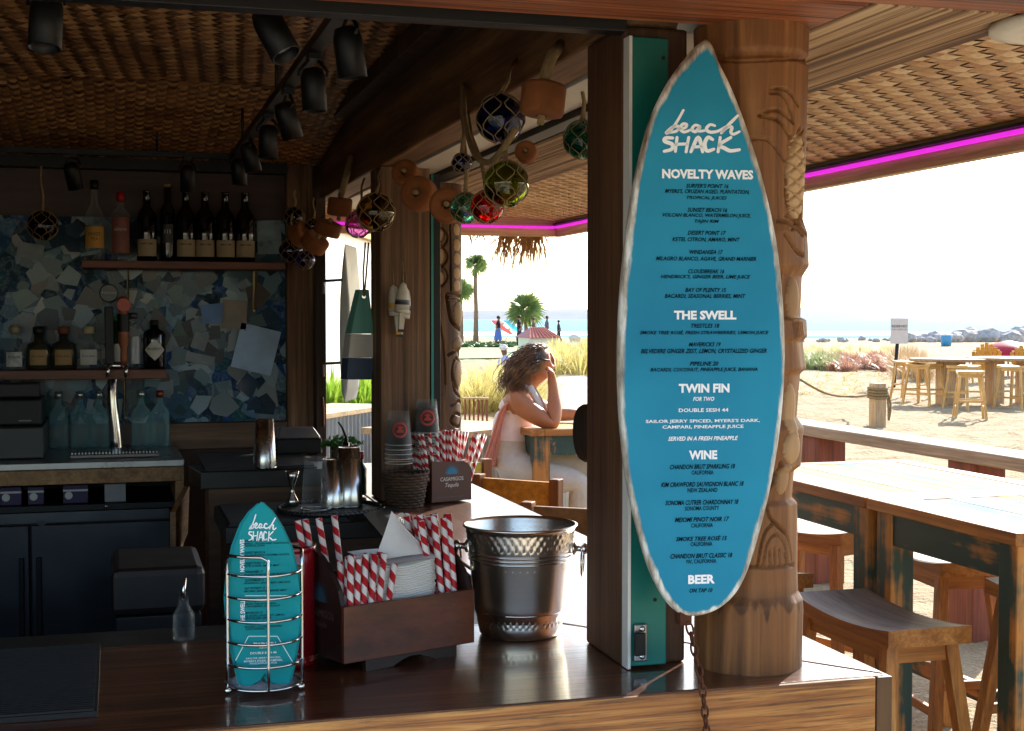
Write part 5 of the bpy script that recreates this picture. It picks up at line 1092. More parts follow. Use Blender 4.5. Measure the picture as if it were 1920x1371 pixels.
q = Xp(1018, 187, .80); MB().tube([q, Xp(1022, 140, .80), Xp(1035, 105, .82), Xp(1052, 82, .846)], [.009, .011, .012, .01], 10).build('thick_rope', ROPE, o)
cork(987, 286, 21, 24, XS(.82), vw, 'small cork ring just below the biggest cork float'); cork(761, 326, 25, 26, XS(.81), (-.5, -.8, .3), 'topmost cork ring of the trio left of the red float'); cork(786, 364, 33, 34, XS(.80), (-.55, -.75, .1), 'middle cork float of the trio left of the red float'); cork(838, 386, 33, 30, XS(.80), (-.3, -.95, .1), 'lowest cork float of the trio, next to the aqua float')
o = cork(637, 388, 23, 34, YS(5.0), up_, 'upright cork float on a rope left of the amber float'); MB().tube([Yp(637, 378, 5.0), Yp(645, 345, 5.0), Yp(650, 318, 5.0) + V(.02, .02, .05)], .012, 8).build('thick_rope', ROPE, o)
cork(615, 428, 25, 26, YS(5.1), (.3, -.3, 1), 'cork float under the upright cork in the far garland'); cork(590, 455, 26, 26, YS(5.25), (.5, -.5, .8), 'lowest cork float in the far garland'); cork(563, 440, 23, 26, YS(5.4), (.6, -.6, .3), 'cork float at the far end beside the cobalt floats')
for l in ([(868, 160), (876, 240), (890, 300), (912, 350)], [(862, 150), (868, 200), (880, 262), (905, 300), (940, 296)]):
    pass
tag(MB().tube(catmull([Xp(868, 160, .835), Xp(872, 225, .79), Xp(888, 285, .76), Xp(912, 305, .76), Xp(935, 290, .76), Xp(968, 240, .79)], 6, False), .007, 8).build('hanging_rope', ROPE), 'knotted rope looping between the near glass floats', 'rope')
# ================================================================== painted wooden buoys
by = thing('wooden_buoy', 'long teal, white and navy painted wooden buoy hanging in the narrow window', 'buoy', Xp(672, 715, .80)); yb = Xp(672, 640, .80).y; k = (Xp(672, 640, .80) - CAM).dot(_fw) / F
def bsec(px0, px1, py, dp): a, c = Yp(px0, py, yb), Yp(px1, py, yb); return [a, c, c + V(0, dp, 0), a + V(-.012, dp, 0)]
def bpart(s0, s1, mt, name):
    b = MB(); b.add(s0 + s1, [(0, 3, 2, 1), (4, 5, 6, 7), (0, 1, 5, 4), (1, 2, 6, 5), (2, 3, 7, 6), (3, 0, 4, 7)]); b.build(name, mt, by, bevel=.003)
bpart(bsec(658, 701, 626, .06), bsec(675, 692, 543, .035), distress('buoy teal paint', ('4f8f86', '66a79b'), ('6b6255', '8a7d6b'), 'z', .6, .66), 'top_section'); bpart(bsec(653, 701, 671, .065), bsec(658, 701, 627, .06), distress('buoy white paint', ('b7b3ab', 'cfcbc4'), ('7c7264', '948976'), 'z', .6, .68), 'middle_section'); bpart(bsec(650, 698, 712, .065), bsec(653, 701, 672, .065), distress('buoy navy paint', ('2c3d55', '3a4d68'), ('5c5a55', '7a766c'), 'z', .6, .68), 'bottom_section')
for s in (-3, 3): MB().tube([Yp(682, 556, yb) + V(s * .0004, -.004, 0), Yp(684 + s, 510, yb - .0), Yp(688 + s, 455, yb) + V(0, 0, .0)], .0032, 7).build('rope', ROPE, by)
MB().lathe([(.007, 0), (.007, .003)], Yp(682, 556, yb) + V(0, -.001, 0), 14, Matrix.Rotation(R(90), 4, 'X')).build('grommet', CHROME, by)
def mini(px, pyt, band, label, dy, lean):
    p = Yp(px, pyt, 4.55 - dy); k = 4.6 / F; o = thing('small_buoy', label, 'buoy', p, 0, 'small white buoys on the post'); M = Matrix.Rotation(R(lean), 4, 'Y'); H = 50 * k; r_ = 14 * k
    MB().lathe([(.002, 0), (r_ * .45, -H * .1), (r_ * .75, -H * .35), (r_ * .95, -H * .7), (r_, -H), (r_ * .4, -H * 1.02)], (0, 0, 0), 20, M).build('float_body', mat('aged white paint', 'bdb6a8', .5, 0, .12, 30), o, world=False)
    MB().lathe([(r_ * .935, -H * .66), (r_ * 1.0, -H * .84)], (0, 0, 0), 20, M, False, False).build('band', band, o, world=False); MB().lathe([(r_ * 1.0, -H * 1.0), (r_ * .98, -H * 1.14), (r_ * .3, -H * 1.15)], (0, 0, 0), 20, M).build('collar', MATS['aged white paint'], o, world=False)
    b = MB(); a = M @ V(0, 0, -H * 1.1); c = M @ V(0, 0, -H * 1.85); b.beam(a, c, 9 * k, 9 * k); b.build('stick', MATS['aged white paint'], o, world=False); b = MB(); b.beam(M @ V(0, 0, -H * 1.75), M @ V(0, 0, -H * 1.86), 9.4 * k, 9.4 * k); b.build('tip', band, o, world=False)
    MB().tube([(0, 0, -.01), (.004, .02, .03), (.005, .04, .07)], .002, 6).build('cord', ROPE, o, world=False)
YB = mat('ochre band', 'b98a2c', .5); NB = mat('navy band', '1a2030', .5)
mini(737, 534, YB, 'small white buoy with ochre band hanging left on the post', .045, -6); mini(756, 529, NB, 'small white buoy with navy band hanging in front on the post', .075, 3); mini(762, 540, NB, 'small white buoy half hidden at the right of the trio', .03, 8)
# narrow surfboard seen edge-on outside the slim window, brackets
eb = thing('edge_on_surfboard', 'grey surfboard sign seen edge-on outside the narrow window', 'surfboard', Yp(646, 757, 5.6)); prf = []
pts = [(646, 455), (650, 500), (655, 560), (657, 620), (656, 680), (651, 730), (646, 757), (640, 735), (637, 680), (636, 620), (637, 560), (641, 500)]
b = MB(); b.prism([Yp(x, y, 5.55) for x, y in pts], V(.10, .30, 0)); b.build('board', mat('grey board paint', '8f9694', .5, 0, .1), eb, bevel=.008)
for py in (527, 682):
    b = MB(); b.tube([Yp(606, py + 24, 5.78), Yp(606, py, 5.78), Yp(644, py - 2, 5.58), Yp(644, py + 8, 5.58)], .006, 7); b.build('bracket_rod', STEEL, eb)
MB().tube(catmull([Yp(604, 745, 5.79), Yp(606, 770, 5.79), Yp(606, 800, 5.79)], 4, False), .006, 6).build('chain_drop', RUST, eb)
# round ceiling light under the right eave
cl = thing('ceiling_light', 'round white ceiling light at the top right edge', 'ceiling light', Zp(2002, 40, 2.19)); MB().lathe([(.13, 0), (.128, -.012), (.1, -.016), (.003, -.018)], (0, 0, -.004), 48, None, True, False).build('disc', mat('white enamel disc', 'd9d3c4', .5), cl, world=False)
# ================================================================== outdoor bar tables and stools
TEAK = wood('honey teak', ('7a4417', 'bb7630', 'dd9f55'), 'z', 20, .5, .4); TEAKX = wood('honey teak rail', ('7a4417', 'bb7630', 'dd9f55'), 'x', 20, .5, .4); TEAKY = wood('honey teak seat edge', ('7a4417', 'bb7630', 'dd9f55'), 'y', 20, .5, .4)
TKS = (TEAK, TEAKX, TEAKY)
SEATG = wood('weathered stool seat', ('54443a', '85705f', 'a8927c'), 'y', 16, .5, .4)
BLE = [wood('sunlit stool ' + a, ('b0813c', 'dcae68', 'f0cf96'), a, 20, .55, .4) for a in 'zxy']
def stool(label, loc, rz, group, L=.5, w_=.27, h_=.76, seat=SEATG, wd=None):
    TEAK, TEAKX, TEAKY = wd or TKS
    o = thing('bar_stool', label, 'stool', loc, rz, group); n = 12; b = MB(); b.sm = True; T, B = [], []
    for i in range(n + 1):
        y = -L/2 + L * i / n; dz = .024 * (2 * y / L) ** 2 - .018
        for x in (-w_/2, w_/2): T.append((x, y, h_ + dz)); B.append((x, y, h_ - .05 + dz * .5))
    m_ = len(T); b.add(T + B, [(2*i, 2*i+1, 2*i+3, 2*i+2) for i in range(n)]); b.mi = 1; b.sm = False
    b.add(T + B, [(m_+2*i, m_+2*i+2, m_+2*i+3, m_+2*i+1) for i in range(n)] + [(2*i, 2*i+2, m_+2*i+2, m_+2*i) for i in range(n)] + [(2*i+1, m_+2*i+1, m_+2*i+3, 2*i+3) for i in range(n)] + [(0, m_, m_+1, 1), (2*n, 2*n+1, m_+2*n+1, m_+2*n)])
    b.build('seat', [seat, TEAKY], o, world=False)
    tx, ty, bx_, by_ = w_/2 - .04, L/2 - .06, w_/2 + .035, L/2 + .03
    at = lambda sx, sy, z: V(sx * (bx_ + (tx - bx_) * z / (h_ - .05)), sy * (by_ + (ty - by_) * z / (h_ - .05)), z)
    for sx in (-1, 1):
        for sy in (-1, 1): MB().beam(at(sx, sy, -.03), at(sx, sy, h_ - .052), .042, .042, (0, 1, 0)).build('leg', TEAK, o, world=False, bevel=.003)
    for sx in (-1, 1): MB().beam(at(sx, -1, .2), at(sx, 1, .2), .02, .035).build('stretcher', TEAKY, o, world=False, bevel=.002); MB().beam(at(sx, -1, h_ - .08), at(sx, 1, h_ - .08), .02, .05).build('seat_rail', TEAKY, o, world=False, bevel=.002)
    for sy in (-1, 1): MB().beam(at(-1, sy, .3), at(1, sy, .3), .02, .035).build('stretcher', TEAKX, o, world=False, bevel=.002); MB().beam(at(-1, sy, h_ - .08), at(1, sy, h_ - .08), .02, .05).build('seat_rail', TEAKX, o, world=False, bevel=.002)
    return o
G1 = 'saddle seat stools at the nearby tables'
def sloc(px, py): p = Zp(px, py, .76); return V(p.x, p.y, 0)
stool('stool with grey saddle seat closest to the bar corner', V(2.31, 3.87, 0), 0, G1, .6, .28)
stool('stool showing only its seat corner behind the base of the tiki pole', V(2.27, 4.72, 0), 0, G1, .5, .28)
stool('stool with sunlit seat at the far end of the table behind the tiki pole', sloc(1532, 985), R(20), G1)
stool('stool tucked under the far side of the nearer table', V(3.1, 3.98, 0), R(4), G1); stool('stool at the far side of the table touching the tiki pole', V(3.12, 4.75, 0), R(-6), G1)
PAL = [distress('worn yellow plank', ('bfa95c', 'cfbd82'), ('a58a62', 'bba27c'), 'y', .9, .56), distress('worn blue plank', ('7fa3a8', '9bb8b8'), ('a58a62', 'bba27c'), 'y', .9, .56), distress('worn white plank', ('a8a28c', 'b8b29e'), ('8f6f42', 'a88a5c'), 'y', .9, .6), distress('worn steel blue plank', ('55788a', '7494a2'), ('a08a68', 'b59f7e'), 'y', .9, .54)]
GRN = distress('worn dark green paint', ('1f3a36', '2c4d44'), ('a8662a', 'd08c42'), 'z', .5, .505); GRNX = distress('worn dark green apron', ('1f3a36', '2c4d44'), ('a8662a', 'd08c42'), 'y', .5, .56)
def bar_table(label, x0, x1, y0, y1, order, z=1.07):
    o = thing('bar_table', label, 'table', ((x0+x1)/2, (y0+y1)/2, 0)); fw = .075; t0 = z - .038
    for a, c in (((x0, y0), (x0 + fw, y1)), ((x1 - fw, y0), (x1, y1))): bx('frame_board', (*a, t0), (*c, z), TEAKY, o, .003)
    for ya, yb in ((y0, y0 + fw), (y1 - fw, y1)): bx('frame_board', (x0 + fw + .001, ya, t0), (x1 - fw - .001, yb, z), TEAKX, o, .003)
    n = len(order); w_ = (x1 - x0 - 2 * fw - .004) / n
    for i, k in enumerate(order): bx('plank', (x0 + fw + .002 + i * w_, y0 + fw + .002, t0 + .002), (x0 + fw + .002 + (i + 1) * w_ - .002, y1 - fw - .002, z - random.uniform(.001, .003)), PAL[k], o, .002)
    for x in (x0 + .07, x1 - .07):
        for y in (y0 + .07, y1 - .07): lg = bx('leg', (x - .045, y - .045, -.03), (x + .045, y + .045, t0 - .001), GRN, o, .006)
    for x in (x0 + .045, x1 - .045): bx('apron', (x - .012, y0 + .116, t0 - .11), (x + .012, y1 - .116, t0 - .001), GRNX, o, .002)
    for y in (y0 + .045, y1 - .045): bx('apron', (x0 + .116, y - .012, t0 - .11), (x1 - .116, y + .012, t0 - .001), GRNX, o, .002)
    for x in (x0 + .07, x1 - .07): bx('stretcher', (x - .015, y0 + .117, .2), (x + .015, y1 - .117, .27), GRNX, o, .003)
    return o
bar_table('distressed bar table with blue grey planks at the right edge', 2.46, 3.28, 3.38, 4.195, (2, 3, 1, 3, 0, 1, 2)); bar_table('distressed bar table with yellow planks beyond the tiki pole', 2.46, 3.28, 4.21, 5.3, (2, 0, 1, 0, 3, 0, 2))
# ================================================================== rail fence by the sand
RAILW = wood('sunbleached rail', ('8a6f58', 'b39a80', 'cdb79d'), 'y', 18, .7, .6); REDP = wood('red brown fence post', ('5a2a1c', '8a4530', 'a05a40'), 'z', 14, .65, .5)
fn = thing('rail_fence', 'low timber rail fence with red brown posts along the sand', 'fence', (4.4, 7, 0)); bx('top_rail', (4.25, 4.2, .93), (4.5, 9.6, 1.0), RAILW, fn, .01)
for y in (4.6, 6.35, 8.0, 9.3): bx('post', (4.28, y - .12, -.1), (4.47, y + .12, .929), REDP, fn, .006)
# ================================================================== rope post and reserved sign
rp = thing('rope_post', 'short square timber post with rope wound round its top', 'post', Zp(1645, 800, 0)); k = 21.6 / F; b = MB(); b.box((-.1, -.1, -.1), (.1, .1, .68)); b.build('timber', W_PLANK if False else wood('driftwood post', ('9a7a58', 'c4a27c', 'dcc09c'), 'z', 12, .7, .5), rp, world=False, bevel=.02)
for j in range(4): MB().tube([(.118 * math.copysign(abs(math.cos(g)) ** .4, math.cos(g)), .118 * math.copysign(abs(math.sin(g)) ** .4, math.sin(g)), .46 + j * .045 + .01 * math.sin(g)) for g in np.linspace(0, 6.28, 32, endpoint=False)], .022, 7, True).build('rope_turn', ROPE, rp, world=False)
MB().tube(catmull([(.13, -.05, .55), (.17, -.1, .35), (.15, -.08, .1), (.13, -.1, .3), (.14, -.05, .5)], 5, False), .018, 6).build('rope_tail', ROPE, rp, world=False)
MB().tube(catmull([rp.location + V(-.12, 0, .5), Zp(1600, 744, .35) * 1.0, Zp(1550, 738, .45), Zp(1500, 712, .7)], 8, False), .02, 7).build('rope_span', ROPE, rp)
sg = thing('reserved_sign', 'white reserved notice on a dark post in the sand', 'sign', Zp(1675, 727, 0)); p = sg.location; k = (p - CAM).dot(_fw) / F; v0 = V(_rt.x, _rt.y, 0); n0 = V(-_fw.x, -_fw.y, 0).normalized()
MB().tube([p + V(0, 0, -.1), p + v0 * (7 * k) + V(0, 0, 84 * k)], .045, 6).build('post', mat('dark sign post', '241a18', .6, .2), sg); c0 = p + v0 * (9 * k) + V(0, 0, 106 * k) + n0 * .06; b = MB(); w_, h_ = 16.5 * k, 23.5 * k
b.prism([c0 - v0 * w_ - V(0, 0, h_), c0 + v0 * w_ - V(0, 0, h_), c0 + v0 * w_ + V(0, 0, h_), c0 - v0 * w_ + V(0, 0, h_)], -n0 * .02); b.build('panel', mat('sign white', 'ccc4c2', .5, 0, .04), sg)
SGI = mat('sign ink', '4a4044', .6, 0, 0); letter('RESERVED', c0 + V(0, 0, 9 * k) + n0 * .003, v0, V(0, 0, 1), 28 * k, SGI, sg, 4.5 * k, 0, .02); letter('FOR GUESTS OF', c0 + V(0, 0, 3 * k) + n0 * .003, v0, V(0, 0, 1), 27 * k, SGI, sg, 3 * k)
# ================================================================== far sand furniture
def rec(px, py): p = Zp(px, py, 0); return V(p.x, p.y, 0)
G2 = 'stools on the sand'
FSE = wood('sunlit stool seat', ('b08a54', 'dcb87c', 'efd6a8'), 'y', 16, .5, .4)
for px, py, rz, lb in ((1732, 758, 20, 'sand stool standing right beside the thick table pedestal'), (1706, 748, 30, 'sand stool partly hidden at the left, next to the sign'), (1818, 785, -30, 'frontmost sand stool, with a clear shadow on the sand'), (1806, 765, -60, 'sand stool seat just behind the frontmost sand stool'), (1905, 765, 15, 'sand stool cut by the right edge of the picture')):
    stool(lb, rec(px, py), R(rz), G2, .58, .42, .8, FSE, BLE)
def ped(label, px, py, w_, h_, legs):
    p = rec(px, py); o = thing('sand_table', label, 'table', p); k = (p - CAM).dot(_fw) / F; MB().lathe([(.01, h_ - .06), (w_ * .97, h_ - .06), (w_, h_ - .04), (w_, h_), (.01, h_)], (0, 0, 0), 32).build('top', wood('pale table top', ('8f7050', 'b8997a', 'd6c0a4'), 'x', 8, .6, .3), o, world=False, bevel=.01)
    for x in legs: MB().box((x - .13, -.15, -.05), (x + .13, .15, h_ - .061)).build('pedestal', wood('driftwood post', None) if False else MATS['driftwood post'], o, world=False, bevel=.02)
ped('round topped sand table on a thick timber pedestal', 1780, 757, .78, .9, (-.1, .14)); ped('white topped sand table at the right edge with two slab legs', 1893, 757, .85, .92, (-.35, .35))
YEL = wood('yellow chair slats', ('b8842c', 'e0ad4a', 'efc671'), 'z', 10, .5, .3)
def adirondack(label, px, py, rz, g='yellow lounge chairs'):
    o = thing('adirondack_chair', label, 'lounge chair', rec(px, py), rz, g)
    for i in range(7):
        x = -.33 + i * .11; h_ = 1.05 - .12 * abs(i - 3) ** 1.6 / 3; MB().beam((x * .85, .12, .32), (x, .55, h_), .095, .02, (0, 1, 0)).build('back_slat', YEL, o, world=False, bevel=.004)
    for i in range(5): MB().beam((-.33, -.38 + i * .11, .42 - i * .025), (.33, -.38 + i * .11, .42 - i * .025), .09, .02).build('seat_slat', YEL, o, world=False)
    for s in (-1, 1): MB().beam((s * .4, -.42, .6), (s * .4, .4, .58), .12, .022).build('armrest', YEL, o, world=False); MB().beam((s * .36, -.38, -.02), (s * .36, -.38, .59), .07, .03).build('leg', YEL, o, world=False); MB().beam((s * .34, -.4, .4), (s * .34, .6, .02), .03, .12).build('leg', YEL, o, world=False)
    for z, y in ((.5, .235), (.85, .43)): MB().beam((-.34, y, z), (.34, y, z), .06, .025).build('back_rail', YEL, o, world=False)
adirondack('yellow slatted lounge chair in front of the red towel', 1846, 716, R(150)); adirondack('yellow slatted lounge chair cut off by the right picture edge', 1925, 720, R(140))
rt2 = thing('red_umbrella', 'low red beach umbrella canopy behind the yellow lounge chairs', 'umbrella', rec(1890, 705)); b = MB(); n = 16
RED = leafmat('red canvas', 'b3122f', 'c81d3d', .3)
b.lathe([(1.05, .55), (.9, .72), (.6, .9), (.25, 1.0), (.02, 1.05)], (0, 0, 0), 16, None, False, True); b.build('canopy', RED, rt2, world=False); MB().tube([(0, 0, -.1), (0, 0, 1.05)], .025, 8).build('pole', W_TAN, rt2, world=False)
cn_ = thing('beach_bin', 'blue and white bin standing by the rocks', 'bin', rec(1774, 649)); MB().lathe([(.3, 0), (.33, .5), (.33, .62), (.3, .64)], (0, 0, 0), 20).build('body', mat('bin blue', '4b9bd0', .5), cn_, world=False); MB().lathe([(.34, .64), (.35, .68), (.1, .76), (.01, .77)], (0, 0, 0), 20).build('lid', WHITE, cn_, world=False)
# boulders of the jetty
ROCK = mat('jetty rock', 'bcb3ad', .9, 0, .35, 2.5, bump=.8, bs=5, bd=.1)
rk_m = []
for k in range(5):
    bm = bmesh.new(); bmesh.ops.create_icosphere(bm, subdivisions=2, radius=1)
    for v in bm.verts: v.co *= 1 + .35 * mnoise.noise(v.co * 1.3 + V(k * 7, 0, 0)); v.co.z *= .72
    me = bpy.data.meshes.new('boulder'); bm.to_mesh(me); bm.free(); me.materials.append(ROCK); rk_m.append(me)
for i in range(64):
    px = random.uniform(1690, 1940) if i < 46 else random.uniform(1500, 1700); big = i < 46; p = rec(px, 641 + random.uniform(-3, 1)); o = bpy.data.objects.new('boulder', random.choice(rk_m)); COL.objects.link(o)
    s = random.uniform(.35, .85) * (1.2 if px > 1800 else .9) if big else random.uniform(.15, .35); o.scale = (s * random.uniform(.8, 1.3), s, s); o.location = p + V(0, 0, s * .35); o.rotation_euler = (0, 0, random.uniform(0, 6))
    tag(o, 'grey boulder in the rock jetty along the shore' if big else 'low rock half buried at the thin end of the jetty', 'boulder', 'jetty boulders' if big else 'low jetty rocks')
# ================================================================== dune plants
def blades(b, c, n, h_, spread, w_, curl=.4, tone=None):
    for i in range(n):
        g = random.uniform(0, 6.283); d = V(math.cos(g), math.sin(g), 0); L = h_ * random.uniform(.5, 1.1); s = V(-d.y, d.x, 0) * w_ * random.uniform(.5, 1.2); out = spread * random.random(); p = c + d * (out * .35); P = []
        for k in range(4): t_ = k / 3; P.append(p + d * (out * curl * t_ * t_ * 1.6) + V(0, 0, L * (t_ - .28 * t_ * t_ * (out / max(spread, 1e-3)))))
        b.add([P[0] - s, P[0] + s, P[1] - s, P[1] + s, P[2] - s * .7, P[2] + s * .7, P[3]], [(0, 1, 3, 2), (2, 3, 5, 4), (4, 5, 6)])
def patchplant(name, label, spots, mt, n, h_, spread, w_):
    b = MB()
    for p in spots: blades(b, p, n, h_ * random.uniform(.7, 1.2), spread, w_)
    return tag(b.build(name, mt), label, name.replace('_', ' '), kind='stuff')
DRY = leafmat('dry dune grass', 'cbb27c', 'ead9a8', .4); GRS = leafmat('yellow green fountain grass', 'b8ab5c', 'e0d494', .45); RDP = leafmat('reddish succulent', 'a9785f', 'cfa58c', .3); GNP = leafmat('green succulent', '8f9a62', 'b8bd88', .3); SCR2 = leafmat('brown scrub', 'a88a62', 'd0b48a', .3)
def R2(x0, x1, y0, y1, n): return [rec(random.uniform(x0, x1), random.uniform(y0, y1)) for _ in range(n)]
patchplant('dune_grass', 'dry straw coloured dune grass behind the succulents', R2(1480, 1680, 655, 676, 90), DRY, 34, .42, .9, .012)
patchplant('red_succulent', 'reddish beach succulents beyond the tiki pole', R2(1540, 1662, 676, 697, 46), RDP, 60, .5, .8, .035)
patchplant('green_succulent', 'green beach succulents close to the tiki pole', R2(1490, 1575, 672, 697, 34), GNP, 60, .5, .8, .035)
patchplant('dry_brush', 'brown dry brush around the reserved sign', R2(1675, 1735, 685, 715, 22), SCR2, 80, .85, .9, .012)
patchplant('short_dry_grass', 'short yellow grass scattered on the sand', R2(1500, 1680, 700, 745, 60), DRY, 22, .12, .4, .008)
# ================================================================== left view: lawn, grasses, palms
LAWN = leafmat('lawn green', '93ad5a', 'b4c67c', .2); b = MB(); b.add([rec(840, 650) + V(0, 0, .05), rec(980, 650) + V(0, 0, .05), rec(985, 672) + V(0, 0, .05), rec(840, 675) + V(0, 0, .05)], [(0, 3, 2, 1)]); tag(b.build('lawn', LAWN), 'bright mown lawn by the seaside path', 'lawn', kind='structure')
patchplant('fountain_grass', 'tall yellow green fountain grass behind the woman', [Zp(random.uniform(868, 985), random.uniform(745, 775), .0) + V(0, 0, 0) for _ in range(34)], GRS, 130, .8, 1.5, .011)
patchplant('far_fountain_grass', 'sunlit fountain grass around the white lamp bollard', R2(1035, 1110, 668, 705, 40), GRS, 90, .95, 1.5, .018)
patchplant('hedge_plants', 'low green hedge at the edge of the lawn', R2(868, 965, 648, 653, 40), leafmat('hedge green', '35562a', '5b7d3c', .2), 60, .32, .6, .06)
PT = mat('palm bark', '8a7660', .9, 0, .2, 8, bump=.6, bs=12); PL = leafmat('palm frond', '6b8a4a', 'a3b66c', .4)
def palm(label, px, py, h_, crown, n=46):
    p = rec(px, py); o = thing('palm_tree', label, 'palm tree', p); MB().tube([(0, 0, -.2), (.03, 0, h_ * .4), (-.02, 0, h_ * .8), (0, 0, h_)], [.2, .15, .13, .14], 10).build('trunk', PT, o, world=False); b = MB()
    for i in range(n):
        g = random.uniform(0, 6.283); el = random.uniform(-.6, 1.4); d = V(math.cos(g) * math.cos(el), math.sin(g) * math.cos(el), math.sin(el)); st = d * crown * .22; c = V(0, 0, h_) + st; s = d.orthogonal().normalized(); s2 = d.cross(s)
        b.add([V(0, 0, h_), c - s * .02, c + s * .02], [(0, 1, 2)])
        for k in range(13):
            a = (k - 6) / 6 * 1.35; dd = (d * math.cos(a) + s * math.sin(a)).normalized(); L = crown * .85 * random.uniform(.8, 1.1) * (1 - .25 * abs(a) / 1.35); e = c + dd * L + V(0, 0, -.18 * L); m_ = c + dd * L * .5; q = dd.cross(s2).normalized() * L * .06
            b.add([c, m_ + q, e, m_ - q], [(0, 1, 2, 3)])
    for i in range(10):
        g = random.uniform(0, 6.283); b.add([V(0, 0, h_), V(math.cos(g) * crown * .3, math.sin(g) * crown * .3, h_ - crown * .8), V(math.cos(g + .4) * crown * .3, math.sin(g + .4) * crown * .3, h_ - crown * .7)], [(0, 1, 2)])
    b.build('crown', PL, o, world=False)
palm('tall slender fan palm beside the far tiki pole', 892, 645, 5.3, 1.0); palm('short bushy palm on the shore behind the walkers', 986, 643, 2.3, 1.55, 60); palm('palm mostly hidden behind the far tiki pole', 864, 645, 3.6, 1.1)
kio = thing('kiosk', 'small kiosk with red standing seam roof beyond the woman', 'kiosk', rec(1008, 662)); k = (kio.location - CAM).dot(_fw) / F; gz = 29 * k
b = MB(); w_, d_ = 32 * k, 1.2; b.add([(-w_, -d_, gz), (w_, -d_, gz), (w_, d_, gz), (-w_, d_, gz), (-w_ * .45, 0, gz + 19 * k), (w_ * .35, 0, gz + 19 * k)], [(0, 1, 5, 4), (1, 2, 5), (2, 3, 4, 5), (3, 0, 4), (0, 3, 2, 1)]); b.build('roof', mat('red roof sheet', 'b0503f', .5, .1), kio, world=False)
for i in range(9): x = -w_ + .05 + i * (2 * w_ - .1) / 8; MB().beam((x, -d_, gz + .02), (-w_ * .45 + (x + w_) / (2 * w_) * w_ * .8, 0, gz + 19 * k + .02), .03, .03).build('roof_seam', MATS['red roof sheet'], kio, world=False)
b = MB(); b.box((-w_ * .85, -d_ * .8, -.1), (w_ * .85, d_ * .8, gz - .01)); b.build('wall', WHITE, kio, world=False)
bl = thing('lamp_bollard', 'white lamp bollard standing in the sunlit grass', 'bollard', rec(1078, 668)); MB().lathe([(.28, 0), (.28, .62), (.24, .66), (.24, .78), (.3, .8), (.3, .86), (.2, .95), (.02, 1.0)], (0, 0, 0), 20).build('body', WHITE, bl, world=False); MB().lathe([(.245, .665), (.245, .775)], (0, 0, 0), 20, None, False, False).build('lens', mat('bollard lens', 'b8b6aa', .2), bl, world=False)
for px, py, c, lb in ((945, 640, '3fb4d8', 'tilted cyan beach umbrella among the walkers'), (922, 643, 'c05a5a', 'small red beach umbrella left of the cyan one')):
    o = thing('beach_umbrella', lb, 'umbrella', rec(px, py)); M = Matrix.Rotation(R(35), 4, 'Y'); MB().lathe([(.9, 1.3), (.6, 1.55), (.25, 1.68), (.02, 1.72)], (0, 0, 0), 12, M, False, True).build('canopy', leafmat('canvas ' + c, c, c, .3), o, world=False); MB().tube([(0, 0, -.1), M @ V(0, 0, 1.7)], .025, 6).build('pole', WHITE, o, world=False)
# low corrugated planter walls with timber caps
COR = mat('corrugated zinc', '8d8f92', .4, .7, .15, 6); CAP = wood('tan wall cap', ('a5835a', 'c9a97e', 'dcc19a'), 'x', 12, .6, .4)
def corrwall(label, p, q, z, name='planter_wall', capw=.34, slope=0.):
    p, q = Vector((p.x, p.y, 0)), Vector((q.x, q.y, 0)); u = (q - p).normalized(); nrm = V(-u.y, u.x, 0); L = (q - p).length; o = thing(name, label, 'planter wall', (p + q) / 2); n = int(L / .012); b = MB(); b.sm = True; vs = []
    for i in range(n + 1): off = nrm * (.011 * math.sin(i * .012 / .068 * 6.283)); zz = z + slope * i / n; vs += [p + u * (L * i / n) + off + V(0, 0, -.05), p + u * (L * i / n) + off + V(0, 0, zz - .04)]
    b.add(vs, [(2*i, 2*i+2, 2*i+3, 2*i+1) for i in range(n)]); b.build('corrugated_sheet', COR, o)
    b = MB(); b.beam(p + V(0, 0, z - .019) + nrm * (capw/2 - .05), q + V(0, 0, z + slope - .019) + nrm * (capw/2 - .05), capw, .04); b.build('timber_cap', CAP, o, bevel=.004); return o
A0, A1 = Zp(840, 812, 1.0), Zp(1000, 795, 1.0); corrwall('corrugated zinc planter wall with wide timber cap behind the woman', A0, A1, 1.0, capw=.75)
B0, B1 = Zp(1040, 782, .98), Zp(1115, 748, .98); corrwall('zinc panelled wall with timber rail right of the woman', B0, B1, .98, capw=.14)
C0, C1 = Zp(585, 778, 1.0), Zp(720, 758, 1.0); corrwall('pale boarded low wall seen through the narrow window', C0, C1, 1.0, capw=.5)
pf = thing('picket_fence', 'short dark red picket fence with pale cap behind the planter wall', 'fence', Zp(895, 765, .9)); f0_, f1_ = Zp(868, 747, .55), Zp(917, 747, .55); uf = (f1_ - f0_); MB().beam(V(f0_.x, f0_.y, .55), V(f1_.x, f1_.y, .55), .1, .03).build('cap_rail', CAP, pf)
for i in range(6): p = f0_ + uf * ((i + .5) / 6); MB().beam(V(p.x, p.y, -.03), V(p.x, p.y, .534), .035, .02).build('picket', REDP, pf)
pth = MB(); pth.add([Zp(1000, 770, 0) + V(0, 0, .03), Zp(1110, 770, 0) + V(0, 0, .03), Zp(1110, 700, 0) + V(0, 0, .03), Zp(1060, 690, 0) + V(0, 0, .03)], [(0, 1, 2, 3)]); tag(pth.build('path', mat('pale concrete', 'a79f92', .8, 0, .08)), 'pale concrete ramp path beside the grass', 'path', kind='structure')
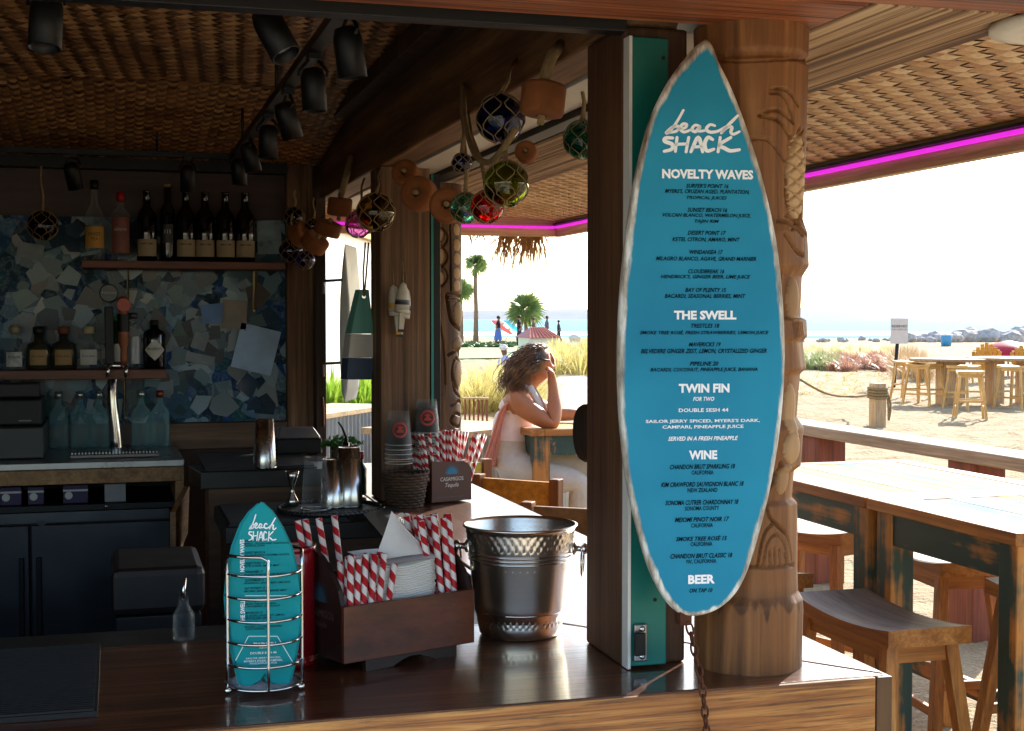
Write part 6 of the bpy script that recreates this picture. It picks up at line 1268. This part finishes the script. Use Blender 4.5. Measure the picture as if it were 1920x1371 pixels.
# narrow window view: hotel wall and shrubs
ht = thing('hotel_building', 'white hotel wall with an ochre band seen through the narrow window', 'building', Dp(650, 640, 24)); ht.location.z = 0; ht.rotation_euler.z = R(70); q = ht.location; MB().box((-14, 0, -.1), (9, 5, 9)).build('wall', WHITE, ht, world=False); MB().box((-14, -.12, 3.15), (9, 0, 3.5)).build('band_course', mat('ochre band', 'c79a4c', .6), ht, world=False)
MB().box((.15, -.05, 3.75), (.7, -.001, 5.2)).build('window', mat('hotel glass', '8a9aa5', .1), ht, world=False); MB().box((.1, -.08, 3.7), (.75, -.051, 3.76)).build('sill', WHITE, ht, world=False)
patchplant('window_shrubs', 'bright green shrubs seen through the narrow window', [Zp(random.uniform(590, 715), random.uniform(775, 800), 0) for _ in range(26)], leafmat('bright shrub', '6f9a2c', 'a9c24a', .4), 110, .85, .9, .03)
# ================================================================== chairs near the woman
CHW = wood('golden chair wood', ('a8661c', 'dd9a35', 'f0b85c'), 'x', 9, .45, .3); CHP = wood('brown chair posts', ('5a3014', '8a5428', 'a66c38'), 'z', 12, .5, .3)
def chairback(label, P0, P1, ztop, h_, m1, seat=True):
    u = (P1 - P0); u.z = 0; L = u.length; u = u / L; nrm = V(-u.y, u.x, 0); o = thing('bar_chair', label, 'chair', V(P0.x, P0.y, 0) + u * (L/2))
    for e in (0, L): q = V(P0.x, P0.y, 0) + u * e; MB().beam(q + V(0, 0, -.03) , q + V(0, 0, ztop + .015), .045, .05, nrm).build('back_post', CHP, o, bevel=.004)
    for z in (ztop - h_ / 2, ztop - .32): q = V(P0.x, P0.y, z) + u * .026; MB().beam(q, q + u * (L - .052), .025, h_ if z > ztop - .2 else .06).build('back_rail', m1, o, bevel=.004)
    b = MB(); s0 = V(P0.x, P0.y, .74); b.prism([s0, s0 + u * L, s0 + u * L + nrm * .42, s0 + nrm * .42], (0, 0, .04)); b.build('seat', CHW, o, bevel=.005)
    for e in (0, L): q = V(P0.x, P0.y, 0) + u * e + nrm * .4; MB().beam(q + V(0, 0, -.03), q + V(0, 0, .739), .045, .045).build('front_leg', CHP, o, bevel=.004)
chairback('golden wood chair back directly behind the ice bucket', Zp(897, 895, 1.0), Zp(1043, 905, 1.0), 1.0, .15, CHW)
chairback('brown wooden chair back half hidden by the front post', Zp(990, 948, .98), Zp(1125, 955, .98), .98, .13, wood('brown chair slat', ('5d3c20', '85603a', '9c7850'), 'x', 9, .5, .3))
chairback('lime painted chair back beside the straw caddy', Zp(868, 868, 1.0), Zp(911, 866, 1.0), 1.0, .13, distress('lime paint', ('b3a93a', 'c9c04c'), ('b08240', 'c99a5a'), 'x', .5, .62))
tw = Zp(997, 806, 1.07); bar_table('bar table with blue green apron at which the woman sits', tw.x, tw.x + .95, tw.y, tw.y + .75, (2, 0, 2, 1, 0, 2))
dk = thing('dark_disc', 'dark round wooden disc jutting out behind the front post', 'wood disc', (1.02, 2.9, 1.3)); p = Xp(1106, 812, .99); M = Matrix.Rotation(R(90), 4, 'Y'); MB().lathe([(.02, -.02), (.058, -.02), (.063, -.012), (.063, .012), (.058, .02), (.02, .02)], p, 28, M).build('disc', W_POSTD, dk)
# ================================================================== people
def skinbody(name, J, E, mats, parent, root='pelvis', sub=2, smooth=True):
    """J: name -> (point, radius, material index); E: edges. One continuous surface grown round the joints."""
    names = list(J); idx = {n: i for i, n in enumerate(names)}
    me = bpy.data.meshes.new('sk'); me.from_pydata([tuple(J[n][0]) for n in names], [(idx[a], idx[c]) for a, c in E], [])
    o = bpy.data.objects.new('sk', me); COL.objects.link(o); md = o.modifiers.new('s', 'SKIN'); md.use_smooth_shade = True; sv = me.skin_vertices[0].data
    for n in names: r_ = J[n][1]; sv[idx[n]].radius = (r_, r_) if not isinstance(r_, tuple) else r_; sv[idx[n]].use_root = (n == root)
    ss = o.modifiers.new('u', 'SUBSURF'); ss.levels = ss.render_levels = sub
    dg = bpy.context.evaluated_depsgraph_get(); m2 = bpy.data.meshes.new_from_object(o.evaluated_get(dg)); bpy.data.objects.remove(o)
    for m_ in mats: m2.materials.append(m_)
    segs = [(Vector(J[a][0]), Vector(J[c][0]), J[a][2], J[c][2], (J[a][1] if not isinstance(J[a][1], tuple) else J[a][1][0]), (J[c][1] if not isinstance(J[c][1], tuple) else J[c][1][0])) for a, c in E]
    for p in m2.polygons:
        best = None
        for a, c, ma, mc, ra, rc_ in segs:
            d = c - a; t_ = max(0, min(1, (p.center - a).dot(d) / max(1e-9, d.length_squared))); ds = (p.center - (a + d * t_)).length / (ra + (rc_ - ra) * t_)
            if best is None or ds < best[0]: best = (ds, ma if t_ < .5 else mc)
        p.material_index = best[1]; p.use_smooth = True
    off = parent_world(parent); m2.transform(Matrix.Translation(-off)); m2.name = name; ob = bpy.data.objects.new(name, m2); COL.objects.link(ob); ob.parent = parent; return ob
SKIN = mat('tanned skin', 'b0714c', .45, 0, .08, 30, Subsurface_Weight=.08); TOPP = mat('pale pink knit top', 'f2e2e6', .85, 0, .06, 20, bump=.3, bs=60, bd=.01); PANT = mat('stone linen trousers', 'cfc6ba', .85, 0, .08, 14, bump=.6, bs=18, bd=.02)
WD = 7.95; vd = V(_fw.x, _fw.y, 0).normalized()
def Wp(px, py, off=0.): return Dp(px, py, WD) + vd * off
wm = thing('person', 'woman with wavy hair in a pale pink tank top sitting at a bar table', 'person', Wp(962, 1100)); wm.location.z = 0
J = {'pelvis': (Wp(960, 868), .15, 2), 'belly': (Wp(957, 838), .135, 2), 'waist': (Wp(958, 812), .122, 1), 'chest': (Wp(966, 776), (.135, .125), 1), 'upper': (Wp(977, 748), (.11, .09), 1), 'neck0': (Wp(987, 728), .062, 0), 'neck1': (Wp(996, 712), .052, 0),
     'jaw': (Wp(1005, 697), .07, 0), 'head': (Wp(1009, 680), .098, 0), 'crown': (Wp(1007, 664), .085, 0), 'chin': (Wp(1026, 700), .035, 0), 'brow': (Wp(1030, 672), .04, 0), 'nose': (Wp(1040, 684), .014, 0), 'lips': (Wp(1034, 693), .022, 0),
     'rsh': (Wp(966, 750, -.15), .066, 0), 'rua': (Wp(998, 771, -.18), .06, 0), 'rel': (Wp(1037, 794, -.2), .045, 0), 'rfa': (Wp(1038, 758, -.17), .046, 0), 'rwr': (Wp(1036, 726, -.14), .03, 0), 'rha': (Wp(1034, 708, -.13), .033, 0),
     'lsh': (Wp(985, 750, .15), .062, 0), 'lua': (Wp(1015, 770, .2), .055, 0), 'lel': (Wp(1050, 784, .25), .042, 0), 'lfa': (Wp(1072, 783, .24), .04, 0), 'lwr': (Wp(1096, 784, .22), .028, 0), 'lha': (Wp(1108, 785, .2), .03, 0),
     'rhip': (Wp(968, 880, -.12), .12, 2), 'rth': (Wp(1022, 890, -.16), .105, 2), 'rkn': (Wp(1086, 898, -.16), .075, 2), 'rca': (Wp(1082, 945, -.15), .06, 2), 'ran': (Wp(1078, 1003, -.14), .045, 2), 'rto': (Wp(1108, 1016, -.15), .035, 0),
     'lhip': (Wp(972, 876, .12), .12, 2), 'lth': (Wp(1030, 880, .16), .105, 2), 'lkn': (Wp(1100, 882, .16), .075, 2), 'lca': (Wp(1098, 940, .15), .06, 2), 'lan': (Wp(1094, 998, .14), .045, 2), 'lto': (Wp(1124, 1008, .15), .035, 0)}
E_ = [('pelvis','belly'),('belly','waist'),('waist','chest'),('chest','upper'),('upper','neck0'),('neck0','neck1'),('neck1','jaw'),('jaw','head'),('head','crown'),('jaw','chin'),('head','brow'),('head','nose'),('jaw','lips'),('upper','rsh'),('rsh','rua'),('rua','rel'),('rel','rfa'),('rfa','rwr'),('rwr','rha'),
      ('upper','lsh'),('lsh','lua'),('lua','lel'),('lel','lfa'),('lfa','lwr'),('lwr','lha'),('pelvis','rhip'),('rhip','rth'),('rth','rkn'),('rkn','rca'),('rca','ran'),('ran','rto'),('pelvis','lhip'),('lhip','lth'),('lth','lkn'),('lkn','lca'),('lca','lan'),('lan','lto')]
for h_, sgn, ox in (('rha', -1, 0), ('lha', 1, 1)):
    c = J[h_][0]
    for f in range(5):
        if ox == 0: d1 = V(-.004 * f, 0, .035 + .006 * (2 - abs(f - 2))) + vd * (.022 * (f - 2)) ; d2 = d1 + _rt * (-.028) + V(0, 0, .018)
        else: d1 = _rt * (.035 + .008 * (2 - abs(f - 2))) + vd * (.02 * (f - 2)); d2 = d1 + _rt * .025 + V(0, 0, -.012)
        if f == 4: d1 = d1 * .6 + V(0, 0, .01); d2 = d2 * .65
        J[h_ + 'k%d' % f] = (c + d1, .011, 0); J[h_ + 't%d' % f] = (c + d2, .0085, 0); E_ += [(h_, h_ + 'k%d' % f), (h_ + 'k%d' % f, h_ + 't%d' % f)]
skinbody('body', J, E_, [SKIN, TOPP, PANT], wm)
t = NT('sunbleached wavy hair'); f = t.noise(t.co((1, 1, 1)), 9, 4, .6); t.col(t.ramp(f, [(.3, '2a180d'), (.5, '634326'), (.7, 'a37a4c')])); t.set(Roughness=.45); HAIR = t.mat
b = MB(); hc = J['head'][0]
for i in range(1700):
    u, v = random.uniform(0, 6.283), random.uniform(-.2, 1); el = math.asin(max(-1, min(1, v))); d = _rt * (math.cos(u) * math.cos(el)) + vd * (math.sin(u) * math.cos(el)) + V(0, 0, math.sin(el))
    if d.dot(_rt) > .12 and d.z < .8: continue
    p = hc + d * .1 + V(0, 0, .01); L = random.uniform(.2, .4); pts = [p]; q = p.copy(); w0 = random.uniform(0, 6.28)
    end = Wp(random.gauss(962, 12), random.gauss(728, 9), d.dot(vd) * .16)
    for k in range(1, 9): t_ = k / 8; out = d * (.03 * math.sin(math.pi * t_)); pts.append(p.lerp(end, t_ * L / .3 if t_ * L / .3 < 1.1 else 1.1) + out + V(.013 * math.sin(w0 + k * 1.9), .013 * math.cos(w0 + k * 1.7), .03 * math.sin(math.pi * t_)))
    r0 = random.uniform(.0016, .0034); b.tube(pts, [r0 * (1 - .75 * (k / 8) ** 2) for k in range(9)], 5)
cap_ = MB(); b.sphere(hc + V(0, 0, .014) - _rt * .026, .099, 18, 12); b.build('hair', HAIR, wm)
SCF = mat('coral pink scarf', 'd98f7c', .85, 0, .1, 16, bump=.4, bs=30, bd=.01); b = MB(); b.sm = True; rows = []
path = [(1000, 738, -.10), (985, 732, -.14), (966, 734, -.17), (948, 758, -.16), (938, 795, -.14), (930, 830, -.13), (920, 858, -.14), (914, 872, -.16)]
for i, (x, y, o_) in enumerate(path):
    row = []
    for k in range(9): a = k / 8; row.append(Wp(x + (a - .5) * (10 + 3 * i) * (1 if i > 2 else .5) + 1.5 * math.sin(k * 2.1 + i), y + (a - .5) * (-26 if i < 3 else 6), o_ + .10 * a + .02 * math.sin(k * 1.9)))
    rows.append(row)
n_ = 9; b.add([q for r_ in rows for q in r_], [(i*n_+k, i*n_+k+1, (i+1)*n_+k+1, (i+1)*n_+k) for i in range(len(rows)-1) for k in range(n_-1)]); o = b.build('scarf', SCF, wm); md = o.modifiers.new('s', 'SOLIDIFY'); md.thickness = .02; md = o.modifiers.new('u', 'SUBSURF'); md.levels = md.render_levels = 2
b = MB(); b.sm = True; rows = []
for i, (x, y, o_) in enumerate([(994, 722, -.08), (1006, 740, -.13), (1016, 760, -.14), (1022, 778, -.13)]): rows.append([Wp(x + (k / 5 - .5) * 18, y + 2 * math.sin(k * 2), o_ - .03 * math.sin(k * 1.3)) for k in range(6)])
b.add([q for r_ in rows for q in r_], [(i*6+k, i*6+k+1, (i+1)*6+k+1, (i+1)*6+k) for i in range(3) for k in range(5)]); o = b.build('white_scarf', mat('white gauze', 'd6cfc8', .9), wm); md = o.modifiers.new('s', 'SOLIDIFY'); md.thickness = .012; md = o.modifiers.new('u', 'SUBSURF'); md.levels = md.render_levels = 2
MB().tube([J['brow'][0] + vd * -.075 + V(0, 0, -.01), J['brow'][0] - _rt * .06 + vd * -.095, J['head'][0] - _rt * .01 - vd * .1 + V(0, 0, .0)], .004, 6).build('glasses', BLACK, wm)
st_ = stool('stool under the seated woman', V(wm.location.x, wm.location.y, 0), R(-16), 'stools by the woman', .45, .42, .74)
# walkers by the shore
def walker(label, px, pyt, pyb, top, low, skin, hair, pose, skirt=False):
    p = rec(px, pyb); k = (p - CAM).dot(_fw) / F; H = (pyb - pyt) * k; o = thing('person', label, 'person', p, 0, 'people walking by the shore'); r = _rt; f = V(_fw.x, _fw.y, 0).normalized()
    q = lambda a, b_, z: p + r * (a * H) + f * (b_ * H) + V(0, 0, z * H); s = pose
    M_ = [mat('walker skin ' + skin, skin, .5), mat('walker top ' + top, top, .8), mat('walker low ' + low, low, .8)]
    J = {'pelvis': (q(0, 0, .52), .085 * H, 2), 'chest': (q(.01 * s, 0, .7), .085 * H, 1), 'up': (q(.015 * s, 0, .79), .065 * H, 1), 'neck': (q(.02 * s, 0, .84), .03 * H, 0), 'head': (q(.025 * s, 0, .92), .056 * H, 0), 'htop': (q(.02 * s, 0, .95), .05 * H, 0),
         'rs': (q(-.02, -.1, .78), .035 * H, 1), 're': (q(-.07 * s, -.13, .62), .027 * H, 0), 'rw': (q(.02 * s if s else .0, -.1, .5), .02 * H, 0), 'ls': (q(.02, .1, .78), .035 * H, 1), 'le': (q(.06, .13, .62), .027 * H, 0), 'lw': (q(.1 * abs(s), .12, .52), .02 * H, 0),
         'rh': (q(-.01, -.05, .49), .065 * H, 2), 'rk': (q(.07 * s, -.05, .28), .048 * H, 2), 'ra': (q(.05 * s, -.05, .05), .03 * H, 2 if not skirt else 0), 'rt': (q(.09, -.05, .015), .02 * H, 0), 'lh': (q(.01, .05, .49), .065 * H, 2), 'lk': (q(-.03 * s, .05, .28), .048 * H, 2), 'la': (q(-.12 * s, .05, .07), .03 * H, 2 if not skirt else 0), 'lt': (q(-.07, .05, .02), .02 * H, 0)}
    E_ = [('pelvis','chest'),('chest','up'),('up','neck'),('neck','head'),('head','htop'),('up','rs'),('rs','re'),('re','rw'),('up','ls'),('ls','le'),('le','lw'),('pelvis','rh'),('rh','rk'),('rk','ra'),('ra','rt'),('pelvis','lh'),('lh','lk'),('lk','la'),('la','lt')]
    skinbody('body', J, E_, M_, o, sub=1); b = MB(); b.sphere(q(.012 * s, 0, .945), .066 * H, 12, 8, (1, 1, .85)); b.build('hair', mat('walker hair ' + hair, hair, .6), o)
    if skirt: b = MB(); b.lathe([(.14 * H, .22 * H), (.12 * H, .38 * H), (.085 * H, .56 * H)], p, 14, None, False, False); b.build('skirt', M_[2], o)
walker('walker in black top and blue skirt left of the cyan umbrella', 934, 592, 650, '1c1c22', '5a78c0', 'a9694a', '2a1a12', 1, True); walker('walker in black vest and dark jeans beside the short palm', 974, 591, 650, '17171c', '26344f', 'a9694a', '1f1510', -1); walker('walker in olive shirt right of the short palm', 1001, 595, 645, '6a5a40', '4f5a4a', '9c6244', '3a2a1c', -1); walker('walker in grey shirt with elbow out beyond the kiosk', 1025, 592, 643, '6f6a70', '5f5f66', '9c6a52', '4a3a30', 1); walker('distant walker in dark clothes at the right of the group', 1048, 600, 643, '3a3a40', '2e2e34', '8f6450', '241c18', -1)
# person in a white cap low in the grass
pc = rec(946, 700); o = thing('person', 'person in a white cap and lavender shirt sitting low in the grass', 'person', pc); k = (pc - CAM).dot(_fw) / F; q = lambda a, b_, z: Dp(a, z, (pc - CAM).dot(_fw)) + vd * b_
J = {'pelvis': (q(952, 0, 705), .2, 1), 'chest': (q(952, 0, 684), .19, 1), 'up': (q(950, 0, 674), .14, 1), 'neck': (q(947, 0, 668), .07, 0), 'head': (q(945, 0, 657), .115, 0), 'ht': (q(944, 0, 652), .1, 0), 'rs': (q(938, -.2, 677), .09, 1), 're': (q(934, -.26, 692), .07, 0), 'rw': (q(944, -.3, 700), .05, 0), 'ls': (q(962, .2, 677), .09, 1), 'le': (q(968, .26, 692), .07, 0), 'lw': (q(962, .1, 702), .05, 0), 'rk': (q(975, -.1, 704), .1, 2), 'lk': (q(978, .15, 704), .1, 2), 'rf': (q(976, -.1, 718), .07, 2), 'lf': (q(980, .15, 718), .07, 2)}
skinbody('body', J, [('pelvis','chest'),('chest','up'),('up','neck'),('neck','head'),('head','ht'),('up','rs'),('rs','re'),('re','rw'),('up','ls'),('ls','le'),('le','lw'),('pelvis','rk'),('rk','rf'),('pelvis','lk'),('lk','lf')], [mat('brown skin', '6a4630', .5), mat('lavender shirt', 'b3b3d6', .8), mat('grey shorts', '77757a', .8)], o, sub=1)
b = MB(); b.sphere(q(944, 0, 652), .14, 14, 8, (1, 1, .75)); b.lathe([(.16, 0), (.15, .02)], q(945, -.03, 653), 14); b.build('cap', mat('white cap', 'd8d8da', .8), o)
# ================================================================== sea air
b = MB(); b.box((-20000, -900, -8), (25000, 20000, 130)); hz = b.build('haze', NT('sea haze').mat); hm = hz.data.materials[0].node_tree
for n_ in list(hm.nodes):
    if n_.type == 'BSDF_PRINCIPLED': hm.nodes.remove(n_)
vol = hm.nodes.new('ShaderNodeVolumePrincipled'); vol.inputs['Color'].default_value = (.86, .93, 1, 1); vol.inputs['Density'].default_value = HAZE_D = 1.6e-5; vol.inputs['Anisotropy'].default_value = .3
hm.links.new(vol.outputs[0], hm.nodes['Material Output'].inputs['Volume']); tag(hz, 'pale sea haze over the bay', 'haze', kind='stuff')
if not HAZE_ON: bpy.data.objects.remove(hz)
